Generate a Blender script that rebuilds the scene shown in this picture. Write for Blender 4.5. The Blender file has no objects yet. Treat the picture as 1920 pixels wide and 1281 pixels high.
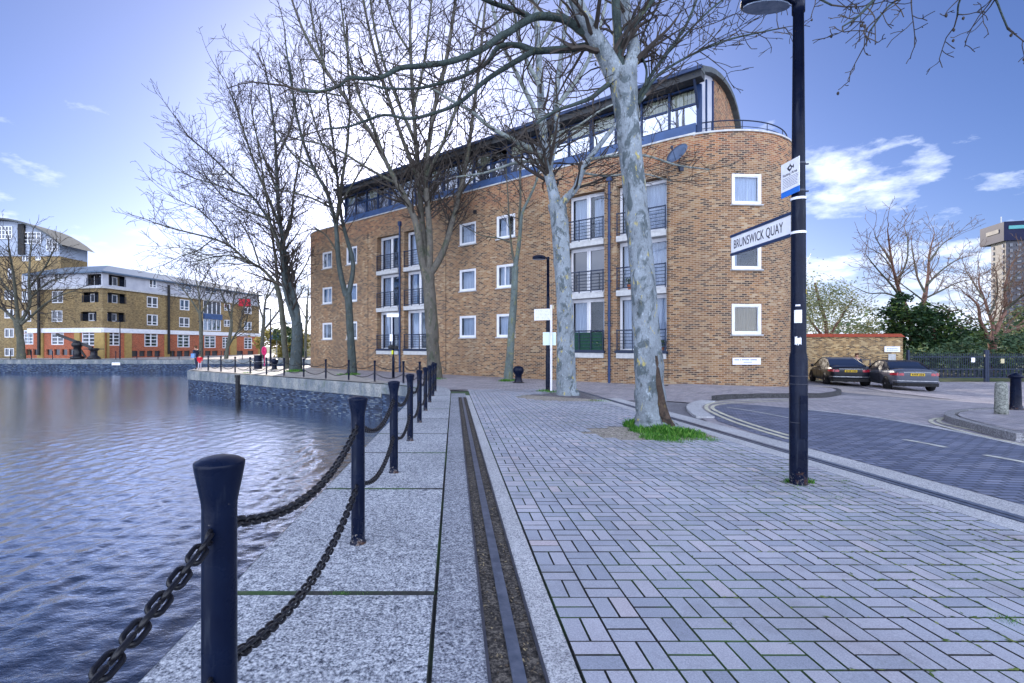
import bpy, bmesh, math, random
from mathutils import Vector, Matrix, noise as mnoise
R_ = random.Random(7)
SC = bpy.context.scene
COL = SC.collection
rad = math.radians
# ---------------------------------------------------------------- camera
F, CX, CY, CZ = 919.0, 880.0, 648.0, 1.29
cam_d = bpy.data.cameras.new('camera'); cam = bpy.data.objects.new('camera', cam_d); COL.objects.link(cam)
cam.location = (0, 0, CZ); cam.rotation_euler = (rad(90), 0, 0)
cam_d.sensor_width = 36; cam_d.lens = 36 * F / 1920
cam_d.shift_x = (960 - CX) / 1920; cam_d.shift_y = (CY - 640.5) / 1920
cam_d.clip_start = 0.05; cam_d.clip_end = 4000
SC.camera = cam
# ---------------------------------------------------------------- light
SUN_AZ, SUN_EL = -8.7, 20.0          # azimuth from +Y, negative = left
vs = SC.view_settings
vs.view_transform = 'Standard'; vs.look = 'None'; vs.gamma = 1; vs.exposure = 1.5
sd = Vector((math.sin(rad(SUN_AZ)) * math.cos(rad(SUN_EL)), math.cos(rad(SUN_AZ)) * math.cos(rad(SUN_EL)), math.sin(rad(SUN_EL))))
sl = bpy.data.lights.new('sun', 'SUN'); so = bpy.data.objects.new('sun', sl); COL.objects.link(so)
sl.energy = 3.0; sl.angle = rad(0.5); sl.color = (1, .9, .78)
so.rotation_euler = (-sd).to_track_quat('-Z', 'Y').to_euler(); so.location = (0, 0, 60)
W = bpy.data.worlds.new("World"); SC.world = W; W.use_nodes = True
SC.cycles.max_bounces = 6; SC.cycles.use_denoising = True


class NT:
    def __init__(s, tree): s.t = tree; tree.nodes.clear()
    def n(s, typ, **kw):
        nd = s.t.nodes.new(typ)
        for k, v in kw.items():
            if k.startswith('i_'): nd.inputs[k[2:].replace('_', ' ')].default_value = v
            else: setattr(nd, k, v)
        return nd
    def l(s, a, b): s.t.links.new(a, b)
    def put(s, v, sock):
        if isinstance(v, (int, float, tuple, list)): sock.default_value = v
        else: s.l(v, sock)
    def math(s, op, a, b=0.0, clamp=False):
        m = s.n('ShaderNodeMath', operation=op, use_clamp=clamp); s.put(a, m.inputs[0]); s.put(b, m.inputs[1]); return m.outputs[0]
    def vmath(s, op, a, b=(0, 0, 0)):
        m = s.n('ShaderNodeVectorMath', operation=op); s.put(a, m.inputs[0]); s.put(b, m.inputs[1])
        return m.outputs['Value'] if op in ('DOT_PRODUCT', 'LENGTH') else m.outputs[0]
    def mix(s, f, a, b, typ='MIX'):
        m = s.n('ShaderNodeMix', data_type='RGBA', blend_type=typ); s.put(f, m.inputs[0])
        for v, k in ((a, 6), (b, 7)):
            s.put((v + (1,)) if isinstance(v, tuple) and len(v) == 3 else v, m.inputs[k])
        return m.outputs[2]
    def ramp(s, f, stops, interp='LINEAR'):
        r = s.n('ShaderNodeValToRGB'); r.color_ramp.interpolation = interp; s.l(f, r.inputs[0]); e = r.color_ramp.elements
        while len(e) < len(stops): e.new(0.5)
        for el, (p, c) in zip(e, stops):
            el.position = p; el.color = (c, c, c, 1) if isinstance(c, (int, float)) else tuple(c) + (1,)
        return r.outputs[0]
    def noise(s, co, scale, detail=4, rough=.55, dist=0):
        n = s.n('ShaderNodeTexNoise'); n.inputs['Scale'].default_value = scale; n.inputs['Detail'].default_value = detail
        n.inputs['Roughness'].default_value = rough; n.inputs['Distortion'].default_value = dist; s.put(co, n.inputs['Vector']); return n.outputs[0]
    def voro(s, co, scale, feature='F1'):
        n = s.n('ShaderNodeTexVoronoi', feature=feature); n.inputs['Scale'].default_value = scale; s.put(co, n.inputs['Vector']); return n
    def scale(s, co, v):
        m = s.n('ShaderNodeVectorMath', operation='MULTIPLY'); s.l(co, m.inputs[0]); m.inputs[1].default_value = v; return m.outputs[0]
    def bump(s, h, strength=.5, dist=.01, normal=None):
        b = s.n('ShaderNodeBump'); b.inputs['Strength'].default_value = strength; b.inputs['Distance'].default_value = dist; s.l(h, b.inputs['Height'])
        if normal: s.l(normal, b.inputs['Normal'])
        return b.outputs[0]


CLF, CLB = 9.5, 28.0                 # cloud radiance ahead, and of the added fill cloud overhead / behind
# sky
w = NT(W.node_tree)
out = w.n('ShaderNodeOutputWorld'); bg = w.n('ShaderNodeBackground'); w.l(bg.outputs[0], out.inputs[0])
bg.inputs['Strength'].default_value = 0.06
sky = w.n('ShaderNodeTexSky', sky_type='NISHITA'); sky.sun_disc = False
sky.sun_elevation = rad(SUN_EL); sky.sun_rotation = rad(SUN_AZ); sky.altitude = 0
sky.air_density = 1.0; sky.dust_density = 0.7; sky.ozone_density = 3.0
gen = w.n('ShaderNodeTexCoord').outputs['Generated']
sep = w.n('ShaderNodeSeparateXYZ'); w.l(gen, sep.inputs[0]); DX, DY, DZ = sep.outputs
col = w.mix(1.0, sky.outputs[0], (.50, .56, .85), 'MULTIPLY')
dot = w.math('MAXIMUM', w.vmath('DOT_PRODUCT', gen, tuple(sd)), 0.0)
g1 = w.math('MULTIPLY', w.math('POWER', dot, 7.0), 1.7)
g2 = w.math('MULTIPLY', w.math('POWER', dot, 60.0), 8.0)
hz = w.math('MULTIPLY', w.math('POWER', 2.718, w.math('MULTIPLY', w.math('MAXIMUM', DZ, 0.0), -9.5)), w.math('MULTIPLY', w.math('POWER', w.math('MAXIMUM', DY, 0.0), 3.0), 24.0))
hz = w.math('MULTIPLY', hz, w.math('POWER', dot, 3.0))
glow = w.mix(1.0, (1.0, .98, 1.12), w.math('ADD', w.math('ADD', g1, hz), g2), 'MULTIPLY')
col = w.mix(1.0, col, glow, 'ADD')
den = w.math('ADD', w.math('MAXIMUM', DZ, 0.0), 0.22)
cmb = w.n('ShaderNodeCombineXYZ'); w.l(w.math('DIVIDE', DX, den), cmb.inputs[0]); w.l(w.math('DIVIDE', DY, den), cmb.inputs[1]); w.l(w.math('MULTIPLY', DZ, 2.0), cmb.inputs[2])
nz = w.noise(w.vmath('ADD', cmb.outputs[0], (3.1, 5.2, 0.4)), 2.9, 9, .6)
# unseen bright cloud added overhead and behind the camera as fill light
beh = w.ramp(w.math('ADD', w.math('MULTIPLY', DY, -.55), w.math('MULTIPLY', DZ, .62)), [(.12, 0.0), (.42, 1.0)])
low = w.ramp(DZ, [(0.0, .16), (.10, .10), (.19, .045), (.34, 0.0)])
hi = w.math('MULTIPLY', w.math('MAXIMUM', w.math('SUBTRACT', DZ, .22), 0.0), -0.55)
val = w.math('ADD', w.math('ADD', nz, w.math('MULTIPLY', beh, .42)), w.math('ADD', low, hi))
cl = w.ramp(val, [(.55, 0.0), (.67, .9), (1.0, 1.0)])
cshade = w.ramp(w.noise(cmb.outputs[0], 4.0, 6), [(.3, (.54, .63, .85)), (.7, (.86, .94, 1.10))])
cshade = w.mix(1.0, cshade, w.mix(beh, (CLF, CLF, CLF), (CLB, CLB, CLB)), 'MULTIPLY')
col = w.mix(cl, col, cshade)
w.l(col, bg.inputs['Color'])

# ---------------------------------------------------------------- ground and pixel helpers
def smooth(a, b, x):
    t = min(1, max(0, (x - a) / (b - a))); return t * t * (3 - 2 * t)
def gz(x, y):
    return -0.0191 * min(y, 21.5) - 0.036 * min(max(x - 9, 0), 14) * smooth(6, 18, y)
def ray(px, py): return ((px - CX) / F, (CY - py) / F)
def at(px, py, Y):
    a, b = ray(px, py); return Vector((a * Y, Y, CZ + b * Y))
def gp(px, py):
    a, b = ray(px, py); lo, hi = 0.3, 400.0
    for _ in range(60):
        m = (lo + hi) / 2
        if CZ + b * m > gz(a * m, m): lo = m
        else: hi = m
    return (a * lo, lo)
def pq(p, y): return (p - 0.0316 * y, y)
def gnd(x, y, h=0): return Vector((x, y, gz(x, y) + h))

# ---------------------------------------------------------------- mesh helpers
class MB:
    def __init__(s): s.v = []; s.f = []; s.uv = []; s.col = {}; s.m = []; s.mi = 0; s.cv = 0.5
    def face(s, pts, uvs=None):
        b = len(s.v); s.v += [tuple(p) for p in pts]; s.f.append(tuple(range(b, b + len(pts))))
        s.uv.append(uvs); s.m.append(s.mi); s.col[len(s.f) - 1] = s.cv
    def add(s, vs, fs):
        b = len(s.v); s.v += [tuple(p) for p in vs]
        for f in fs: s.f.append(tuple(i + b for i in f)); s.uv.append(None); s.m.append(s.mi); s.col[len(s.f) - 1] = s.cv
    def box(s, c, d, M=None):
        x, y, z = d[0] / 2, d[1] / 2, d[2] / 2; c = Vector(c)
        vs = [Vector((i, j, k)) for i in (-x, x) for j in (-y, y) for k in (-z, z)]
        vs = [(c + (M @ q if M else q)) for q in vs]
        s.add(vs, [(0, 1, 3, 2), (4, 6, 7, 5), (0, 4, 5, 1), (2, 3, 7, 6), (0, 2, 6, 4), (1, 5, 7, 3)])
    def bar(s, a, b, wd, ht, up=(0, 0, 1)):
        a = Vector(a); b = Vector(b); d = (b - a); L = d.length
        if L < 1e-6: return
        d /= L; up = Vector(up)
        sx = d.cross(up)
        if sx.length < 1e-3: sx = d.cross(Vector((0, 1, 0)))
        sx.normalize(); uz = sx.cross(d); M = Matrix((sx, d, uz)).transposed(); s.box((a + b) / 2, (wd, L, ht), M)
    def tube(s, pts, rs, n=6, cap=True, closed=False, lump=0):
        pts = [Vector(p) for p in pts]; k = len(pts)
        if not isinstance(rs, (list, tuple)): rs = [rs] * k
        b = len(s.v); pr = None
        for i, p in enumerate(pts):
            if closed: t = pts[(i + 1) % k] - pts[i - 1]
            else: t = pts[min(i + 1, k - 1)] - pts[max(i - 1, 0)]
            if t.length < 1e-9: t = Vector((0, 0, 1))
            t.normalize()
            if pr is None:
                pr = t.cross(Vector((0, 0, 1)))
                if pr.length < .05: pr = t.cross(Vector((1, 0, 0)))
            pr = pr - t * pr.dot(t)
            if pr.length < 1e-6: pr = t.orthogonal()
            pr.normalize(); q = t.cross(pr)
            for j in range(n):
                a = 2 * math.pi * j / n; dv = pr * math.cos(a) + q * math.sin(a); w_ = 1 + (lump * mnoise.noise(Vector((dv.x * 1.6, dv.y * 1.6, p.z * .9 + rs[0] * 50))) + lump * .5 * mnoise.noise(Vector((dv.x * 4, dv.y * 4, p.z * 3)))  if lump else 0); s.v.append(tuple(p + dv * rs[i] * w_))
        for i in range(k if closed else k - 1):
            o0 = b + i * n; o1 = b + ((i + 1) % k) * n
            for j in range(n):
                s.f.append((o0 + j, o0 + (j + 1) % n, o1 + (j + 1) % n, o1 + j)); s.uv.append(None); s.m.append(s.mi); s.col[len(s.f) - 1] = s.cv
        if cap and not closed:
            for o in (b, b + (k - 1) * n): s.f.append(tuple(o + j for j in range(n))); s.uv.append(None); s.m.append(s.mi); s.col[len(s.f) - 1] = s.cv
    def lathe(s, prof, c=(0, 0, 0), n=20):
        c = Vector(c); b = len(s.v); k = len(prof)
        for r, z in prof:
            for j in range(n):
                a = 2 * math.pi * j / n; s.v.append(tuple(c + Vector((r * math.cos(a), r * math.sin(a), z))))
        fs = []
        for i in range(k - 1):
            for j in range(n): fs.append((b + i * n + j, b + i * n + (j + 1) % n, b + (i + 1) * n + (j + 1) % n, b + (i + 1) * n + j))
        fs.append(tuple(b + (k - 1) * n + j for j in range(n))); fs.append(tuple(b + j for j in reversed(range(n))))
        for f in fs: s.f.append(f); s.uv.append(None); s.m.append(s.mi); s.col[len(s.f) - 1] = s.cv
    def build(s, name, mat, parent=None, smooth=False, loc=None, rot=None, M=None, colattr=False, recalc=False):
        me = bpy.data.meshes.new(name); me.from_pydata(s.v, [], s.f)
        if any(u is not None for u in s.uv):
            ul = me.uv_layers.new(name='UVMap')
            for p in me.polygons:
                u = s.uv[p.index]
                if u:
                    for li, c in zip(p.loop_indices, u): ul.data[li].uv = c
        if colattr:
            at_ = me.attributes.new('tone', 'FLOAT', 'FACE')
            for i in range(len(s.f)): at_.data[i].value = s.col[i]
        mats = mat if isinstance(mat, (list, tuple)) else [mat]
        for m in mats: me.materials.append(m)
        if len(mats) > 1:
            for p in me.polygons: p.material_index = s.m[p.index]
        if smooth:
            for p in me.polygons: p.use_smooth = True
        if recalc:
            bm = bmesh.new(); bm.from_mesh(me); bmesh.ops.recalc_face_normals(bm, faces=bm.faces); bm.to_mesh(me); bm.free()
        me.update()
        o = bpy.data.objects.new(name, me); COL.objects.link(o)
        if M is not None: o.matrix_world = M
        if loc is not None: o.location = loc
        if rot is not None: o.rotation_euler = rot
        if parent is not None: o.parent = parent
        return o

def tag(o, label, cat, group=None, kind=None):
    if label: o['label'] = label
    if cat: o['category'] = cat
    if group: o['group'] = group
    if kind: o['kind'] = kind
    return o
def thing(name, label, cat, loc=(0, 0, 0), rz=0, group=None):
    o = bpy.data.objects.new(name, None); COL.objects.link(o); o.location = loc; o.rotation_euler = (0, 0, rz); o.empty_display_size = .2
    return tag(o, label, cat, group)
def dup(o, loc=None, rz=None, label=None, parent=None):
    c = o.copy(); COL.objects.link(c)
    if parent is not None: c.parent = parent
    if loc is not None: c.location = loc
    if rz is not None: c.rotation_euler = (0, 0, rz)
    if label: c['label'] = label
    for ch in list(o.children): dup(ch, parent=c)
    return c
def cmr(pts, n=6):
    P = [Vector(p) for p in pts]
    if len(P) < 3: return P
    Q = [2 * P[0] - P[1]] + P + [2 * P[-1] - P[-2]]; o = []
    for i in range(1, len(Q) - 2):
        a, b, c, d = Q[i - 1:i + 3]
        for k in range(n):
            t = k / n; o.append(.5 * ((2 * b) + (c - a) * t + (2 * a - 5 * b + 4 * c - d) * t * t + (3 * b - a - 3 * c + d) * t ** 3))
    o.append(P[-1]); return o
CUTX = [9 + 2 * i for i in range(8)]; CUTY = [6, 8, 10, 12, 14, 16, 18, 21.5]
def sheet(name, pts, h, mat, kind='structure', hs=None, ang=0.0, label=None):
    bm = bmesh.new(); vs_ = [bm.verts.new((p[0], p[1], 0)) for p in pts]; bm.faces.new(vs_)
    bmesh.ops.triangulate(bm, faces=bm.faces[:])
    x0, x1 = min(p[0] for p in pts), max(p[0] for p in pts); y0, y1 = min(p[1] for p in pts), max(p[1] for p in pts)
    for x in CUTX:
        if x0 < x < x1: bmesh.ops.bisect_plane(bm, geom=bm.verts[:] + bm.edges[:] + bm.faces[:], plane_co=(x, 0, 0), plane_no=(1, 0, 0))
    for y in CUTY:
        if y0 < y < y1: bmesh.ops.bisect_plane(bm, geom=bm.verts[:] + bm.edges[:] + bm.faces[:], plane_co=(0, y, 0), plane_no=(0, 1, 0))
    ul = bm.loops.layers.uv.new('UVMap'); ca, sa = math.cos(ang), math.sin(ang)
    for f in bm.faces:
        for l in f.loops: x, y = l.vert.co.x, l.vert.co.y; l[ul].uv = (x * ca + y * sa, -x * sa + y * ca)
    for v in bm.verts: v.co.z = gz(v.co.x, v.co.y) + (hs(v.co.x, v.co.y) if hs else h)
    bmesh.ops.recalc_face_normals(bm, faces=bm.faces)
    if sum(f.normal.z for f in bm.faces) < 0: bmesh.ops.reverse_faces(bm, faces=bm.faces)
    me = bpy.data.meshes.new(name); bm.to_mesh(me); bm.free(); me.materials.append(mat)
    o = bpy.data.objects.new(name, me); COL.objects.link(o)
    if kind: o['kind'] = kind
    return o

# ---------------------------------------------------------------- materials
def newmat(name):
    m = bpy.data.materials.new(name); m.use_nodes = True; t = NT(m.node_tree)
    o = t.n('ShaderNodeOutputMaterial'); p = t.n('ShaderNodeBsdfPrincipled'); t.l(p.outputs[0], o.inputs[0]); return m, t, p, o
def mat(name, c1, c2=None, scale=6, rough=.6, metal=0.0, bump=0.0, bscale=None, coord='Object', spec=.22, detail=4, stretch=None, lo=.35, hi=.65, coat=0):
    m, t, p, o = newmat(name); tc = t.n('ShaderNodeTexCoord').outputs[coord]
    if stretch: tc = t.scale(tc, stretch)
    c2 = c2 or tuple(c * .75 for c in c1)
    f = t.ramp(t.noise(tc, scale, detail), [(lo, 0.0), (hi, 1.0)])
    t.l(t.mix(f, c1, c2), p.inputs['Base Color'])
    p.inputs['Roughness'].default_value = rough; p.inputs['Metallic'].default_value = metal; p.inputs['Specular IOR Level'].default_value = spec
    p.inputs['Coat Weight'].default_value = coat
    if bump: t.l(t.bump(t.noise(tc, bscale or scale * 6, 4), bump, .01), p.inputs['Normal'])
    return m

def brick_mat(name, stops, mortar, bw=.225, bh=.075, ms=.010, top=None, bump=.4, big=.5):
    m, t, p, o = newmat(name); uv = t.n('ShaderNodeTexCoord').outputs['UV']
    b = t.n('ShaderNodeTexBrick', offset=.5, squash=1.0); t.l(uv, b.inputs['Vector'])
    for k, v in (('Scale', 1.0), ('Mortar Size', ms), ('Mortar Smooth', .1), ('Bias', 0.0), ('Brick Width', bw), ('Row Height', bh)): b.inputs[k].default_value = v
    b.inputs['Color1'].default_value = (0, 0, 0, 1); b.inputs['Color2'].default_value = (1, 1, 1, 1); b.inputs['Mortar'].default_value = (.5, .5, .5, 1)
    fac = t.n('ShaderNodeSeparateColor'); t.l(b.outputs['Color'], fac.inputs[0])
    lg = t.noise(t.scale(uv, (1, 1, 1)), big, 5, .6)
    f = t.math('ADD', fac.outputs[0], t.math('MULTIPLY', t.math('SUBTRACT', lg, .5), .9))
    c = t.ramp(f, stops)
    if top:
        sp = t.n('ShaderNodeSeparateXYZ'); t.l(uv, sp.inputs[0])
        z = t.math('ADD', sp.outputs[1], t.math('MULTIPLY', t.math('SUBTRACT', lg, .5), 1.2))
        c = t.mix(t.ramp(t.math('MULTIPLY', z, .1), [(top[0] * .1 - .04, 0.0), (top[0] * .1 + .01, .8)]), c, t.ramp(f, top[1]))
    grime = t.noise(t.scale(uv, (1.0, .22, 1)), .8, 8, .7)
    c = t.mix(t.ramp(grime, [(.42, .0), (.72, .55)]), c, (.05, .045, .045))
    fine = t.noise(uv, 60, 3); c = t.mix(.35, c, t.ramp(fine, [(.2, .25), (.8, .8)]), 'OVERLAY')
    c = t.mix(b.outputs['Fac'], c, mortar); t.l(c, p.inputs['Base Color'])
    p.inputs['Roughness'].default_value = .85; p.inputs['Specular IOR Level'].default_value = .12
    h = t.math('SUBTRACT', t.math('MULTIPLY', fine, .3), b.outputs['Fac'])
    t.l(t.bump(h, bump, .008), p.inputs['Normal']); return m

STOCK = [(.05, (.045, .032, .028)), (.2, (.105, .058, .036)), (.36, (.18, .088, .042)), (.55, (.235, .118, .054)), (.74, (.27, .15, .072)), (.92, (.31, .205, .11)), (1.0, (.36, .27, .17))]
REDS = [(.05, (.05, .028, .024)), (.3, (.18, .06, .03)), (.6, (.29, .10, .042)), (.85, (.34, .155, .065)), (1.0, (.35, .22, .11))]
m_brick = brick_mat('stock_brick', STOCK, (.34, .26, .185), ms=.011, top=(8.9, REDS))
m_brick_far = brick_mat('yellow_brick', [(.05, (.10, .065, .035)), (.4, (.23, .15, .065)), (.8, (.30, .205, .09)), (1, (.34, .26, .13))], (.24, .19, .11), big=.25)
m_brick_red = brick_mat('red_brick', [(.05, (.20, .04, .025)), (.5, (.36, .07, .035)), (1, (.42, .11, .055))], (.4, .2, .12))
m_brick_wall = brick_mat('garden_brick', [(.05, (.06, .04, .03)), (.35, (.2, .11, .04)), (.7, (.36, .22, .09)), (1, (.5, .36, .18))], (.3, .24, .16))
m_brick_dock = brick_mat('dock_brick', [(.05, (.015, .022, .045)), (.5, (.035, .058, .115)), (.85, (.065, .095, .16)), (1, (.13, .16, .2))], (.03, .04, .06), bw=.23, bh=.078, bump=.35)
m_frame = mat('white_frame_paint', (.72, .72, .75), (.6, .61, .66), 3, .4)
m_slab = mat('pale_concrete', (.5, .5, .5), (.36, .36, .37), 5, .8, bump=.2)
m_rail = mat('navy_rail_paint', (.012, .02, .045), (.02, .03, .06), 8, .4)
m_navy = mat('navy_post_paint', (.002, .004, .015), (.004, .008, .024), 5, .25, bump=.08, bscale=40, spec=.13)
def chipped(m, zr):
    t = m.node_tree; p = [n for n in t.nodes if n.type == 'BSDF_PRINCIPLED'][0]; lk = p.inputs['Base Color'].links[0].from_socket; T = NT.__new__(NT); T.t = t
    tc = T.n('ShaderNodeTexCoord').outputs['Object']; sp = T.n('ShaderNodeSeparateXYZ'); T.l(tc, sp.inputs[0])
    low = T.ramp(sp.outputs[2], [(.0, .16), (zr, 0.0)]); ch = T.math('ADD', T.noise(tc, 55, 5, .7), low)
    c = T.mix(T.ramp(ch, [(.70, 0.0), (.74, 1.0)]), lk, (.16, .15, .15)); c = T.mix(T.ramp(T.math('ADD', T.noise(tc, 16, 6, .7), low), [(.66, 0.0), (.76, .8)]), c, (.07, .035, .02))
    c = T.mix(T.ramp(T.noise(T.scale(tc, (1, 1, .12)), 30, 4), [(.6, 0.0), (.75, .35)]), c, (.05, .06, .08)); T.l(c, p.inputs['Base Color'])
    T.l(T.ramp(T.noise(tc, 9, 5), [(.3, .18), (.7, .42)]), p.inputs['Roughness'])
chipped(m_navy, .25)
m_black = mat('black_iron', (.004, .004, .007), (.010, .010, .014), 20, .35, bump=.2, bscale=90, spec=.3)
m_blue = mat('blue_cladding', (.05, .095, .22), (.04, .075, .17), 2, .35)
m_bluef = mat('blue_frame', (.012, .028, .08), (.016, .036, .10), 3, .35)
m_pipe = mat('blue_downpipe', (.03, .055, .14), (.02, .04, .1), 5, .4)
m_slate = mat('dark_slate_roof', (.06, .068, .075), (.09, .10, .105), 4, .75, bump=.3)
m_bluroof = mat('slate_blue_roof', (.085, .125, .19), (.11, .15, .21), 2, .6)
m_white = mat('white_render', (.44, .45, .50), (.36, .37, .43), 1.2, .7)
m_dark = mat('dark_recess', (.012, .014, .02), (.02, .02, .026), 3, .6)
m_curt = mat('net_curtain', (.52, .52, .57), (.30, .31, .37), 5, .9, stretch=(14, 14, .25))
m_brass = mat('tan_blind', (.30, .20, .09), (.22, .14, .06), 6, .8, stretch=(.3, .3, 30))
m_tan = mat('tan_pillar', (.36, .25, .09), (.28, .19, .07), 3, .8)
m_steel = mat('galvanised_steel', (.4, .42, .45), (.3, .32, .36), 12, .45, metal=.6)
m_signw = mat('sign_white', (.78, .78, .82), (.70, .70, .75), 9, .35)
m_ink = mat('sign_ink', (.015, .015, .03), (.02, .02, .035), 9, .5)
m_signb = mat('sign_blue', (.02, .16, .62), (.02, .14, .5), 9, .35)
m_cream = mat('cream_panel', (.5, .44, .28), (.42, .36, .22), 2, .7)
m_wood = mat('wet_timber', (.012, .013, .016), (.03, .03, .032), 8, .7, bump=.5)
m_coping_red = mat('red_coping', (.30, .055, .025), (.2, .04, .02), 6, .8)

def glass_mat(name, base, fac, rough=.02, tint=(.85, .88, 1)):
    m, t, p, o = newmat(name); tc = t.n('ShaderNodeTexCoord').outputs['Object']
    t.l(t.mix(t.noise(tc, 1.5, 3), base, tuple(c * .6 for c in base)), p.inputs['Base Color']); p.inputs['Roughness'].default_value = .3
    g = t.n('ShaderNodeBsdfGlossy'); g.inputs['Roughness'].default_value = rough; g.inputs['Color'].default_value = tint + (1,)
    t.l(t.bump(t.noise(tc, 1.1, 2), .05, .02), g.inputs['Normal'])
    lw = t.n('ShaderNodeLayerWeight'); lw.inputs['Blend'].default_value = .3
    f = t.math('MINIMUM', t.math('ADD', t.math('MULTIPLY', lw.outputs['Fresnel'], .5), fac), 1.0)
    mx = t.n('ShaderNodeMixShader'); t.l(f, mx.inputs[0]); t.l(p.outputs[0], mx.inputs[1]); t.l(g.outputs[0], mx.inputs[2]); t.l(mx.outputs[0], o.inputs[0]); return m
m_glass = glass_mat('window_glass', (.012, .018, .03), .045)
m_glassd = glass_mat('dark_window_glass', (.012, .016, .025), .03)
m_glassp = glass_mat('penthouse_glass', (.03, .04, .07), .35)
m_glassc = glass_mat('car_glass', (.01, .015, .025), .05)

def granite(name, c1, c2, c3, scale=130, rough=.8, big=(.78, 1.02)):
    m, t, p, o = newmat(name); tc = t.n('ShaderNodeTexCoord').outputs['Object']
    n1 = t.noise(tc, scale, 3, .7); n2 = t.noise(tc, scale * .35, 3, .6); n3 = t.noise(tc, .9, 5, .6)
    c = t.ramp(t.math('ADD', t.math('MULTIPLY', n1, .7), t.math('MULTIPLY', n2, .3)), [(.38, c1), (.5, c2), (.60, c3)])
    c = t.mix(1.0, c, t.ramp(n3, [(.3, big[0]), (.7, big[1])]), 'MULTIPLY')
    t.l(c, p.inputs['Base Color']); p.inputs['Roughness'].default_value = rough; p.inputs['Specular IOR Level'].default_value = .2
    t.l(t.bump(n1, .5, .006), p.inputs['Normal']); return m
m_granite = granite('granite_slab', (.03, .036, .06), (.31, .33, .38), (.66, .68, .72), 80)
m_conc = granite('aggregate_concrete', (.035, .04, .06), (.235, .25, .30), (.50, .52, .56), 85)
m_ctrim = granite('aggregate_trim', (.14, .14, .17), (.40, .41, .44), (.62, .62, .65), 120)
m_dirt = granite('channel_dirt', (.018, .017, .017), (.06, .054, .052), (.17, .15, .13), 60, .95)
m_gravel = granite('gravel_pit', (.08, .07, .06), (.26, .23, .2), (.5, .46, .42), 40, .95)
m_railsteel = mat('rail_steel', (.16, .18, .24), (.09, .11, .16), 14, .42, metal=.5, bump=.1)
m_iron = mat('channel_iron', (.05, .055, .075), (.08, .08, .1), 14, .5, metal=.4)
m_asph = granite('asphalt', (.10, .10, .12), (.16, .16, .185), (.25, .25, .28), 40, .8)
m_paint = mat('road_paint', (.55, .55, .5), (.36, .36, .34), 7, .7)
m_ypaint = mat('pale_line_paint', (.56, .54, .42), (.36, .35, .3), 8, .7)

def paver_mat():
    m, t, p, o = newmat('block_paving'); tc = t.n('ShaderNodeTexCoord').outputs['Object']
    a = t.n('ShaderNodeAttribute'); a.attribute_name = 'tone'; fac = a.outputs['Fac']
    c = t.ramp(fac, [(0, (.24, .26, .325)), (.35, (.30, .32, .385)), (.7, (.37, .37, .43)), (1, (.44, .395, .43))])
    n1 = t.noise(tc, 160, 3, .7); n2 = t.noise(tc, .7, 5, .6); n3 = t.noise(tc, 7, 4, .6)
    c = t.mix(.55, c, t.ramp(n1, [(.25, .2), (.75, .8)]), 'OVERLAY')
    c = t.mix(1.0, c, t.ramp(n2, [(.3, .84), (.7, 1.12)]), 'MULTIPLY')
    c = t.mix(t.ramp(n3, [(.6, 0.0), (.8, .25)]), c, (.5, .48, .5))
    c = t.mix(t.ramp(t.noise(tc, 1.9, 8, .7), [(.54, 0.0), (.72, .45)]), c, (.13, .125, .13))
    gum = t.voro(tc, 2.2); c = t.mix(t.ramp(gum.outputs['Distance'], [(.035, .55), (.05, 0.0)]), c, (.5, .5, .52))
    t.l(c, p.inputs['Base Color']); p.inputs['Roughness'].default_value = .75; p.inputs['Specular IOR Level'].default_value = .2
    t.l(t.bump(n1, .35, .004), p.inputs['Normal']); return m
m_paver = paver_mat()
def joint_mat():
    m, t, p, o = newmat('mossy_joint'); tc = t.n('ShaderNodeTexCoord').outputs['Object']
    n2 = t.noise(tc, 1.1, 5, .6)
    c = t.mix(t.ramp(n2, [(.45, 0.0), (.62, 1.0)]), (.018, .02, .022), (.035, .085, .022))
    c = t.mix(t.ramp(t.noise(tc, 25, 3), [(.5, 0.0), (.75, .4)]), c, (.08, .075, .07))
    t.l(c, p.inputs['Base Color']); p.inputs['Roughness'].default_value = .95; return m
m_joint = joint_mat()
def sett_mat(name, bw, bh, cols, mortar, ms=.012):
    m, t, p, o = newmat(name); uv = t.n('ShaderNodeTexCoord').outputs['UV']
    b = t.n('ShaderNodeTexBrick', offset=.5); t.l(uv, b.inputs['Vector'])
    for k, v in (('Scale', 1.0), ('Mortar Size', ms), ('Mortar Smooth', .3), ('Bias', 0.0), ('Brick Width', bw), ('Row Height', bh)): b.inputs[k].default_value = v
    b.inputs['Color1'].default_value = (0, 0, 0, 1); b.inputs['Color2'].default_value = (1, 1, 1, 1)
    sc_ = t.n('ShaderNodeSeparateColor'); t.l(b.outputs['Color'], sc_.inputs[0])
    c = t.ramp(sc_.outputs[0], cols); n = t.noise(uv, 1.2, 5, .6); nf = t.noise(uv, 70, 3)
    c = t.mix(1.0, c, t.ramp(n, [(.3, .75), (.7, 1.2)]), 'MULTIPLY'); c = t.mix(.4, c, t.ramp(nf, [(.25, .2), (.75, .8)]), 'OVERLAY')
    c = t.mix(b.outputs['Fac'], c, mortar); t.l(c, p.inputs['Base Color']); p.inputs['Roughness'].default_value = .65; p.inputs['Specular IOR Level'].default_value = .25
    t.l(t.bump(t.math('SUBTRACT', t.math('MULTIPLY', nf, .3), b.outputs['Fac']), .6, .008), p.inputs['Normal']); return m
m_sett = sett_mat('road_setts', .21, .105, [(0, (.085, .10, .165)), (.5, (.125, .145, .22)), (1, (.175, .19, .265))], (.04, .045, .06))
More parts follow.
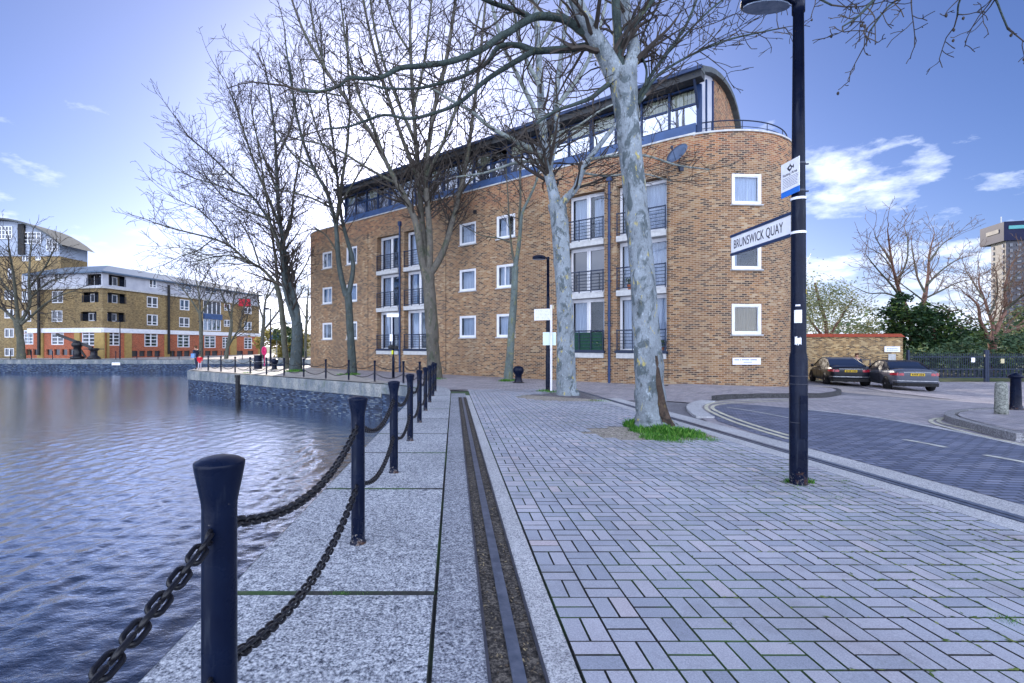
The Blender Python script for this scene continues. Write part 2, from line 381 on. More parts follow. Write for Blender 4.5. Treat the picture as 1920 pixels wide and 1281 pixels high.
m_court = sett_mat('forecourt_blocks', .2, .1, [(0, (.24, .23, .26)), (.5, (.30, .285, .32)), (1, (.36, .33, .35))], (.13, .12, .13), .008)
m_far_pave = sett_mat('quay_paving', .4, .2, [(0, (.30, .28, .27)), (1, (.44, .41, .38))], (.16, .15, .14))
m_grassy = mat('earth_and_grass', (.06, .10, .03), (.12, .10, .07), .5, .95)

def bark_mat(name, base, patch1, patch2, dark, sc=3.0):
    m, t, p, o = newmat(name); tc = t.n('ShaderNodeTexCoord').outputs['Object']; s = t.scale(tc, (1, 1, .55))
    v = t.noise(s, sc * 1.6, 9, .62, .8); v2 = t.noise(t.vmath('ADD', s, (9, 3, 1)), sc * 3.0, 9, .62, .5); v3 = t.noise(t.vmath('ADD', s, (2, 7, 5)), sc * 5, 8, .65, .3)
    c = t.ramp(t.noise(s, sc * .7, 7, .65), [(.3, tuple(x * .7 for x in base)), (.7, tuple(x * 1.3 for x in base))])
    c = t.mix(t.ramp(v, [(.52, 0.0), (.60, .9)]), c, patch1)
    c = t.mix(t.ramp(v3, [(.60, 0.0), (.66, .8)]), c, tuple(min(1, x * 1.7) for x in base))
    c = t.mix(t.ramp(v2, [(.60, 0.0), (.65, .85)]), c, patch2)
    c = t.mix(t.ramp(t.noise(s, sc * 3.4, 9, .7), [(.54, 0.0), (.70, .85)]), c, dark)
    c = t.mix(.5, c, t.ramp(t.noise(t.scale(tc, (1, 1, .4)), sc * 22, 5, .7), [(.25, .2), (.75, .8)]), 'OVERLAY')
    t.l(c, p.inputs['Base Color']); p.inputs['Roughness'].default_value = .85; p.inputs['Specular IOR Level'].default_value = .15
    t.l(t.bump(t.math('ADD', t.noise(s, sc * 9, 6, .65), t.math('MULTIPLY', v, 1.5)), .8, .04), p.inputs['Normal']); return m
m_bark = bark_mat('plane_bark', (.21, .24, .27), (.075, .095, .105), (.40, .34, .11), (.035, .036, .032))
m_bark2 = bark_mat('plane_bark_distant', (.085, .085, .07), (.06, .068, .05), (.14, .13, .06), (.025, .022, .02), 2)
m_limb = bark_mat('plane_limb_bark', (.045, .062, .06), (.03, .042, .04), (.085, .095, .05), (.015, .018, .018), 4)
m_twig = mat('twig_bark', (.03, .026, .025), (.055, .044, .037), 2, .9)
m_twigr = mat('brown_twig_bark', (.10, .06, .045), (.14, .09, .06), 2, .9)
def leaf_mat(name, cols, sc=.8):
    m, t, p, o = newmat(name); a = t.n('ShaderNodeAttribute'); a.attribute_name = 'tone'
    t.l(t.ramp(a.outputs['Fac'], cols), p.inputs['Base Color']); p.inputs['Roughness'].default_value = .55; p.inputs['Specular IOR Level'].default_value = .2
    tr = t.n('ShaderNodeBsdfTranslucent'); t.l(t.ramp(a.outputs['Fac'], cols), tr.inputs['Color'])
    mx = t.n('ShaderNodeMixShader'); mx.inputs[0].default_value = .25; t.l(p.outputs[0], mx.inputs[1]); t.l(tr.outputs[0], mx.inputs[2]); t.l(mx.outputs[0], o.inputs[0]); return m
m_leafd = leaf_mat('ivy_leaf', [(0, (.008, .02, .014)), (.6, (.025, .06, .025)), (1, (.10, .15, .03))])
m_leafo = leaf_mat('olive_leaf', [(0, (.10, .13, .08)), (.5, (.2, .23, .12)), (1, (.36, .33, .18))])
m_leafh = leaf_mat('hedge_leaf', [(0, (.03, .06, .04)), (.6, (.07, .12, .06)), (1, (.2, .22, .08))])
m_grass = leaf_mat('verge_grass', [(0, (.03, .09, .015)), (.6, (.06, .22, .025)), (1, (.20, .36, .07))])
m_leaff = leaf_mat('far_bush_leaf', [(0, (.12, .11, .03)), (.5, (.26, .22, .06)), (1, (.42, .34, .1))])

def water_mat():
    m, t, p, o = newmat('dock_water'); tc = t.n('ShaderNodeTexCoord').outputs['Object']
    s = t.scale(tc, (.75, 1.2, 1))
    wv = t.noise(s, 9, 4, .6, .5); wl = t.noise(s, 2.2, 4, .5)
    h = t.math('ADD', t.math('MULTIPLY', wv, .35), t.math('MULTIPLY', wl, .8))
    nrm = t.bump(h, 1.0, .028)
    p.inputs['Base Color'].default_value = (.005, .010, .022, 1); p.inputs['Roughness'].default_value = .08; p.inputs['IOR'].default_value = 1.33
    t.l(nrm, p.inputs['Normal'])
    g = t.n('ShaderNodeBsdfGlossy'); g.inputs['Roughness'].default_value = .05; g.inputs['Color'].default_value = (.92, .95, 1, 1); t.l(nrm, g.inputs['Normal'])
    lw = t.n('ShaderNodeLayerWeight'); lw.inputs['Blend'].default_value = .5; t.l(nrm, lw.inputs['Normal'])
    mx = t.n('ShaderNodeMixShader'); t.l(t.ramp(lw.outputs['Facing'], [(.36, .02), (.60, .16), (.79, .88), (.95, 1.0)]), mx.inputs[0]); t.l(p.outputs[0], mx.inputs[1]); t.l(g.outputs[0], mx.inputs[2]); t.l(mx.outputs[0], o.inputs[0]); return m
m_water = water_mat()
def quaystone():
    m, t, p, o = newmat('stained_quay_stone'); tc = t.n('ShaderNodeTexCoord').outputs['UV']
    st = t.math('ADD', t.math('MULTIPLY', t.noise(t.scale(tc, (1.3, .3, 1)), 1.3, 8, .7), .6), t.math('MULTIPLY', t.noise(tc, .9, 7, .7), .4)); n = t.noise(tc, 14, 5, .65)
    c = t.ramp(st, [(.3, (.035, .05, .075)), (.48, (.13, .15, .17)), (.62, (.27, .27, .26)), (.8, (.4, .4, .4))])
    c = t.mix(.5, c, t.ramp(n, [(.3, .1), (.7, .85)]), 'OVERLAY')
    c = t.mix(t.ramp(t.noise(tc, 2.1, 4), [(.55, 0.0), (.7, .5)]), c, (.05, .08, .03))
    t.l(c, p.inputs['Base Color']); p.inputs['Roughness'].default_value = .85; t.l(t.bump(n, .5, .02), p.inputs['Normal']); return m
m_qstone = quaystone()

# ================================================================ GROUND, WATER, QUAYS
EDGE = []
for i in range(13): EDGE.append(pq(-1.22, -14 + 31 * i / 12))
P0, P1, P2 = EDGE[-1], (-1.87, 20.4), (-3.9, 21.93)
for i in range(1, 9):
    t = i / 8; EDGE.append(tuple((1 - t) ** 2 * P0[k] + 2 * t * (1 - t) * P1[k] + t * t * P2[k] for k in (0, 1)))
JD = Vector((-.795, .607)).normalized(); JT = (-19.3, 33.65)
NQ = 20                                   # index where the near edge ends
JET = [(EDGE[-1][0] + (JT[0] - EDGE[-1][0]) * i / 8, EDGE[-1][1] + (JT[1] - EDGE[-1][1]) * i / 8) for i in range(1, 9)]
TAIL = [(-20.9, 37.6), (-14.5, 40.5), (-13, 60)]
WATER_Z = -2.06
land = EDGE + JET + TAIL + [(-300, 60), (-300, 1500), (900, 1500), (900, -14)]
ground = sheet('ground', land, -0.05, m_grassy)
import numpy as np
def water_grid():
    rg = np.random.RandomState(5)
    def axis(a, b, c, d, fine, coarse, g):   # fine between b and c, growing outwards to a and d
        mid = list(np.arange(b, c, fine)); up = [c]; st = fine
        while up[-1] < d: st = min(coarse, st * g); up.append(up[-1] + st)
        dn = [b]; st = fine
        while dn[-1] > a: st = min(coarse, st * g); dn.append(dn[-1] - st)
        return np.array(dn[:0:-1] + mid + up)
    xs = axis(-320, -13.0, -1.0, 6, .062, 12, 1.03); ys = axis(-40, 1.6, 15.0, 66, .062, 8, 1.018)
    X, Y = np.meshgrid(xs, ys); sp = np.maximum(np.gradient(xs)[None, :], np.gradient(ys)[:, None]); H = np.zeros_like(X)
    for i in range(90):
        lam = .16 * (.85 / .16) ** (rg.rand() ** 1.3); th = math.radians(215) + rg.randn() * 1.15; k = 2 * math.pi / lam; ph = rg.rand() * 6.283
        gate = .55 + .45 * np.sin(X * (.23 + .1 * rg.rand()) + Y * (.31 * rg.rand() - .15) + rg.rand() * 6.28)
        att = np.clip(lam / sp / 2.6 - 1, 0, 1); w_ = np.sin(k * (X * math.cos(th) + Y * math.sin(th)) + ph); w_ = w_ + .25 * w_ * w_
        H += att * gate * w_ * (.036 / k) * (1 if lam < .5 else .55)
    n, m = X.shape; V = np.stack([X, Y, WATER_Z + H * 1.0], -1).reshape(-1, 3); idx = np.arange(n * m).reshape(n, m)
    Q = np.stack([idx[:-1, :-1], idx[:-1, 1:], idx[1:, 1:], idx[1:, :-1]], -1).reshape(-1, 4)
    me = bpy.data.meshes.new('water'); me.vertices.add(len(V)); me.vertices.foreach_set('co', V.ravel()); me.loops.add(Q.size); me.loops.foreach_set('vertex_index', Q.ravel().astype(np.int32))
    me.polygons.add(len(Q)); me.polygons.foreach_set('loop_start', np.arange(0, Q.size, 4, dtype=np.int32)); me.polygons.foreach_set('loop_total', np.full(len(Q), 4, dtype=np.int32)); me.polygons.foreach_set('use_smooth', np.ones(len(Q), dtype=bool))
    me.update(calc_edges=True); me.validate(); me.materials.append(m_water); o = bpy.data.objects.new('water', me); COL.objects.link(o); o['kind'] = 'structure'; return o
water = water_grid()
bedm = MB(); bedm.face([(-320, -40, -3.4), (6, -40, -3.4), (6, 70, -3.4), (-320, 70, -3.4)]); bed = bedm.build('dock_bed', m_dark); bed['kind'] = 'structure'

def quay_wall(name, line, label, coping=.5, front=m_brick_dock, thick=.7, proud=.05, hidden=False):
    """wall below the edge line (water on the left of travel); coping course above brickwork"""
    root = thing(name, label, 'quay wall', (line[0][0], line[0][1], 0))
    off = Vector((line[0][0], line[0][1], 0))
    for nm, mt, zt, zb, pr in (('coping', m_qstone, lambda x, y: gz(x, y) - .03, lambda x, y: gz(x, y) - coping, proud), ('brickwork', front, lambda x, y: gz(x, y) - coping, lambda x, y: -3.3, 0)):
        mb = MB(); d = 0
        nn = []
        for i, p in enumerate(line):
            a = line[max(i - 1, 0)]; b = line[min(i + 1, len(line) - 1)]; t = Vector((b[0] - a[0], b[1] - a[1])).normalized(); nn.append(Vector((-t.y, t.x)))
        for i in range(len(line) - 1):
            p, q = line[i], line[i + 1]; L = math.hypot(q[0] - p[0], q[1] - p[1])
            o = [Vector((p[0], p[1])) + nn[i] * pr, Vector((q[0], q[1])) + nn[i + 1] * pr, Vector((q[0], q[1])) - nn[i + 1] * thick, Vector((p[0], p[1])) - nn[i] * thick]
            T = [zt(p[0], p[1]), zt(q[0], q[1])]; B = [zb(p[0], p[1]), zb(q[0], q[1])]
            V = lambda k, z: Vector((o[k].x, o[k].y, z)) - off
            mb.face([V(0, B[0]), V(1, B[1]), V(1, T[1]), V(0, T[0])], [(d, B[0]), (d + L, B[1]), (d + L, T[1]), (d, T[0])])
            mb.face([V(0, T[0]), V(1, T[1]), V(2, T[1]), V(3, T[0])], [(d, T[0]), (d + L, T[1]), (d + L, T[1] + .6), (d, T[0] + .6)])
            mb.face([V(0, B[0]), V(3, B[0]), V(2, B[1]), V(1, B[1])], [(d, 0), (d, .6), (d + L, .6), (d + L, 0)])
            d += L
        mb.build(nm, mt, root)
    return root
quay_wall('quay_wall', EDGE[1:], 'low granite edged dock wall under the slabs of the near quay', .45)
jw = quay_wall('quay_wall', [EDGE[-1]] + JET, 'dark blue brick dock wall with stained stone coping under the jetty', .62)
quay_wall('quay_wall', [JT] + TAIL[:2], 'short dock wall closing the far end of the jetty', .62)
fq = [(-13, 60)] + [(-13 - 17.9 * i, 60) for i in range(1, 17)]
quay_wall('quay_wall', fq, 'long mossy dock wall below the brick flats across the water', .55, thick=.7)
# timber fender on the jetty wall
fp = gp(450, 700); mb = MB(); mb.box((0, 0, -1.2), (.28, .16, 2.2)); mb.box((0, -.02, -.1), (.32, .2, .16))
for k in range(5): mb.box((0, -.1, -.4 - .35 * k), (.16, .05, .05))
tj = min(range(60), key=lambda i: abs((JT[0] + (EDGE[-1][0] - JT[0]) * i / 59) / (JT[1] + (EDGE[-1][1] - JT[1]) * i / 59) * F + CX - 450)) / 59
fx, fy = JT[0] + (EDGE[-1][0] - JT[0]) * tj, JT[1] + (EDGE[-1][1] - JT[1]) * tj
tag(mb.build('fender', m_wood, loc=(fx - .06, fy - .09, -.45), rot=(0, 0, math.atan2(-JD.y, -JD.x))), 'dark timber fender post standing against the jetty wall', 'fender')

# --- near quay surface
# coping slabs: one sheet per slab (structure)
JY = [-4.2, -2.3, -.4, .7, 2.64, 4.70, 6.43, 8.0, 9.84, 11.7, 13.6, 15.5, 17.2]
sm = MB()
def slab(poly, h=.0, bev=.012):
    n = len(poly); c = Vector((sum(p[0] for p in poly) / n, sum(p[1] for p in poly) / n))
    top = []; side = []
    for p in poly:
        v = Vector((p[0], p[1])); w_ = v + (c - v).normalized() * bev * 1.4
        top.append(gnd(w_.x, w_.y, h + .006)); side.append(gnd(v.x, v.y, h - .016))
    sm.mi = 0; sm.face(top); sm.mi = 1
    for i in range(n): sm.face([side[i], side[(i + 1) % n], top[(i + 1) % n], top[i]])
    sm.mi = 0
g_ = .007
for a, b in zip(JY, JY[1:]):
    a2, b2 = a + g_ + .004, b - g_
    slab([pq(-1.24, a2), pq(-.1, a2), pq(-.1, b2), pq(-1.24, b2)])
arc = EDGE[12:]
inner = [(p[0] + 1.12 * (1 - 0.0 * i) * (.92 if i > 3 else 1), p[1] + (0 if i < 2 else .12 * i)) for i, p in enumerate(arc)]
inner = []
for i, p in enumerate(arc):
    a = arc[max(i - 1, 0)]; b = arc[min(i + 1, len(arc) - 1)]; t = Vector((b[0] - a[0], b[1] - a[1])).normalized(); inner.append((p[0] + t.y * 1.12, p[1] - t.x * 1.12))
for i in range(0, len(arc) - 1):
    slab([arc[i], inner[i], inner[i + 1], arc[i + 1]], bev=.008)
slabs = sm.build('coping_slabs', [m_granite, m_joint]); slabs['kind'] = 'structure'
sheet('paving_joint', [pq(-1.23, -14), pq(4.25, -14), pq(4.25, 17.5)] + [(p[0], p[1]) for p in inner[1:]] + [(p[0], p[1]) for p in reversed(EDGE[12:])], -.014, m_joint)
def pstrip(name, p0, p1, y0, y1, h, m): return sheet(name, [pq(p0, y0), pq(p1, y0), pq(p1, y1), pq(p0, y1)], h, m)
pstrip('concrete_strip', -.088, .135, -6, 16.4, .002, m_conc)
pstrip('concrete_strip', .375, .505, -6, 15.6, .003, m_ctrim)
pstrip('rail_channel', .135, .375, -6, 14.9, -.002, m_dirt)
pstrip('concrete_strip', .135, .375, 14.9, 16.4, .003, m_conc)
def rail(name, segs, y0, y1, mt, label):
    mb = MB()
    for p0, p1, h0, h1 in segs:
        N = 8
        for i in range(N):
            a, b = y0 + (y1 - y0) * i / N, y0 + (y1 - y0) * (i + 1) / N
            q = [pq(p0, a), pq(p1, a), pq(p1, b), pq(p0, b)]
            lo = [gnd(x, y, h0) for x, y in q]; up = [gnd(x, y, h1) for x, y in q]
            mb.face(up); mb.face([lo[0], up[0], up[3], lo[3]]); mb.face([up[1], lo[1], lo[2], up[2]])
            if i == 0: mb.face([lo[0], lo[1], up[1], up[0]])
    o = mb.build(name, mt); return tag(o, label, 'rail')
rail('crane_rail', [(.232, .287, -.01, .012)], -6, 14.9, m_railsteel, 'flat worn steel crane rail in the channel beside the coping slabs')
rail('channel_edging', [(.135, .148, -.01, .010)], -6, 14.9, m_iron, 'thin iron edging along the water side of the crane rail channel')
rail('channel_edging', [(.362, .375, -.01, .010)], -6, 14.9, m_iron, 'thin iron edging along the paving side of the crane rail channel')
# litter in the channel: leaves and grit
lm = MB(); rr = random.Random(3)
for i in range(1500):
    y = 1.2 + 9 * rr.random() ** 2; p = rr.choice([rr.uniform(.155, .228), rr.uniform(.292, .358)]); x, y = pq(p, y); s = rr.uniform(.003, .010)
    a = rr.uniform(0, 6.3); c = gnd(x, y, .002 + rr.random() * .004); u = Vector((math.cos(a), math.sin(a), rr.uniform(-.5, .5))) * s; v = Vector((-math.sin(a), math.cos(a), rr.uniform(-.5, .5))) * s * .6
    lm.cv = rr.random(); lm.face([c - u, c + v, c + u, c - v])
m_litter = leaf_mat('leaf_litter', [(0, (.03, .025, .02)), (.6, (.11, .085, .065)), (1, (.33, .27, .17))])
lt = lm.build('leaf_litter', m_litter, colattr=True); tag(lt, 'dry leaf litter and grit lying in the rail channel', 'litter', kind='stuff')

# --- block paving, basket weave of real blocks
pm = MB(); rr = random.Random(11)
def block(x0, x1, y0, y1):
    g = .0030; b = .0026; t = rr.uniform(-.0015, .0015)
    q = [(x0 + g, y0 + g), (x1 - g, y0 + g), (x1 - g, y1 - g), (x0 + g, y1 - g)]
    c = ((x0 + x1) / 2, (y0 + y1) / 2); sk = rr.uniform(-.006, .006)
    def tr(p, ins, h):
        x = p[0] + (ins if p[0] < c[0] else -ins); y = p[1] + (ins if p[1] < c[1] else -ins)
        dx, dy = x - c[0], y - c[1]; x, y = c[0] + dx - dy * sk, c[1] + dy + dx * sk
        X, Y = x - .0316 * y, y; return gnd(X, Y, h)
    lo = [tr(p, 0, -.012) for p in q]; up = [tr(p, b, .004 + t) for p in q]
    pm.cv = min(1, max(0, rr.gauss(.5, .17))); md = [tr(p, .0008, .0005 + t) for p in q]
    pm.mi = 0; pm.face(up)
    for i in range(4): pm.mi = 1; pm.face([md[i], md[(i + 1) % 4], up[(i + 1) % 4], up[i]]); pm.mi = 1; pm.face([lo[i], lo[(i + 1) % 4], md[(i + 1) % 4], md[i]])
pits = [(gp(1215, 812), 1.0, .75), (gp(1072, 745), 1.6, 1.3), (gp(1110, 740), 1.5, .9)]
ROW = .2; NX = 18; W0 = .515
for j in range(-30, 92):
    y = j * ROW
    for i in range(NX + 1):
        x = W0 + i * ROW
        cx_, cy_ = pq(x + .1, y + .1)
        if any(((cx_ - p[0]) / rx) ** 2 + ((cy_ - p[1]) / ry) ** 2 < 1 for p, rx, ry in pits): continue
        if x + ROW > 4.2: continue
        if (i + j) % 2 == 0: block(x, x + ROW, y, y + ROW / 2); block(x, x + ROW, y + ROW / 2, y + ROW)
        else: block(x, x + ROW / 2, y, y + ROW); block(x + ROW / 2, x + ROW, y, y + ROW)
pav = pm.build('paving', [m_paver, m_joint], colattr=True); pav['kind'] = 'structure'
for (p, rx, ry) in pits:
    pts = [(p[0] + rx * 1.15 * math.cos(a * .3491) * rr.uniform(.85, 1.1), p[1] + ry * 1.15 * math.sin(a * .3491) * rr.uniform(.85, 1.1)) for a in range(18)]
    sheet('gravel', pts, -.002, m_gravel)
# far forecourt round the building (plain blocks)
sheet('forecourt', [pq(-.6, 18.4), pq(4.2, 18.4), pq(4.4, 14), (5.6, 13.6), gp(1300, 756), gp(1345, 748), gp(1420, 744), gp(1480, 743), gp(1540, 742), (14, 21), (15, 26), (12, 30), (-7, 44), (-12.6, 44), (-14.5, 40.5), (-20.4, 37.2), (-19.0, 34.0), (-4.2, 22.7), (-2.5, 21.5)], .003, m_court, ang=.69)
sheet('jetty_paving', [(-19.2, 33.75), (-20.7, 37.4), (-14.5, 40.3), (-11, 36.6), (-3.6, 22.4), (-4.0, 22.05)], .007, m_far_pave, ang=.69)
sheet('far_quay_pavement', [(-13, 60.3), (-250, 60.3), (-250, 66), (-60, 66), (-40, 110), (-13, 110)], .003, m_far_pave)
# --- second rail, kerb strip and road
pstrip('concrete_strip', 4.12, 4.36, -8, 19.0, .003, m_ctrim)
pstrip('rail_channel', 4.36, 4.53, -8, 19.0, -.002, m_dark)
rail('crane_rail', [(4.375, 4.415, -.01, .009), (4.44, 4.50, -.01, .014)], -8, 19.0, m_railsteel, 'narrow dark steel crane rail set flush beside the road')
pstrip('kerb_strip', 4.53, 4.88, -8, 14.5, .004, m_ctrim)
road_l = [pq(4.88, -8), pq(4.88, 7.6), gp(1330, 793), gp(1310, 780), gp(1298, 768), gp(1300, 758), gp(1318, 752), gp(1345, 749.5)]
sheet('road', [(4.6, -8), (4.3, 19), (13, 24), (20, 30), (70, 30), (70, -8)], -.02, m_asph)
road = sheet('road', road_l + [gp(1480, 743), gp(1560, 740), (17, 17.0), (18.5, 22), (22, 29.5), (70, 29.5), (70, -8)], -.002, m_court, ang=.3)
stt = sheet('carriageway', [pq(4.9, -8), pq(4.9, 7.6), gp(1345, 790), gp(1330, 775), gp(1335, 763), gp(1372, 757), gp(1420, 760), gp(1510, 768), gp(1640, 783), gp(1790, 808), gp(1920, 835), (14, 6), (24, -8)], .003, m_sett, ang=-.12)
def line(name, pix, wd, h=.008, m=m_paint, dash=None):
    pts = [Vector(gp(*p)) for p in pix]; pts = [Vector((p[0], p[1], 0)) for p in pts]; pts = cmr(pts, 8)
    mb = MB()
    for i in range(len(pts) - 1):
        a, b = pts[i], pts[i + 1]
        if dash and (i // dash) % 2: continue
        d0 = (pts[min(i + 1, len(pts) - 1)] - pts[max(i - 1, 0)]).normalized(); d1 = (pts[min(i + 2, len(pts) - 1)] - pts[i]).normalized()
        n0 = Vector((-d0.y, d0.x, 0)) * wd / 2; n1 = Vector((-d1.y, d1.x, 0)) * wd / 2
        q = [a - n0, b - n1, b + n1, a + n0]; mb.face([gnd(v.x, v.y, h) for v in q])
    o = mb.build(name, m); o['kind'] = 'structure'; return o
line('road_marking', [(1480, 824), (1420, 806), (1372, 790), (1340, 776), (1325, 767), (1328, 759), (1350, 754), (1400, 752), (1480, 749)], .085, m=m_ypaint)
line('road_marking', [(1480, 818), (1430, 803), (1385, 788), (1352, 775), (1336, 766), (1342, 760), (1362, 757), (1400, 755), (1480, 752)], .085, m=m_ypaint)
line('road_marking', [(1363, 764), (1420, 773), (1478, 784)], .05)
line('road_marking', [(1695, 825), (1735, 832), (1775, 840)], .09)
line('road_marking', [(1845, 854), (1880, 860), (1940, 871)], .09)
line('road_marking', [(1510, 768), (1640, 783), (1790, 809), (1930, 838)], .14, m=m_ctrim, h=.007)
line('road_marking', [(1512, 750), (1650, 748), (1780, 750), (1930, 755)], .12, m=m_ctrim, h=.007)
line('road_marking', [(1925, 836), (1860, 822), (1800, 808), (1758, 797), (1746, 791), (1752, 786), (1790, 781)], .07, m=m_ypaint)
line('road_marking', [(1925, 829), (1865, 816), (1810, 804), (1770, 795), (1760, 790), (1768, 785), (1795, 783)], .07, m=m_ypaint)

def kerb(name, pix, wd, ht, label, mt, inner_h=None):
    pts = [Vector((*gp(*p), 0)) for p in pix]; pts = cmr(pts, 6); mb = MB()
    for i in range(len(pts) - 1):
        a, b = pts[i], pts[i + 1]
        d0 = (pts[min(i + 1, len(pts) - 1)] - pts[max(i - 1, 0)]).normalized(); d1 = (pts[min(i + 2, len(pts) - 1)] - pts[i]).normalized()
        n0 = Vector((-d0.y, d0.x, 0)) * wd; n1 = Vector((-d1.y, d1.x, 0)) * wd
        q = [a, b, b + n1, a + n0]; lo = [gnd(v.x, v.y, -.05) for v in q]; up = [gnd(v.x, v.y, ht) for v in q]
        bv = [gnd(v.x, v.y, ht - .02) for v in q]
        mb.face(up); mb.face([lo[0], lo[1], up[1], up[0]]); mb.face([up[3], up[2], lo[2], lo[3]])
        if i == 0: mb.face([lo[3], lo[0], up[0], up[3]])
        if i == len(pts) - 2: mb.face([lo[1], lo[2], up[2], up[1]])
    o = mb.build(name, mt); return tag(o, label, 'kerb', kind='structure'), pts
m_kerb = granite('kerb_stone', (.10, .10, .11), (.22, .22, .24), (.36, .36, .38), 60); m_kerb_shaded = granite('shaded_kerb_stone', (.02, .02, .022), (.05, .05, .055), (.11, .11, .115), 60)  # darker copy holds the kerb face's shade, with its staining, in the colour
kerb('kerb', [(1345, 751.5), (1372, 748.5), (1420, 747), (1480, 746.5), (1540, 746), (1562, 743.5), (1576, 740.5), (1577, 737), (1568, 733.5), (1550, 731)], -.0 + .16, .13, 'dark raised kerb below the rounded corner of the brick flats', m_kerb_shaded)
sheet('pavement', [gp(1340, 749), gp(1372, 746.5), gp(1420, 745), gp(1480, 744.5), gp(1540, 744), gp(1562, 741.5), gp(1573, 739.5), gp(1574, 737), gp(1566, 734), gp(1548, 731.5), (14, 27), (8.0, 20.9), gp(1254, 724), gp(1240, 735)], .0, m_court,
      hs=lambda x, y: .118 * smooth(7.4, 9.4, x), ang=.69)
kerb('kerb', [(1306, 783), (1293, 774), (1287, 766), (1290, 760), (1302, 755), (1316, 752)], -.34, .03, 'pale curved dropped kerb beside the crane rail', m_ctrim)
kerb('kerb', [(1930, 829), (1885, 818), (1840, 806), (1805, 796), (1790, 789), (1794, 783), (1820, 778), (1870, 775), (1930, 773)], .15, .12, 'grey rounded kerb of the traffic island', m_kerb)
isl = [gp(*p) for p in [(1930, 827), (1885, 816.5), (1840, 804.5), (1808, 795), (1796, 789), (1800, 784), (1820, 779.5), (1870, 776), (1930, 774)]]
sheet('island_pavement', isl, .115, m_court, ang=.3)

# ================================================================ CHAIN BOLLARDS
def ordn(i): return ['first', 'second', 'third', 'fourth', 'fifth', 'sixth', 'seventh', 'eighth', 'ninth', 'tenth', 'eleventh', 'twelfth'][i]
def mk_bollard(n):
    mb = MB(); mb.lathe([(.056, -.02), (.056, .012), (.047, .02), (.046, .05), (.0455, .86), (.0465, .88), (.051, .905), (.058, .94), (.0635, .97), (.0655, .983), (.0658, .984), (.0658, .991), (.065, .9925), (.0645, .9928), (.05, 1.001), (.03, 1.007), (.01, 1.009)], n=n)
    return mb
bm0 = mk_bollard(28).build('shaft', m_navy, smooth=True); BSH = bm0.data; bpy.data.objects.remove(bm0)
bm1 = mk_bollard(12).build('shaft', m_navy, smooth=True); BSL = bm1.data; bpy.data.objects.remove(bm1)
def ring_mesh(n, m):
    mb = MB(); mb.tube([(math.cos(a) * .017, 0, math.sin(a) * .017) for a in [2 * math.pi * i / n for i in range(n)]], .006, m, closed=True)
    o = mb.build('eye', m_black, smooth=True); d = o.data; bpy.data.objects.remove(o); return d
EYE = ring_mesh(12, 6)
for me in (BSH, BSL):
    e = me.edges  # smooth shaded
def bollard(x, y, label, hi, group):
    r = thing('chain_bollard', label, 'bollard', gnd(x, y), 0, group)
    s = bpy.data.objects.new('shaft', BSH if hi else BSL); COL.objects.link(s); s.parent = r
    for z in (.80, .40):
        for sgn in (1, -1):
            e = bpy.data.objects.new('eye', EYE); COL.objects.link(e); e.parent = r; e.location = (0, sgn * .05, z); e.rotation_euler = (0, 0, rad(90))
    return r
def chain(a, b, label, group, lod, sag=.15):
    a, b = Vector(a), Vector(b); L = (b - a).length; n = 60; path = []
    for i in range(n + 1):
        t = i / n; p = a.lerp(b, t); p.z -= sag * 4 * t * (1 - t); path.append(p)
    tot = sum((path[i + 1] - path[i]).length for i in range(n)); pitch = .041 if lod < 2 else .08
    k = max(2, round(tot / pitch)); pitch = tot / k
    wr, hl, hw = (.0068, .030, .0158) if lod < 2 else (.009, .056, .02)
    ns, nt = ((8, 6), (6, 4), (4, 3))[lod]
    prof = []
    for i in range(ns * 2):
        an = 2 * math.pi * (i + .5) / (ns * 2); prof.append((math.copysign(hl - hw, math.cos(an)) + hw * math.cos(an), hw * math.sin(an)))
    mb = MB(); seg = 0; acc = 0
    def pos(s):
        acc = 0
        for i in range(n):
            l = (path[i + 1] - path[i]).length
            if acc + l >= s or i == n - 1: return path[i].lerp(path[i + 1], min(1, (s - acc) / l)), (path[i + 1] - path[i]).normalized()
            acc += l
    for i in range(k):
        c, t = pos((i + .5) * pitch); side = t.cross(Vector((0, 0, 1))).normalized(); up = side.cross(t)
        ax = (up * .8 + side * (.6 if i % 2 else -.6)).normalized() if i % 2 else (up * .5 - side * .87).normalized()
        mb.tube([c + t * u + ax * v - a for u, v in prof], wr, nt, closed=True)
    o = mb.build('chain', m_black, smooth=True, loc=a); return tag(o, label, 'chain', group)
NEAR = [pq(-.655, y) for y in (-.62, 1.37, 3.35, 5.35, 7.34, 9.32, 11.3, 13.28, 15.3, 17.3)] + [(-1.42, 19.2), (-2.1, 20.75)]
FARB = [gp(*p) for p in [(756.5, 719.2), (702.5, 716.3), (653.8, 713.3), (610.9, 710.4), (569.5, 707.4), (532.7, 705), (499.8, 702.8), (469.2, 700.8), (440.9, 698.8), (414.3, 697.2), (390.4, 695.4)]]
GB, GC = 'black chain bollards along the near quay edge', 'black chains along the near quay edge'
near_names = ['black bollard just outside the frame behind the nearest one', 'nearest black bollard, tall in the foreground with a domed cap'] + [f'black chain bollard, {ordn(i)} along the near quay edge from the camera' for i in range(1, 9)] + ['black chain bollard at the inner corner of the dock', 'black chain bollard where the jetty row starts at the corner']
for i, (x, y) in enumerate(NEAR):
    if i == 0: bollard(x, y, 'black chain bollard beside the camera, only its chain reaching into view', True, GB); continue
    bollard(x, y, near_names[i], i < 5, GB)
for i, (x, y) in enumerate(FARB): bollard(x, y, f'thin black chain bollard, {ordn(i)} along the jetty edge counted from its corner end', False, 'black chain bollards along the jetty edge')
allb = NEAR + FARB
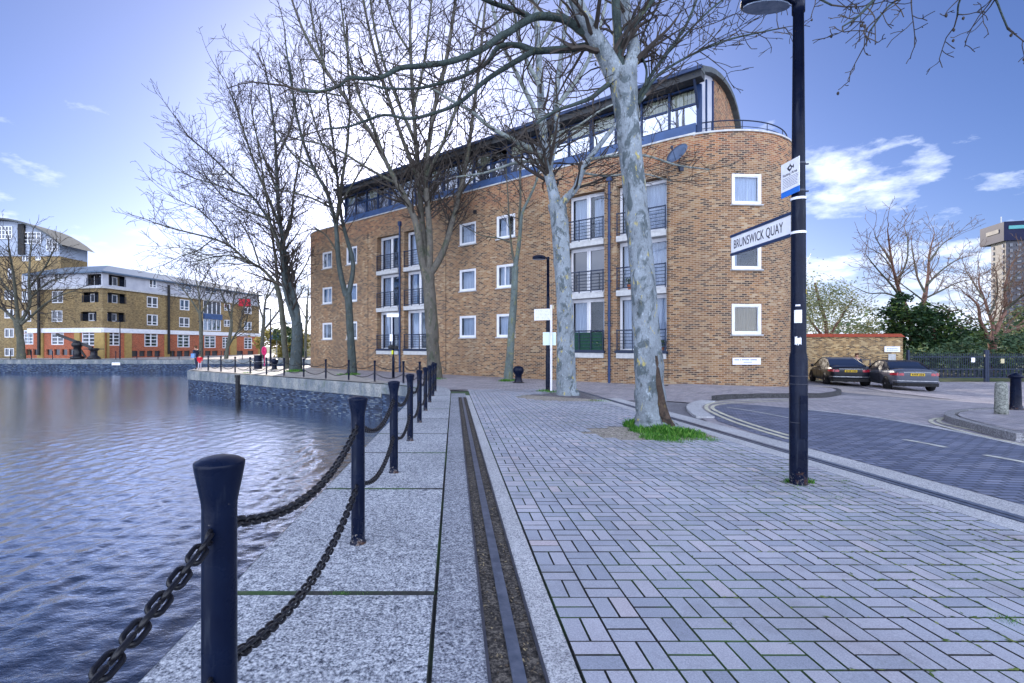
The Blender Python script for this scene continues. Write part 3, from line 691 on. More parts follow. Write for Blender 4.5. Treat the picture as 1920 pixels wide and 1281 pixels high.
for i in range(len(allb) - 1):
    a, b = Vector(gnd(*allb[i])), Vector(gnd(*allb[i + 1])); d = (b - a); d.z = 0; d.normalize(); lod = 0 if i < 3 else 1 if i < 7 else 2
    near = i < len(NEAR) - 1
    for z, wd in ((.80, 'upper'), (.40, 'lower')):
        if near: lab = f'{wd} black chain hanging in the {ordn(i)} bay of the near quay railing'
        else: lab = f'{wd} black chain hanging in the {ordn(i - len(NEAR) + 1)} bay of the jetty railing from the corner'
        chain(a + d * .06 + Vector((0, 0, z)), b - d * .06 + Vector((0, 0, z)), lab, GC if near else 'black chains along the jetty edge', lod, .15 if near else .2)

# ================================================================ BRICK FLATS (main building)
S0 = Vector((8.34, 20.6)); DR = Vector((.771, -.636)).normalized(); NO = Vector((-.636, -.771)).normalized()   # right along the facade, outward
RR = 4.0; LEN = 25.4; ZB, ZP = -1.3, 9.9
def BP(s, v, z):
    """s metres leftwards along the facade (s<0 and s>LEN wrap round the ends), v outward, z up"""
    if s < 0:
        c = S0 - NO * RR; ph = -s / RR; q = c + (NO * math.cos(ph) + DR * math.sin(ph)) * (RR + v)
    elif s > LEN:
        c = S0 - DR * LEN - NO * RR; ph = (s - LEN) / RR; q = c + (NO * math.cos(ph) - DR * math.sin(ph)) * (RR + v)
    else: q = S0 - DR * s + NO * v
    return Vector((q.x, q.y, z))
def BF(s):
    """frame at s: x along wall to the right seen from outside, y inward, z up"""
    if s < 0: ph = -s / RR; n = NO * math.cos(ph) + DR * math.sin(ph)
    elif s > LEN: ph = (s - LEN) / RR; n = NO * math.cos(ph) - DR * math.sin(ph)
    else: n = NO
    x = Vector((-n.y, n.x, 0)); y = Vector((-n.x, -n.y, 0)); return x, y
def s_at(px):
    lo, hi = -RR * 1.05, LEN + RR * .9
    for _ in range(60):
        m = (lo + hi) / 2; p = BP(m, 0, 0)
        if p.x / p.y * F + CX > px: lo = m
        else: hi = m
    return lo
def wall_grid(mb, fn, s0, s1, z0, z1, ops, depth=.12, step=None, steps=()):
    ss = {s0, s1}; zs = {z0, z1}
    for a, b, c, d in ops: ss |= {a, b}; zs |= {c, d}
    for r0, r1, st in steps:
        k = int((r1 - r0) / st)
        for i in range(k + 1): ss.add(r0 + (r1 - r0) * i / k)
    ss = sorted(ss); zs = sorted(zs); s2 = [ss[0]]
    for v in ss[1:]:
        if v - s2[-1] > 1e-4: s2.append(v)
    for a, b in zip(s2, s2[1:]):
        for c, d in zip(zs, zs[1:]):
            if d - c < 1e-5: continue
            ms, mz = (a + b) / 2, (c + d) / 2
            if any(o[0] < ms < o[1] and o[2] < mz < o[3] for o in ops): continue
            mb.face([fn(a, 0, c), fn(a, 0, d), fn(b, 0, d), fn(b, 0, c)], [(a, c), (a, d), (b, d), (b, c)])
    for a, b, c, d in ops:
        D = depth
        for (p, q) in (((a, c), (a, d)), ((a, d), (b, d)), ((b, d), (b, c)), ((b, c), (a, c))):
            (sa, za), (sb, zb) = p, q
            mb.face([fn(sa, 0, za), fn(sa, -D, za), fn(sb, -D, zb), fn(sb, 0, zb)], [(sa, za), (sa + D, za), (sb + D, zb), (sb, zb)])
flats = thing('brick_flats', 'four storey brown brick block of flats with a rounded end and curved blue penthouse', 'building', (8.34, 20.6, -.41))
FO = Vector(flats.location)
def fn_main(s, v, z): return BP(s, v, z) - FO
SQ = []                                   # square windows: s centre, z0
for px0, px1 in ((605, 622), (648, 671), (860.5, 893.5), (930, 967)):
    sc_ = (s_at(px0) + s_at(px1)) / 2
    for z in (1.74, 4.36, 6.97): SQ.append((sc_, z, 1.2))
scR = s_at(1400.5)
for z in (1.74, 4.36, 6.97): SQ.append((scR, z, 1.22))
BAY = [(s_at(b), s_at(a)) for a, b in ((707, 748), (758, 803), (1064, 1133), (1156, 1250))]
ops = [(s - w_ / 2, s + w_ / 2, z, z + 1.22) for s, z, w_ in SQ] + [(a, b, .97, 8.45) for a, b in BAY]
mb = MB()
sq_ops = ops[:len(SQ)]; bay_ops = ops[len(SQ):]
END = math.pi * RR
wall_grid(mb, fn_main, -END, LEN + END, ZB, ZP, ops, .10, steps=((-END, 0, .35), (LEN, LEN + END, .35), (0, LEN, 1.0)))
# deep reveals of the balcony bays
for a, b, c, d in bay_ops:
    for (sa, za), (sb, zb) in (((a, c), (a, d)), ((a, d), (b, d)), ((b, d), (b, c)), ((b, c), (a, c))):
        mb.face([fn_main(sa, -.1, za), fn_main(sa, -.48, za), fn_main(sb, -.48, zb), fn_main(sb, -.1, zb)], [(sa + .1, za), (sa + .48, za), (sb + .48, zb), (sb + .1, zb)])
bk0 = fn_main(LEN + END, 0, ZB); bk1 = fn_main(-END, 0, ZB); up = Vector((0, 0, ZP - ZB))
mb.face([bk0, bk0 + up, bk1 + up, bk1], [(0, ZB), (0, ZP), (LEN, ZP), (LEN, ZB)])
mb.build('wall', m_brick, flats)
# inner dark lining so nothing shows through, flat roof, parapet coping
outl = [BP(-END + (LEN + 2 * END) * i / 120, 0, 0) for i in range(121)]
mb = MB(); mb.face([Vector((p.x, p.y, ZP - .15)) - FO for p in outl]); mb.build('roof', m_slate, flats)
mb = MB()
N = 160
for i in range(N):
    a, b = -END + (LEN + 2 * END) * i / N, -END + (LEN + 2 * END) * (i + 1) / N
    A = [fn_main(a, .05, ZP), fn_main(b, .05, ZP), fn_main(b, -.3, ZP), fn_main(a, -.3, ZP)]; U = [q + Vector((0, 0, .07)) for q in A]
    mb.face([U[3], U[2], U[1], U[0]]); mb.face([A[0], U[0], U[1], A[1]]); mb.face([A[3], A[2], U[2], U[3]]); mb.face(A)
mb.build('parapet_coping', m_slab, flats)
mb = MB()
lining = [BP(-END + (LEN + 2 * END) * i / 60, -.75, 0) for i in range(61)]
for p, q in zip(lining, lining[1:] + lining[:1]):
    mb.face([Vector((p.x, p.y, ZB)) - FO, Vector((p.x, p.y, ZP - .2)) - FO, Vector((q.x, q.y, ZP - .2)) - FO, Vector((q.x, q.y, ZB)) - FO])
mb.build('lining', m_dark, flats)

def place(o, s, v, z):
    x, y = BF(s); p = BP(s, v, z) - FO
    o.matrix_local = Matrix(((x.x, y.x, 0, p.x), (x.y, y.y, 0, p.y), (0, 0, 1, p.z), (0, 0, 0, 1))); return o
def window_frame(wd, ht, fr=.075, dp=.09, mull=(), trans=(), fr2=.05):
    mb = MB()
    mb.box((-wd / 2 + fr / 2, 0, ht / 2), (fr, dp, ht)); mb.box((wd / 2 - fr / 2, 0, ht / 2), (fr, dp, ht))
    mb.box((0, 0, fr / 2), (wd - 2 * fr, dp, fr)); mb.box((0, 0, ht - fr / 2), (wd - 2 * fr, dp, fr))
    for m in mull: mb.box((m, 0, ht / 2), (fr2 * 1.6, dp * .8, ht - 2 * fr))
    for t_ in trans: mb.box((0, 0, t_), (wd - 2 * fr, dp * .7, fr2))
    return mb
def pane_mesh(wd, ht, fr=.07):
    mb = MB(); mb.box((0, 0, 0), (wd - 2 * fr, .012, ht - 2 * fr)); return mb
def curtain(mb, x0, x1, z0, z1, y):
    n = max(4, int((x1 - x0) / .04))
    for i in range(n):
        a, b = x0 + (x1 - x0) * i / n, x0 + (x1 - x0) * (i + 1) / n; f = lambda k: y + .018 * math.sin(k * 2.1) + .008 * math.sin(k * .7)
        mb.face([(a, f(i), z0), (b, f(i + 1), z0), (b, f(i + 1), z1), (a, f(i), z1)])
# a see-through pane: thin glass with partial mirror so curtains show
def clear_glass():
    m, t, p, o = newmat('clear_pane'); tr = t.n('ShaderNodeBsdfTransparent'); g = t.n('ShaderNodeBsdfGlossy'); g.inputs['Roughness'].default_value = .02; g.inputs['Color'].default_value = (.9, .93, 1, 1)
    tc = t.n('ShaderNodeTexCoord').outputs['Object']; t.l(t.bump(t.noise(tc, 1.0, 2), .05, .02), g.inputs['Normal'])
    lw = t.n('ShaderNodeLayerWeight'); lw.inputs['Blend'].default_value = .3
    f = t.math('ADD', t.math('MULTIPLY', lw.outputs['Fresnel'], .3), .02); tr.inputs['Color'].default_value = (.85, .9, .95, 1)
    mx = t.n('ShaderNodeMixShader'); t.l(f, mx.inputs[0]); t.l(tr.outputs[0], mx.inputs[1]); t.l(g.outputs[0], mx.inputs[2]); t.l(mx.outputs[0], o.inputs[0]); return m
m_clear = clear_glass()
rr = random.Random(5)
lab_of = {}
for k, (s, z, wd) in enumerate(SQ):
    side = .30 if k % 2 else -.30
    f = window_frame(wd, 1.22, .085, .09).build('window', m_frame, flats); place(f, s, -.06, z)
    sash = MB(); sw = wd - .17
    x0 = -wd / 2 + .085
    style = ['single', 'single', 'half', 'half', 'dark'][rr.randrange(5)]
    if k >= 12: style = 'single'
    if k == 13: style = 'dark'
    sh = 1.05
    for a, b in ((x0, x0 + .04), (x0 + sw - .04, x0 + sw)): sash.box(((a + b) / 2, .0, .61), (b - a, .05, sh))
    for zz in (.105, 1.115): sash.box((0, 0, zz), (sw - .08, .05, .04))
    if style == 'half': sash.box((side * .2, 0, .61), (.05, .045, sh - .08))
    sash.build('sash', m_frame, f)
    pn = pane_mesh(wd, 1.22, .12).build('pane', m_clear, f); pn.location = (0, .012, .61)
    cm = MB()
    if k == 12: curtain(cm, -.5, .5, .1, 1.12, .07); m_ = m_brass
    elif k == 14: curtain(cm, -.5, .5, .08, 1.14, .08); m_ = m_curt
    elif style == 'dark': curtain(cm, -.5, -.28, .08, 1.14, .2); m_ = m_curt
    elif style == 'half': curtain(cm, -.5, .05, .08, 1.14, .2); curtain(cm, .36, .5, .08, 1.14, .2); m_ = m_curt
    else: curtain(cm, -.5, .5, .08, 1.14, .2); m_ = m_curt
    cm.build('curtain', m_, f)
    sl_ = MB(); sl_.box((0, -.05, -.03), (wd + .1, .16, .055)); sl_.build('sill', m_slab, f)
# balcony bays
for bi, (a, b) in enumerate(BAY):
    s = (a + b) / 2; wd = b - a - .02
    lv = [(.97, 3.5), (3.75, 5.93), (6.18, 8.45)]
    for li, (z0, z1) in enumerate(lv):
        ht = z1 - z0 - .02
        left_off = .0
        fw = wd - .02
        f = window_frame(fw, ht, .09, .1, mull=(.02,), trans=(), fr2=.06).build('french_window', m_frame, flats); place(f, s, -.40, z0 + .01)
        dm = MB()
        for sg in (-1, 1):
            cx_ = sg * fw / 4; lw_ = fw / 2 - .1
            for xx in (cx_ - lw_ / 2 + .02, cx_ + lw_ / 2 - .02): dm.box((xx, 0, ht / 2), (.045, .07, ht - .18))
            dm.box((cx_, 0, .12), (lw_ - .08, .07, .06)); dm.box((cx_, 0, ht - .12), (lw_ - .08, .07, .06))
        dm.build('door_leaf', m_frame, f)
        refl = bi == 2 and li == 1
        for sg in (-1, 1):
            pn = MB(); pn.box((sg * fw / 4, .02, ht / 2), (fw / 2 - .12, .012, ht - .2)); pn.build('pane', m_glass if refl else m_clear, f)
        if not refl:
            cm = MB(); st = rr.random()
            if bi == 3: curtain(cm, -fw / 2 + .1, fw / 2 - .1, .1, ht - .1, .22)
            else:
                curtain(cm, -fw / 2 + .1, -fw / 2 + .1 + fw * (.2 + .2 * st), .1, ht - .1, .2); curtain(cm, fw / 2 - .1 - fw * (.1 + .25 * rr.random()), fw / 2 - .1, .1, ht - .1, .2)
            cm.build('curtain', m_curt, f)
        # slab
        sb = MB(); sb.box((0, .19, -.125), (wd + .0, .56, .25)); sbo = sb.build('balcony_slab', m_slab, flats); place(sbo, s, 0, z0)
        # railing
        rb = MB(); w2 = wd / 2 - .03
        rb.box((0, -.05, 1.0), (wd, .05, .05)); rb.box((0, -.05, .1), (wd, .04, .04))
        for q in range(1, 6): rb.box((0, -.05, .1 + q * .15), (wd - .04, .022, .022))
        for xx in (-w2, -w2 / 3, w2 / 3, w2): rb.box((xx, -.05, .52), (.035, .045, 1.04))
        if li == 0: rb.box((0, -.05, .03), (wd + .12, .12, .10))
        rbo = rb.build('balcony_railing', m_rail, flats); place(rbo, s, 0, z0)
        if li == 0 and bi == 2:
            mm = MB(); mm.box((0, 0, .5), (wd - .06, .01, .86)); mo = mm.build('windbreak', mat('green_screen', (.01, .045, .04), (.02, .08, .04), 14, .7), flats); place(mo, s, -.03, z0)
# things on the balconies
def flowerpot(s, z, label, v=-.2):
    p = BP(s, v, z); t_ = thing('flower_pot', label, 'plant pot', p)
    mb = MB(); mb.lathe([(.09, 0), (.13, .2), (.145, .2), (.145, .25), (.12, .25), (.11, .22)], n=14); mb.build('pot', mat('terracotta', (.35, .12, .06), (.25, .08, .04), 6, .8), t_)
    lf = MB(); r2 = random.Random(int(s * 100))
    for i in range(130):
        c = Vector((r2.gauss(0, .1), r2.gauss(0, .08), .3 + r2.random() * .25)); u = Vector((r2.uniform(-1, 1), r2.uniform(-1, 1), r2.uniform(-1, 1))).normalized() * .05; v_ = u.orthogonal().normalized() * .025
        lf.cv = r2.random(); lf.face([c - u, c + v_, c + u, c - v_])
    lf.build('foliage', m_leafh, t_, colattr=True)
flowerpot(BAY[3][0] + .3, .97, 'small potted plant at the right end of the lowest right balcony')
flowerpot(BAY[2][0] + .3, .97, 'potted plant standing behind the green screened lowest balcony')
flowerpot(BAY[3][1] - .55, 3.75, 'potted plant on the middle balcony of the right hand bay')
# downpipes
for px, z1 in ((1143.5, 8.75), (751, 8.9)):
    s = s_at(px); mb = MB(); mb.tube([(0, 0, -.6), (0, 0, z1)], .055, 10); mb.box((0, 0, z1 + .1), (.2, .16, .26))
    for zz in (.2, 2.2, 4.2, 6.2, 8.2): mb.box((0, .04, zz), (.17, .05, .05))
    place(mb.build('downpipe', m_pipe, flats), s, .08, 0)
# movement joints and vents
for px in (836, 1252.5, 690):
    s = s_at(px); mb = MB(); mb.box((0, 0, 4.4), (.02, .012, 9.2)); place(mb.build('movement_joint', m_dark, flats), s, .004, 0)
mb = MB(); mb.box((0, 0, 0), (.2, .06, .16)); place(mb.build('vent', m_dark, flats), s_at(891), .03, 8.7)
# string course where the red top band starts
# name plaque
sP = s_at(1399); pl = MB(); pl.box((0, 0, 0), (1.16, .03, .27)); plo = pl.build('name_plaque', m_signw, flats); place(plo, sP, .03, .66)
ink = MB(); r2 = random.Random(4)
x = -.5
for wlen in (5, 1, 8, 7):
    for c in range(wlen):
        ink.box((x, -.0165, .06), (.028, .003, .055)); ink.box((x + .012, -.0165, .06 + r2.uniform(-.02, .02)), (.02, .003, .012)); x += .04
    x += .035
x = -.12
for c in range(9): ink.box((x, -.0165, -.04), (.026, .003, .04)); x += .04
ino = ink.build('plaque_lettering', mat('faded_ink', (.2, .22, .32), (.3, .32, .42), 20, .6)); ino.parent = plo
# satellite dish
dsh = MB(); prof = [(.01, .0), (.17, .02), (.33, .07), (.45, .14), (.455, .145), (.33, .085), (.01, .012)]
dsh.lathe(prof, n=24); d1 = dsh.build('satellite_dish', mat('dish_grey', (.10, .14, .22), (.08, .11, .18), 3, .4), flats, smooth=True)
sD = s_at(1277); x, y = BF(sD); p = BP(sD, .55, 8.98) - FO
zax = Vector((-.75, -.45, .48)).normalized(); xa = zax.cross(Vector((0, 0, 1))).normalized(); ya = zax.cross(xa)
d1.matrix_local = Matrix(((xa.x, ya.x, zax.x, p.x), (xa.y, ya.y, zax.y, p.y), (xa.z, ya.z, zax.z, p.z), (0, 0, 0, 1)))
arm = MB(); q0 = BP(sD, .0, 8.6) - FO; arm.tube([q0, q0 + Vector((-.2, -.2, 0)), p + Vector((.04, .02, -.05))], .02, 6); arm.tube([p + ya * .35, p + zax * .5], .012, 5); arm.box(p + zax * .5, (.08, .08, .1)); arm.box(q0, (.16, .16, .2)); arm.build('dish_arm', m_rail, flats)
# roof rail on the round end
mb = MB(); pts = [fn_main(-END * .75 + (END * .75 + 6.0) * i / 60, -.25, ZP + .55) for i in range(61)]; mb.tube(pts, .025, 6)
mb.tube([p - Vector((0, 0, .25)) for p in pts], .014, 5)
for i in range(0, 61, 5): mb.tube([pts[i] - Vector((0, 0, .5)), pts[i]], .016, 5)
mb.build('roof_railing', m_rail, flats)

# ---- penthouse
SP0, SP1 = -1.15, 22.6; VF = -.32; Z0, Z1 = ZP - .1, 12.0
def PL(s, v, z):                         # straight frame (does not wrap)
    q = S0 - DR * s + NO * v; return Vector((q.x, q.y, z)) - FO
glz = MB()
def pbox(mb, s0, s1, v0, v1, z0, z1):
    A = [PL(s0, v0, z0), PL(s1, v0, z0), PL(s1, v1, z0), PL(s0, v1, z0)]; U = [q + Vector((0, 0, z1 - z0)) for q in A]
    mb.add(A + U, [(0, 1, 2, 3), (7, 6, 5, 4), (0, 4, 5, 1), (1, 5, 6, 2), (2, 6, 7, 3), (3, 7, 4, 0)])
# structure frames
frm = MB(); nb = 20; ds = (SP1 - SP0) / nb
ZM = [Z0, 10.45, 11.45, Z1]
for i in range(nb + 1):
    s = SP0 + ds * i; big = i % 4 == 0; pbox(frm, s - (.09 if big else .04), s + (.09 if big else .04), VF + .05, VF - .1, Z0, Z1)
for i in range(nb):
    a, b = SP0 + ds * i + .09, SP0 + ds * (i + 1) - .09
    pbox(frm, a, b, VF + .03, VF - .08, 11.22, 11.3); pbox(frm, a, b, VF + .03, VF - .08, Z1 - .08, Z1)
frm.build('penthouse_frame', m_bluef, flats)
spn = MB(); pbox(spn, SP0 + .1, SP1 - .1, VF + .13, VF + .06, Z0 + .12, 10.42); spn.build('spandrel', m_blue, flats)
wl = MB(); pbox(wl, SP0 + .1, SP1 - .1, VF + .2, VF + .14, Z0 + .06, Z0 + .22); wl.build('flashing', m_slab, flats)
gl = MB()
for i in range(nb):
    a, b = SP0 + ds * i + .05, SP0 + ds * (i + 1) - .05
    pbox(gl, a, b, VF - .02, VF - .035, 10.4, 11.24)
gl.build('penthouse_glazing', m_glassp, flats)
g2 = MB(); r3 = random.Random(8)
cu = MB()
for i in range(nb):
    a, b = SP0 + ds * i + .05, SP0 + ds * (i + 1) - .05
    pbox(g2, a, b, VF - .02, VF - .03, 11.28, Z1 - .06)
    if i < 5 or r3.random() < .4:
        for q in range(14):
            u, v_ = a + (b - a) * q / 14, a + (b - a) * (q + .9) / 14; pbox(cu, u, v_, VF - .2 - .03 * (q % 2), VF - .22 - .03 * (q % 2), 11.2, Z1 - .06)
g2.build('clerestory_glazing', m_clear, flats); cu.build('penthouse_curtain', m_cream, flats)
inn = MB(); pbox(inn, SP0 + .3, SP1 - .3, VF - 1.2, VF - 1.25, Z0, Z1); inn.build('penthouse_lining', m_dark, flats)
# vault roof
VB = -7.4; nz = 26
VPROF = [(-.15, 12.38), (.5, 12.62), (1.2, 12.9), (2, 13.15), (3, 13.38), (4, 13.52), (4.9, 13.55), (5.7, 13.46), (6.4, 13.22), (7.0, 12.82), (7.4, 12.3), (7.65, 11.6), (7.78, 10.8), (7.82, 9.85)]
def vault(t, off=0.0):                  # t 0 front .. 1 back
    u = t * (len(VPROF) - 1); i = min(len(VPROF) - 2, int(u)); u -= i; w_ = VPROF[i][0] + (VPROF[i + 1][0] - VPROF[i][0]) * u; z = VPROF[i][1] + (VPROF[i + 1][1] - VPROF[i][1]) * u
    dx, dz = VPROF[i + 1][0] - VPROF[i][0], VPROF[i + 1][1] - VPROF[i][1]; l = math.hypot(dx, dz); return (-(w_ - dz / l * off), z + dx / l * off)
rf = MB(); A0, A1 = SP0 - .25, SP1 + .3
for i in range(nz):
    (v0, z0), (v1, z1) = vault(i / nz, .12), vault((i + 1) / nz, .12); (w0, y0), (w1, y1) = vault(i / nz, -.1), vault((i + 1) / nz, -.1)
    rf.face([PL(A0, v0, z0), PL(A1, v0, z0), PL(A1, v1, z1), PL(A0, v1, z1)]); rf.face([PL(A0, w0, y0), PL(A0, w1, y1), PL(A1, w1, y1), PL(A1, w0, y0)])
    rf.face([PL(A0, v0, z0), PL(A0, v1, z1), PL(A0, w1, y1), PL(A0, w0, y0)]); rf.face([PL(A1, v0, z0), PL(A1, w0, y0), PL(A1, w1, y1), PL(A1, v1, z1)])
pbox(rf, A0, A1, .38, -.2, Z1 + .26, Z1 + .42); 
rf.build('vault_roof', m_slate, flats)
ev = MB(); pbox(ev, A0 + .02, A1 - .02, .30, -.25, Z1 + .02, Z1 + .26); ev.build('eaves', mat('dark_soffit', (.035, .038, .045), (.055, .057, .06), 3, .8, bump=.3), flats)
gt = MB(); pbox(gt, A0 - .05, A1 + .05, .46, .38, Z1 + .26, Z1 + .40); gt.build('gutter', m_bluef, flats)
for s in (SP0 + .05, SP1 - .05):
    br = MB(); br.bar(PL(s, VF, 11.0), PL(s, .28, Z1 + .2), .08, .08); br.build('eaves_strut', m_rail, flats)
# gable end: narrow white glazing then brick
for sg in (SP0, SP1):
    gb = MB(); gw = MB(); n2 = 28
    for i in range(n2):
        v0, v1 = VF - .1 - (7.3) * i / n2, VF - .1 - (7.3) * (i + 1) / n2
        def zt(v):
            for (w0, z0), (w1, z1) in zip(VPROF, VPROF[1:]):
                if w0 <= -v <= w1: return z0 + (z1 - z0) * (-v - w0) / (w1 - w0) - .04
            return ZP
        tgt = gw if i < 8 else gb
        tgt.face([PL(sg, v0, Z0 - .3), PL(sg, v1, Z0 - .3), PL(sg, v1, zt(v1)), PL(sg, v0, zt(v0))], [(v0, Z0), (v1, Z0), (v1, zt(v1)), (v0, zt(v0))])
    gb.build('gable_wall', m_brick, flats); gw.build('gable_glazing', m_white if sg == SP0 else m_glass, flats)
    gf = MB()
    for v in (VF - 1.0, VF - 2.1): pbox(gf, sg - .06, sg + .06, v + .05, v - .05, Z0, 12.6 if v > -2 else 13.0)
    gf.build('gable_frame', m_bluef, flats)
# balconies seen at the far left end
for z in (.97, 3.6, 6.2):
    s = LEN + RR * 1.72; mb = MB(); mb.box((0, -.3, -.1), (2.2, .9, .2)); o = mb.build('balcony_slab', m_slab, flats); place(o, s, 0, z)
    rb = MB(); rb.box((0, -.7, 1.0), (2.2, .05, .05))
    for q in range(6): rb.box((0, -.7, .15 + q * .14), (2.2, .025, .025))
    for xx in (-1.08, -.36, .36, 1.08): rb.box((xx, -.7, .5), (.04, .04, 1.0))
    o = rb.build('balcony_railing', m_rail, flats); place(o, s, 0, z)

# ================================================================ FLATS ACROSS THE WATER
def plane_fn(C, D):                      # t along D from C; outward normal toward the camera
    C = Vector(C); D = Vector(D).normalized(); n = Vector((D.y, -D.x))
    if n.dot(-C) < 0: n = -n
    return (lambda t, v, z: Vector((C.x + D.x * t + n.x * v, C.y + D.y * t + n.y * v, z))), D, n
def tpx(C, D, px):
    a = (px - CX) / F; D = Vector(D).normalized(); return (a * C[1] - C[0]) / (D.x - a * D.y)
def zpy(C, D, px, py):
    t = tpx(C, D, px); Y = C[1] + Vector(D).normalized().y * t; return CZ + (CY - py) / F * Y
far = thing('quayside_flats', 'long yellow and red brick flats with slate roof across the water', 'building', (-47.7, 64, -.41)); FO2 = Vector(far.location)
C1 = (-47.9, 64.0); DRW = (7.4, 31.0); DLW = (-13.6, 3.2)
ZG, ZBAND, ZBAND2, ZW0, ZE = -.9, 3.0, 3.6, 9.05, 10.95
zx = lambda x, y: (x / 3.692, 380 + y / 3.692)
def far_wing(D, wins, length, reds, pillars, drains, insets):
    fn, Dn, n = plane_fn(C1, D); f2 = lambda t, v, z: fn(t, v, z) - FO2
    xax = Dn if Dn.x > 0 else -Dn
    def put(o, t, v, z):
        p = f2(t, v, z); x = Vector((xax.x, xax.y)); y = Vector((-n.x, -n.y))
        o.matrix_local = Matrix(((x.x, y.x, 0, p.x), (x.y, y.y, 0, p.y), (0, 0, 1, p.z), (0, 0, 0, 1))); return o
    R2 = []
    for kind, x0, x1, y0, y1 in wins:
        (pa, ya), (pb, yb) = zx(x0, y0), zx(x1, y1); ta, tb = sorted((tpx(C1, D, pa), tpx(C1, D, pb))); pm_ = (pa + pb) / 2
        z1, z0 = zpy(C1, D, pm_, ya), zpy(C1, D, pm_, yb); R2.append((kind, ta, tb, z0, z1))
    yel = [r[1:] for r in R2 if r[3] > ZBAND2 and r[3] < ZW0 - .2]
    mb = MB(); wall_grid(mb, f2, 0, length, ZBAND2, ZW0, yel, .2); mb.build('upper_wall', m_brick_far, far)
    wh = [r[1:] for r in R2 if r[3] >= ZW0 - .2]
    mb = MB(); wall_grid(mb, f2, 0, length, ZW0, ZE, [(a, b, max(c, ZW0 + .1), min(d, ZE - .1)) for a, b, c, d in wh], .2); mb.build('attic_wall', m_white, far)
    gr = [r[1:] for r in R2 if r[4] <= ZBAND2]
    mb = MB(); wall_grid(mb, f2, 0, length, ZG, ZBAND, [(a, b, c, min(d, ZBAND - .05)) for a, b, c, d in gr], .25); mb.build('ground_wall', m_brick_red, far)
    mb = MB()
    A = [f2(0, .18, ZBAND), f2(length, .18, ZBAND), f2(length, -.05, ZBAND), f2(0, -.05, ZBAND)]; U = [q + Vector((0, 0, .6)) for q in A]
    mb.add(A + U, [(0, 1, 2, 3), (7, 6, 5, 4), (0, 4, 5, 1), (1, 5, 6, 2), (2, 6, 7, 3), (3, 7, 4, 0)]); mb.build('band_course', m_frame, far)
    mb = MB()
    A = [f2(0, .25, ZW0 - .25), f2(length, .25, ZW0 - .25), f2(length, -.05, ZW0 - .25), f2(0, -.05, ZW0 - .25)]; U = [q + Vector((0, 0, .22)) for q in A]
    mb.add(A + U, [(0, 1, 2, 3), (7, 6, 5, 4), (0, 4, 5, 1), (1, 5, 6, 2), (2, 6, 7, 3), (3, 7, 4, 0)]); mb.build('cornice', m_slab, far)
    for kind, ta, tb, z0, z1 in R2:
        wd, ht = tb - ta, z1 - z0
        if kind == 'inset':
            bx = MB(); bx.box((0, .9, ht / 2), (wd, .05, ht)); put(bx.build('loggia', m_brick_far, far), (ta + tb) / 2, -.2, z0)
            wf = window_frame(wd * .55, ht * .85, .1, .1, mull=(0,), fr2=.08).build('window', m_frame, far); put(wf, (ta + tb) / 2 + (-.1 if D is DRW else .1), -.7, z0 + .05)
            pn = MB(); pn.box((0, .02, ht * .42), (wd * .5, .02, ht * .8)); pn.build('pane', m_glass, wf)
            rb = MB()
            for q in range(5): rb.box((0, 0, .15 + .18 * q), (wd, .03, .03))
            rb.box((-wd / 2 + .05, 0, .5), (.05, .05, 1)); rb.box((wd / 2 - .05, 0, .5), (.05, .05, 1)); put(rb.build('balcony_railing', m_rail, far), (ta + tb) / 2, .05, z0)
            continue
        tr = ()
        if kind == 'ground': tr = tuple(ht * k / 4 for k in (1, 2, 3))
        if kind == 'win': tr = (ht * .3,)
        if kind == 'base':
            pn = MB(); pn.box((0, 0, ht / 2), (wd, .03, ht)); o = pn.build('basement_window', m_glassd, far); put(o, (ta + tb) / 2, -.2, z0); continue
        wf = window_frame(wd, ht, .12, .12, mull=((0,) if kind != 'bay' else (-wd / 4, 0, wd / 4)), trans=tr, fr2=.09).build('window', m_frame, far); put(wf, (ta + tb) / 2, -.08, z0)
        pn = MB(); pn.box((0, .03, ht / 2), (wd - .15, .02, ht - .15)); pn.build('pane', m_glass if rr.random() < .55 else m_clear, wf)
        cm = MB(); curtain(cm, -wd / 2, -wd / 2 + wd * rr.uniform(.2, .6), .1, ht - .1, .3); cm.build('curtain', m_curt, wf)
    for x0, x1 in pillars:
        ta, tb = sorted((tpx(C1, D, zx(x0, 0)[0]), tpx(C1, D, zx(x1, 0)[0]))); mb = MB(); mb.box((0, 0, (ZBAND - ZG) / 2), (tb - ta, .2, ZBAND - ZG)); put(mb.build('pillar', m_tan, far), (ta + tb) / 2, .1, ZG)
    for x0 in drains:
        mb = MB(); mb.box((0, 0, 5.2), (.3, .2, 10.4)); put(mb.build('downpipe', m_wood, far), tpx(C1, D, zx(x0, 0)[0]), .36, 0)
    # roof plane, mitred at the corner of the two wings
    _, DA, nA = plane_fn(C1, DRW); _, DB, nB = plane_fn(C1, DLW)
    def mit(v, z):
        bis = (nA + nB).normalized(); q = Vector(C1) + bis * (v / max(.2, bis.dot(nA))); return Vector((q.x, q.y, z)) - FO2
    mb = MB(); e = [mit(.5, ZE + .05), f2(length + .4, .5, ZE + .05), f2(length + .4, -5, ZE + 1.75), mit(-5, ZE + 1.75), f2(length + .4, -11, ZE), mit(-11, ZE)]
    mb.face(e[:4]); mb.face([e[3], e[2], e[4], e[5]]); lo_ = [p - Vector((0, 0, .2)) for p in e]; mb.face([lo_[0], lo_[1], e[1], e[0]]); mb.face([lo_[0], mit(-.2, ZE - .15), f2(length + .4, -.2, ZE - .15), lo_[1]])
    mb.build('roof', m_bluroof, far, recalc=True)
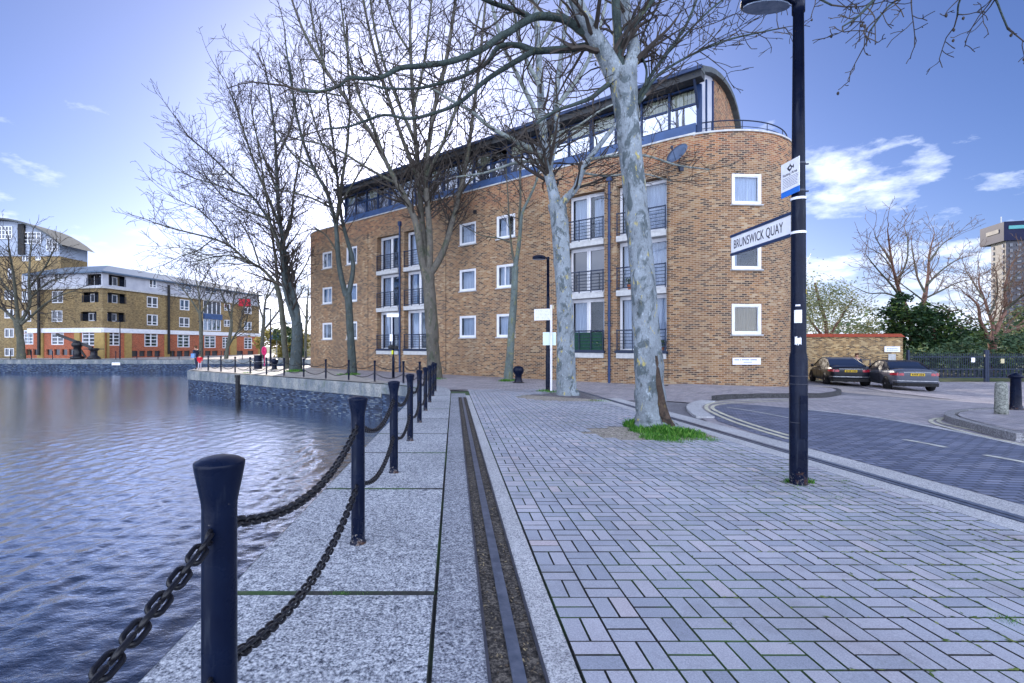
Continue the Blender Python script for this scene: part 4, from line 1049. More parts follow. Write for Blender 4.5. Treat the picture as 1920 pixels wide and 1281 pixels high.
    mb = MB(); mb.face([f2(length, 0, ZG), f2(length, -11, ZG), f2(length, -11, ZE), f2(length, 0, ZE)], [(0, 0), (11, 0), (11, 12), (0, 12)]); mb.face([f2(0, -11, ZG), f2(length, -11, ZG), f2(length, -11, ZE), f2(0, -11, ZE)], [(0, 0), (11, 0), (11, 12), (0, 12)]); mb.build('end_wall', m_brick_far, far)
    mb = MB(); mb.face([f2(0, -1.3, ZG), f2(length, -1.3, ZG), f2(length, -1.3, ZE), f2(0, -1.3, ZE)]); mb.build('lining', m_dark, far)
RW = [('win', 1017, 1093, 652, 727), ('win', 1017, 1093, 775, 850), ('ground', 1000, 1092, 900, 997), ('win', 1245, 1312, 672, 745), ('win', 1240, 1312, 795, 862), ('ground', 1228, 1313, 912, 1002),
      ('bay', 1407, 1530, 680, 775), ('bay', 1407, 1530, 805, 888), ('win', 1552, 1595, 702, 748), ('win', 1550, 1595, 812, 858), ('ground', 1415, 1493, 922, 1006), ('ground', 1540, 1582, 930, 1008),
      ('win', 1690, 1742, 725, 770), ('win', 1690, 1742, 825, 884), ('ground', 1690, 1745, 935, 1012),
      ('inset', 745, 872, 628, 697), ('inset', 743, 865, 760, 825), ('ground', 740, 832, 892, 990), ('inset', 752, 870, 505, 578),
      ('win', 1033, 1087, 530, 590), ('win', 1230, 1330, 560, 620), ('win', 1420, 1505, 585, 637), ('win', 1560, 1610, 605, 650)]
RW += [('base', x, x + 42, 1026, 1066) for x in (910, 965, 1018, 1070, 1172, 1225, 1275, 1420, 1468, 1548, 1640, 1715)]
LW = [('win', 358, 436, 612, 695), ('win', 150, 217, 612, 690), ('win', 356, 432, 747, 826), ('win', 150, 215, 747, 824), ('ground', 354, 440, 884, 985), ('ground', 165, 230, 884, 982),
      ('inset', 570, 682, 620, 690), ('inset', 560, 668, 755, 820), ('ground', 567, 663, 888, 990), ('inset', 600, 700, 495, 572), ('win', 372, 430, 492, 548), ('win', 150, 235, 500, 550)]
LW += [('base', x, x + 40, 1016, 1056) for x in (180, 230, 322, 374, 426, 476)]
far_wing(DRW, RW, 31.5, None, [(860, 905), (1137, 1170), (1592, 1632), (1785, 1815), (735, 750)], [1155], None)
far_wing(DLW, LW, 12.6, None, [(268, 305), (523, 560), (662, 728)], [288], None)
# blue infill between the bays
fnR, DnR, nR = plane_fn(C1, DRW); ta, tb = tpx(C1, DRW, zx(1407, 0)[0]), tpx(C1, DRW, zx(1530, 0)[0]); zc = zpy(C1, DRW, zx(1468, 0)[0], zx(0, 790)[1])
mb = MB(); A = [fnR(ta, .3, zc - .45) - FO2, fnR(tb, .3, zc - .45) - FO2, fnR(tb, -.1, zc - .45) - FO2, fnR(ta, -.1, zc - .45) - FO2]; U = [q + Vector((0, 0, .9)) for q in A]
mb.add(A + U, [(0, 1, 2, 3), (7, 6, 5, 4), (0, 4, 5, 1), (1, 5, 6, 2), (2, 6, 7, 3), (3, 7, 4, 0)]); mb.build('bay_panel', m_blue, far)
# taller arched-roof block at far left
tw = thing('arched_flats', 'tall brick block with an arched roof and pale blue attic at far left', 'building', (-72, 71, -.41)); FO3 = Vector(tw.location)
TX0, TX1, TY = -96.0, -59.2, 71.0
def f3(t, v, z): return Vector((TX0 + t, TY - v, z)) - FO3
def arch(t):                            # roof height along the front
    u = abs(TX0 + t + 68) / 9.0; return 19.3 - 3.1 * min(u, 2.2) ** 2.2 if TX0 + t > -77 else 16.2
TL = TX1 - TX0
wins3 = []
for px0, px1, y0, y1 in ((0, 26, 425, 449), (47, 80, 436, 458), (90, 112, 448, 472)):
    t0, t1 = (px0 - CX) / F * TY - TX0, (px1 - CX) / F * TY - TX0; wins3.append((t0, t1, CZ + (CY - y1) / F * TY, CZ + (CY - y0) / F * TY))
lows = []
for px0, px1 in ((-30, -14), (8, 26)):
    for y0, y1 in ((545, 562), (580, 597), (616, 633), (653, 668)): lows.append(((px0 - CX) / F * TY - TX0, (px1 - CX) / F * TY - TX0, CZ + (CY - y1) / F * TY, CZ + (CY - y0) / F * TY))
for px0, px1, y0, y1 in ((41, 53, 476, 490), (66, 76, 480, 488), (14, 26, 504, 524)): lows.append(((px0 - CX) / F * TY - TX0, (px1 - CX) / F * TY - TX0, CZ + (CY - y1) / F * TY, CZ + (CY - y0) / F * TY))
mb = MB(); wall_grid(mb, f3, 0, TL, -.9, 14.2, lows, .2); 
mb.face([f3(TL, 0, -.9), f3(TL, -5, -.9), f3(TL, -5, 14.2), f3(TL, 0, 14.2)], [(0, 0), (14, 0), (14, 15), (0, 15)]); mb.build('wall', m_brick_far, tw)
mb = MB(); n = 30
for i in range(n):
    a, b = TL * i / n, TL * (i + 1) / n; mb.face([f3(a, .15, 14.2), f3(b, .15, 14.2), f3(b, .15, arch(b)), f3(a, .15, arch(a))])
mb.face([f3(TL, .15, 14.2), f3(TL, -5, 14.2), f3(TL, -5, arch(TL)), f3(TL, .15, arch(TL))]); mb.build('attic_wall', mat('pale_blue_panel', (.33, .37, .46), (.26, .30, .38), .6, .6), tw)
mb = MB()
for i in range(n):
    a, b = (TL + 1.2) * i / n, (TL + 1.2) * (i + 1) / n
    for h0, h1 in ((.0, .25),):
        mb.face([f3(a, 1.2, arch(a) + h1), f3(b, 1.2, arch(b) + h1), f3(b, -5, arch(b) + h1), f3(a, -5, arch(a) + h1)]); mb.face([f3(a, 1.2, arch(a) + h0), f3(b, 1.2, arch(b) + h0), f3(b, 1.2, arch(b) + h1), f3(a, 1.2, arch(a) + h1)])
        mb.face([f3(a, 1.2, arch(a)), f3(a, -.0, arch(a)), f3(b, -.0, arch(b)), f3(b, 1.2, arch(b))])
mb.build('roof', m_slate, tw)
for k, (a, b, c, d) in enumerate(wins3 + lows):
    wf = window_frame(b - a, d - c, .12, .14, mull=((b - a) * -.25, 0, (b - a) * .25) if k < 3 else (0,), trans=((d - c) / 3, (d - c) * 2 / 3) if k < 3 else (), fr2=.09).build('window', m_frame, tw); wf.location = f3((a + b) / 2, .22 if k < 3 else -.1, c)
    pn = MB(); pn.box((0, .03, (d - c) / 2), (b - a - .15, .02, d - c - .15)); pn.build('pane', m_glass, wf)
for px in (44,):
    mb = MB(); mb.box((0, 0, 0), (.9, .3, 4.4)); o = mb.build('pilaster', m_wood, tw); o.location = f3((px - CX) / F * TY - TX0, .3, 16.6)
mb = MB(); mb.face([f3(0, -1, -.9), f3(TL, -1, -.9), f3(TL, -1, 14), f3(0, -1, 14)]); mb.build('lining', m_dark, tw)

# ================================================================ LAMP POSTS AND SIGNS
def text_mesh(txt, size, m, parent, Mx, name='lettering', extr=.001, xs=1.0):
    cu = bpy.data.curves.new(name, 'FONT'); cu.body = txt; cu.size = size; cu.extrude = extr; cu.align_x = 'CENTER'; cu.align_y = 'CENTER'; cu.space_character = 1.04
    o = bpy.data.objects.new(name, cu); COL.objects.link(o); dg = bpy.context.evaluated_depsgraph_get(); me = bpy.data.meshes.new_from_object(o.evaluated_get(dg)); bpy.data.objects.remove(o)
    me.materials.clear(); me.materials.append(m); o = bpy.data.objects.new(name, me); COL.objects.link(o); o.parent = parent; o.matrix_local = Mx @ Matrix.Diagonal((xs, 1, 1, 1)); return o
def lamp(x, y, label, r0=.08, r1=.045, top=4.95, arm=.11, hl=.5, az=180, n=20):
    t = thing('street_lamp', label, 'street lamp', gnd(x, y))
    mb = MB(); mb.lathe([(r0 + .004, -.02), (r0, .02), (r0, 1.25), (r0 - .004, 1.28), (r0 - .012, 1.32), (r0 - .016, 2.7), (r1 + .012, 3.0), (r1, top - .1), (r1 + .01, top - .1), (r1 + .01, top + .05)], n=n); mb.build('post', m_navy, t, smooth=True)
    a = rad(az); d = Vector((math.cos(a), math.sin(a), 0))
    mb = MB(); mb.tube([Vector((0, 0, top - .02)), d * arm * .5 + Vector((0, 0, top + .02)), d * arm + Vector((0, 0, top + .02))], .028, 10); mb.build('arm', m_navy, t, smooth=True)
    # lantern head: flattened ovoid
    mb = MB(); N, K = 16, 16; c0 = d * (arm + hl * .42) + Vector((0, 0, top + .02)); sd_ = Vector((-d.y, d.x, 0)); ring = []
    for i in range(N + 1):
        u = -1 + 2 * i / N; w_ = .155 * max(0, 1 - abs(u) ** 2.4) ** .5 + .004; h_ = .10 * max(0, 1 - abs(u) ** 2.2) ** .5 + .003
        ring.append([c0 + d * (u * hl / 2) + sd_ * (w_ * math.cos(q)) + Vector((0, 0, max(-.055, h_ * math.sin(q)))) for q in [2 * math.pi * k / K for k in range(K)]])
    vs_ = [p for r in ring for p in r]; fs = [(i * K + j, i * K + (j + 1) % K, (i + 1) * K + (j + 1) % K, (i + 1) * K + j) for i in range(N) for j in range(K)]
    mb.add(vs_, fs); mb.build('lantern', m_navy, t, smooth=True)
    mb = MB(); q = [c0 + d * (.23 * math.cos(k * .3927)) + sd_ * (.105 * math.sin(k * .3927)) + Vector((0, 0, -.0555)) for k in range(16)]; e = [p + Vector((0, 0, -.012)) for p in q]
    mb.face(e[::-1]); [mb.face([q[i], q[(i + 1) % 16], e[(i + 1) % 16], e[i]]) for i in range(16)]
    mb.build('lens', mat('lamp_lens', (.12, .16, .24), (.2, .24, .32), 14, .25), t)
    return t
LX, LY = gp(1497, 908)
lp = lamp(LX, LY, 'dark blue street lamp post in the paving at right, carrying the street sign', .079, .047, 4.80)
dr = MB(); dr.box((0, -.0815, .68), (.075, .006, .42)); dr.build('access_door', m_navy, lp)
stk = MB(); lz = lambda py: CZ + (648 - py) / F * LY - gz(LX, LY)
def wrap(mb, z0, z1, a0, a1, r, jag=0):
    n = 8; rj = random.Random(int(z0 * 1000))
    for i in range(n):
        u, v = rad(a0 + (a1 - a0) * i / n), rad(a0 + (a1 - a0) * (i + 1) / n); j = [rj.uniform(-jag, jag) for _ in range(4)]
        mb.face([(r * math.cos(u), r * math.sin(u), z0 + j[0]), (r * math.cos(v), r * math.sin(v), z0 + j[1]), (r * math.cos(v), r * math.sin(v), z1 + j[2]), (r * math.cos(u), r * math.sin(u), z1 + j[3])])
wrap(stk, lz(606), lz(582), 205, 262, .0672); wrap(stk, lz(646), lz(633), 210, 258, .0675, .012); wrap(stk, lz(575), lz(572), 215, 250, .0672); stk.build('sticker', m_signw, lp)
st2 = MB(); wrap(st2, lz(552), lz(543), 305, 355, .067); st2.build('yellow_tag', mat('yellow_tag', (.6, .42, .02), (.5, .35, .02), 9, .5), lp)
wr = MB()
for z in (.62, 1.0, 1.08): wr.tube([(.0805 * math.cos(rad(a)), .0805 * math.sin(rad(a)), z) for a in range(0, 360, 20)], .004, 4, closed=True)
wr.build('tape', m_iron, lp)
# street name sign: runs away from the camera, face towards the path
def sign_frame(o3):                      # x: reading direction (towards the camera end .. away) , y up, z face normal (-X)
    return o3
def plate_sign(name, label, y0, ln, z0, ht, cat, off, edge_mat, ins=.012, thick=.02, slope=0):
    dirn = Vector((-.0316, 1, 0)).normalized(); t = thing(name, label, cat, Vector((LX, LY, 0)) + Vector((0, 0, gz(LX, LY))))
    c = dirn * (y0 + ln / 2) + Vector((off, 0, z0 + ht / 2)); nrm = Vector((-1, -.0316, 0)).normalized()
    xr = Vector((0, 0, 1)).cross(nrm).normalized()  # reading direction seen from -X side
    M_ = Matrix(((xr.x, 0, nrm.x, c.x), (xr.y, 0, nrm.y, c.y), (0, 1, 0, c.z), (0, 0, 0, 1)))
    return t, M_
t_, M_ = plate_sign('street_sign', 'white BRUNSWICK QUAY street name plate fixed to the tall lamp post', .055, 1.12, lz(438), lz(394) - lz(438), 'street sign', -.0, m_bluef)
ht = lz(394) - lz(438)
mb = MB(); mb.box((0, 0, 0), (1.12, ht - .03, .012)); o = mb.build('plate', m_signw, t_); o.matrix_local = M_
mb = MB(); mb.box((0, ht / 2 - .005, .0), (1.14, .03, .03)); mb.box((0, -ht / 2 + .005, 0), (1.14, .03, .03)); o = mb.build('frame', m_bluef, t_); o.matrix_local = M_
text_mesh('BRUNSWICK QUAY', .150, m_ink, t_, M_ @ Matrix.Translation((-.055, -.005, .0075)), xs=.66)
for py in (373.5, 437):
    mb = MB(); mb.lathe([(.066, -.012), (.069, -.012), (.069, .012), (.066, .012)], (0, 0, lz(py)), 24); mb.build('clamp', m_signw, t_)
t_, M_ = plate_sign('notice_sign', 'small white area notice with blue foot above the street name plate', -.135, .262, lz(366), lz(302) - lz(366), 'notice', -.085, m_signw)
ht = lz(302) - lz(366); wd = .262
mb = MB(); mb.box((0, .028, 0), (wd, ht - .056, .006)); o = mb.build('plate', m_signw, t_); o.matrix_local = M_
mb = MB(); mb.box((0, -ht / 2 + .026, 0), (wd, .056, .0064)); o = mb.build('blue_footer', m_signb, t_); o.matrix_local = M_
text_mesh('Fishing Area', .040, m_ink, t_, M_ @ Matrix.Translation((0, .045, .0035)))
em = MB()                               # emblem: round fish with tail and fins
N = 20; ring_o = [(.034 * math.cos(2 * math.pi * i / N), .026 * math.sin(2 * math.pi * i / N)) for i in range(N)]; ring_i = [(.016 * math.cos(2 * math.pi * i / N) + .003, .011 * math.sin(2 * math.pi * i / N)) for i in range(N)]
for i in range(N):
    j = (i + 1) % N; em.face([(*ring_o[i], 0), (*ring_o[j], 0), (*ring_i[j], 0), (*ring_i[i], 0)])
for tri in (((.03, 0), (.058, .022), (.058, -.018)), ((-.006, .022), (.006, .045), (.016, .022)), ((-.01, -.022), (0, -.042), (.012, -.022)), ((-.03, .006), (-.046, .012), (-.03, -.008))): em.face([(a, b, 0) for a, b in tri])
o = em.build('emblem', m_ink, t_); o.matrix_local = M_ @ Matrix.Translation((0, .10, .0042))
lb = MB(); r2 = random.Random(2)
for k in range(7):
    y = .012 - k * .0155; x = -.105
    while x < .10:
        w_ = r2.uniform(.012, .034); lb.box((x + w_ / 2, y, .0035), (w_, .0045, .001)); x += w_ + .006
o = lb.build('small_print', mat('small_print', (.10, .11, .17), (.16, .17, .24), 20, .6), t_); o.matrix_local = M_
for py in (308, 359):
    mb = MB(); mb.lathe([(.057, -.008), (.061, -.008), (.061, .008), (.057, .008)], (0, 0, lz(py)), 20); mb.tube([(.05, .0, lz(py)), (.10, .0, lz(py) + .003)], .008, 6); mb.build('clamp', m_iron, t_)

x2, y2 = gp(1027.5, 733); l2 = lamp(x2, y2, 'dark lamp post in front of the brick wall, small lantern reaching left', .085, .045, 4.75, n=12)
x3, y3 = gp(478, 689); l3 = lamp(x3, y3 + 3, 'thin dark lamp post on the far side of the jetty', .085, .045, 4.75, n=10)
# white sign pole beside the second lamp
wx, wy = gp(1033, 734); t_ = thing('sign_pole', 'white pole with two notice boards beside the dark lamp post', 'sign post', gnd(wx, wy - .05))
mb = MB(); mb.tube([(0, 0, -.02), (0, 0, 3.05)], .038, 12); mb.build('pole', mat('white_pole', (.72, .70, .74), (.6, .58, .64), 4, .4), t_, smooth=True)
mb = MB(); mb.box((-.28, .18, 2.72), (.62, .02, .40), Matrix.Rotation(rad(-30), 3, 'Z')); mb.build('notice_board', m_signw, t_)
mb = MB(); mb.box((-.05, .0, 1.86), (.46, .02, .46), Matrix.Rotation(rad(0), 3, 'Z') ); o = mb.build('notice_board', mat('pale_green_board', (.62, .76, .74), (.7, .78, .76), 4, .5), t_); o.location = (0, .06, 0)
ib = MB(); r2 = random.Random(12)
for k in range(7):
    x = -.26
    while x < .2:
        w_ = r2.uniform(.03, .09); ib.box((x + w_ / 2, -.012, .15 - k * .05), (w_, .002, .012)); x += w_ + .02
o = ib.build('lettering', mat('faint_print', (.35, .36, .42), (.45, .45, .5), 20, .6), t_); o.location = (-.28 + .0, .18, 2.72); o.rotation_euler = (0, 0, rad(-30))
mb = MB(); mb.box((.07, .0, 2.98), (.05, .02, .12)); mb.build('tag', m_cream, t_)
# traffic sign pole near the corner
tx, ty = gp(737.5, 710); t_ = thing('sign_pole', 'dark sign post with small white plates left of the blue downpipe', 'sign post', gnd(tx, ty))
mb = MB(); mb.tube([(0, 0, 0), (0, 0, 3.35)], .045, 10); mb.lathe([(.07, 0), (.07, 1.1), (.05, 1.15)], n=10); mb.build('pole', m_navy, t_, smooth=True)
mb = MB(); mb.box((-.02, -.07, 3.25), (.62, .02, .18)); mb.build('plate', m_signw, t_); mb = MB(); mb.box((-.1, -.07, 2.1), (.15, .02, .36)); mb.build('plate', m_signw, t_)
mb = MB(); mb.lathe([(.02, -.1), (.16, -.08), (.18, 0), (.12, .1), (.02, .12)], (-.1, 0, 1.62), 10); mb.lathe([(.02, -.09), (.13, -.07), (.14, 0), (.08, .1), (.02, .11)], (.12, 0, 1.6), 10); mb.build('flower_bracket', m_wood, t_)
mb = MB(); mb.box((-.04, -.06, 1.35), (.09, .04, .2)); mb.build('yellow_tag', mat('lime_tag', (.5, .52, .02), (.42, .42, .02), 9, .5), t_)

# ================================================================ DOCK BOLLARDS, BIN, LIFEBUOY
def dockbollard(x, y, label, s=1):
    t = thing('mooring_bollard', label, 'bollard', gnd(x, y), 0, 'black iron mooring bollards on the quay')
    mb = MB(); mb.lathe([(.20 * s, -.02), (.20 * s, .05), (.165 * s, .12), (.15 * s, .28), (.16 * s, .36), (.2 * s, .42), (.245 * s, .5), (.255 * s, .58), (.235 * s, .67), (.18 * s, .73), (.09 * s, .765), (.01, .775)], n=24); mb.build('body', m_navy, t, smooth=True)
    mb = MB(); mb.lathe([(.27 * s, -.02), (.27 * s, .03), (.2 * s, .04)], n=20); mb.build('base', m_black, t); return t
dockbollard(*gp(972, 718), 'round headed black mooring bollard by the thin tree and brick wall')
dockbollard(*gp(514.5, 693), 'round headed black mooring bollard on the sunlit jetty', 1.05)
bx, by = gp(484, 692); t_ = thing('litter_bin', 'black cylindrical litter bin on the jetty', 'litter bin', gnd(bx, by))
mb = MB(); mb.lathe([(.28, 0), (.28, .52), (.285, .53), (.285, .56), (.28, .57), (.28, .93), (.3, .95), (.3, 1.0), (.27, 1.0), (.26, .9)], n=22); mb.build('body', m_navy, t_, smooth=False)
mb = MB(); mb.tube([(.288 * math.cos(rad(a)), .288 * math.sin(rad(a)), .53) for a in range(0, 360, 18)], .014, 5, closed=True); mb.build('band', m_steel, t_)
bx, by = gp(496, 690); by += 3.5; bx *= by / (by - 3.5); t_ = thing('lifebuoy_post', 'pink lifebuoy housing on a post behind the litter bin', 'lifebuoy', gnd(bx, by))
m_pink = mat('pink_plastic', (.65, .03, .16), (.55, .03, .13), 5, .4)
mb = MB(); mb.tube([(0, 0, 0), (0, 0, 1.5)], .045, 8); mb.build('post', m_pink, t_)
mb = MB(); mb.tube([(.15 * math.cos(rad(a)), -.06, 1.25 + .30 * math.sin(rad(a))) for a in range(0, 360, 15)], .075, 8, closed=True); mb.box((0, -.04, 1.25), (.26, .06, .5)); mb.build('housing', m_pink, t_, smooth=True)
# old dock winch on the far quay
def farp(px, Y): return ((px - CX) / F * Y, Y)
x, y = farp(145, 61.6); t_ = thing('dock_winch', 'black iron dock winch with a raised beam on the far quay', 'winch', gnd(x, y))
mb = MB(); mb.lathe([(.75, 0), (.75, .3), (.45, .4), (.4, 1.5), (.6, 1.65), (.6, 2.0), (.2, 2.3)], n=12); mb.build('body', m_black, t_, smooth=True)
mb = MB(); mb.bar((-2.6, 0, 3.1), (1.9, 0, 1.4), .26, .3); mb.bar((-.3, 0, 2.2), (.9, .2, .2), .2, .2); mb.build('beam', m_black, t_)
x, y = farp(176, 61.6); t_ = thing('capstan', 'black iron capstan beside the winch on the far quay', 'capstan', gnd(x, y))
mb = MB(); mb.lathe([(.75, 0), (.7, .2), (.4, .45), (.38, 1.0), (.6, 1.2), (.6, 1.35), (.1, 1.4)], n=14); mb.build('drum', m_black, t_, smooth=True)
mb = MB(); [mb.bar((0, 0, 1.25), (1.1 * math.cos(a), 1.1 * math.sin(a), 1.25), .1, .1) for a in (0.3, 1.9, 3.4, 5.0)]; mb.build('bar', m_black, t_)
# railing posts along the far quay
proto = None
for i in range(34):
    x = -15 - 2.6 * i; y = 60.45
    if proto is None:
        proto = mk_bollard(8).build('quay_post', m_navy, loc=gnd(x, y)); o = proto; tag(o, None, 'bollard', 'thin posts along the far quay edge')
    else: o = dup(proto, gnd(x, y))
    o['label'] = 'thin dark post on the edge of the far quay across the water'
x, y = farp(218, 59.9); mb = MB(); mb.box((0, 0, 0), (1.0, .04, .32)); o = mb.build('notice_sign', m_signw, loc=(x, 59.85, -.95)); tag(o, 'small white notice on the far dock wall', 'notice')
# far lamps
for px in (225, 380):
    x, y = farp(px, 62.2); lamp(x, y, 'thin lamp post in front of the far flats, ' + ('left of the brick corner' if px < 300 else 'beside the glazed bay'), .08, .045, 4.75, n=8)

# ================================================================ PEOPLE
def person_mesh(name, joints, bones, mt, parent, sub=2, smooth=True):
    me = bpy.data.meshes.new(name); names = list(joints); me.from_pydata([joints[k][0] for k in names], [(names.index(a), names.index(b)) for a, b in bones], []); me.materials.append(mt)
    o = bpy.data.objects.new(name, me); COL.objects.link(o); o.parent = parent
    o.modifiers.new('skin', 'SKIN'); me.skin_vertices[0].data
    for i, k in enumerate(names): r = joints[k][1]; me.skin_vertices[0].data[i].radius = r if isinstance(r, tuple) else (r, r); me.skin_vertices[0].data[i].use_root = (i == 0)
    ss_ = o.modifiers.new('sub', 'SUBSURF'); ss_.levels = sub; ss_.render_levels = sub
    for p in me.polygons: p.use_smooth = True
    o.modifiers['skin'].use_smooth_shade = True
    return o
m_skin = mat('skin', (.45, .26, .19), (.40, .22, .16), 6, .5); m_hair = mat('brown_hair', (.07, .035, .018), (.12, .06, .03), 30, .7)
m_jack = mat('navy_jacket', (.012, .018, .04), (.02, .03, .055), 8, .8); m_jean = mat('dark_jeans', (.03, .04, .07), (.02, .026, .05), 12, .85); m_red = mat('red_coat', (.62, .015, .03), (.5, .01, .03), 8, .7); m_pale = mat('pale_leggings', (.42, .40, .45), (.34, .32, .38), 8, .8); m_bagb = mat('blue_bag_cloth', (.10, .22, .45), (.16, .28, .5), 7, .7)
def person(loc, rz, h, label, coat, legs, lean=0.0, bag=False, arms=(1, 1)):
    t = thing('person', label, 'person', loc, rz); k = h / 1.7
    V = lambda x, y, z: (x * k + (0), (y + lean * max(0, z - .85)) * k, z * k)
    J = {'pel': (V(0, 0, .92), (.15 * k, .11 * k)), 'waist': (V(0, 0, 1.08), (.14 * k, .105 * k)), 'chest': (V(0, 0, 1.28), (.17 * k, .12 * k)), 'sh': (V(0, 0, 1.41), (.12 * k, .09 * k)), 'neck': (V(0, 0, 1.49), .055 * k), 'head': (V(0, .015, 1.58), (.078 * k, .092 * k)), 'top': (V(0, .01, 1.66), (.06 * k, .07 * k))}
    B = [('pel', 'waist'), ('waist', 'chest'), ('chest', 'sh'), ('sh', 'neck'), ('neck', 'head'), ('head', 'top')]
    for s, n in ((-1, 'l'), (1, 'r')):
        J['hip' + n] = (V(s * .09, 0, .86), .095 * k); J['kn' + n] = (V(s * .10, .05 * s, .48), .062 * k); J['an' + n] = (V(s * .10, .10 * s - .03, .09), .042 * k); J['toe' + n] = (V(s * .11, .10 * s + .12, .035), .035 * k)
        B += [('pel', 'hip' + n), ('hip' + n, 'kn' + n), ('kn' + n, 'an' + n), ('an' + n, 'toe' + n)]
        J['sho' + n] = (V(s * .18, 0, 1.38), .06 * k); J['el' + n] = (V(s * .25, .02, 1.12), .045 * k); J['wr' + n] = (V(s * .22, .18 * arms[0 if s < 0 else 1], .92), .034 * k); J['ha' + n] = (V(s * .21, .24 * arms[0 if s < 0 else 1], .86), (.036 * k, .02 * k))
        B += [('sh', 'sho' + n), ('sho' + n, 'el' + n), ('el' + n, 'wr' + n), ('wr' + n, 'ha' + n)]
    person_mesh('body', J, B, m_skin, t)
    def grow(keys, add): return {q: (J[q][0], tuple(x + add * k for x in (J[q][1] if isinstance(J[q][1], tuple) else (J[q][1],) * 2))) for q in keys}
    cj = grow(['pel', 'waist', 'chest', 'sh', 'shol', 'ell', 'wrl', 'shor', 'elr', 'wrr'], .022); cj['hem'] = (V(0, 0, .74), (.17 * k, .13 * k))
    person_mesh('coat', cj, [('hem', 'pel'), ('pel', 'waist'), ('waist', 'chest'), ('chest', 'sh'), ('sh', 'shol'), ('shol', 'ell'), ('ell', 'wrl'), ('sh', 'shor'), ('shor', 'elr'), ('elr', 'wrr')], coat, t)
    for n in 'lr':
        lj = grow(['hip' + n, 'kn' + n, 'an' + n], .012); person_mesh('trouser_leg', lj, [('hip' + n, 'kn' + n), ('kn' + n, 'an' + n)], legs, t, 2)
        sj = grow(['an' + n, 'toe' + n], .012); person_mesh('shoe', sj, [('an' + n, 'toe' + n)], m_black, t, 1)
    hj = {'a': (V(0, -.02, 1.62), (.088 * k, .098 * k)), 'b': (V(0, -.01, 1.69), (.07 * k, .08 * k)), 'c': (V(0, -.06, 1.54), (.07 * k, .05 * k))}
    person_mesh('hair', hj, [('a', 'b'), ('a', 'c')], m_hair, t)
    fm = MB(); hc = Vector(V(0, .015, 1.58))
    for s in (-1, 1): fm.lathe([(.001, -.008), (.009 * k, 0), (.001, .008)], hc + Vector((s * .032 * k, .09 * k, .012 * k)), 6)
    fm.build('eye', m_black, t)
    nm = MB(); nm.lathe([(.012 * k, -.02 * k), (.01 * k, 0), (.003, .02 * k)], hc + Vector((0, .098 * k, -.012 * k)), 6); nm.build('nose', m_skin, t)
    if bag:
        bmh = MB(); bmh.box((-.24 * k, .06, 1.0 * k), (.12, .3, .3)); bmh.tube([(-.2, .0, 1.1 * k), (-.05, .05, 1.42 * k), (.12, 0, 1.3 * k)], .015, 5); bmh.build('bag', m_bagb, t)
    return t
px_, py_ = gp(368.5, 692.5)
person(gnd(px_, py_), rad(75), 1.66, 'adult in a dark navy jacket with a blue bag at the end of the jetty', m_jack, m_jean, lean=.12, bag=True)
px_, py_ = gp(374.5, 693); person(gnd(px_, py_), rad(10), 1.06, 'small child in a bright red coat standing beside the adult', m_red, m_pale, arms=(.2, .2))

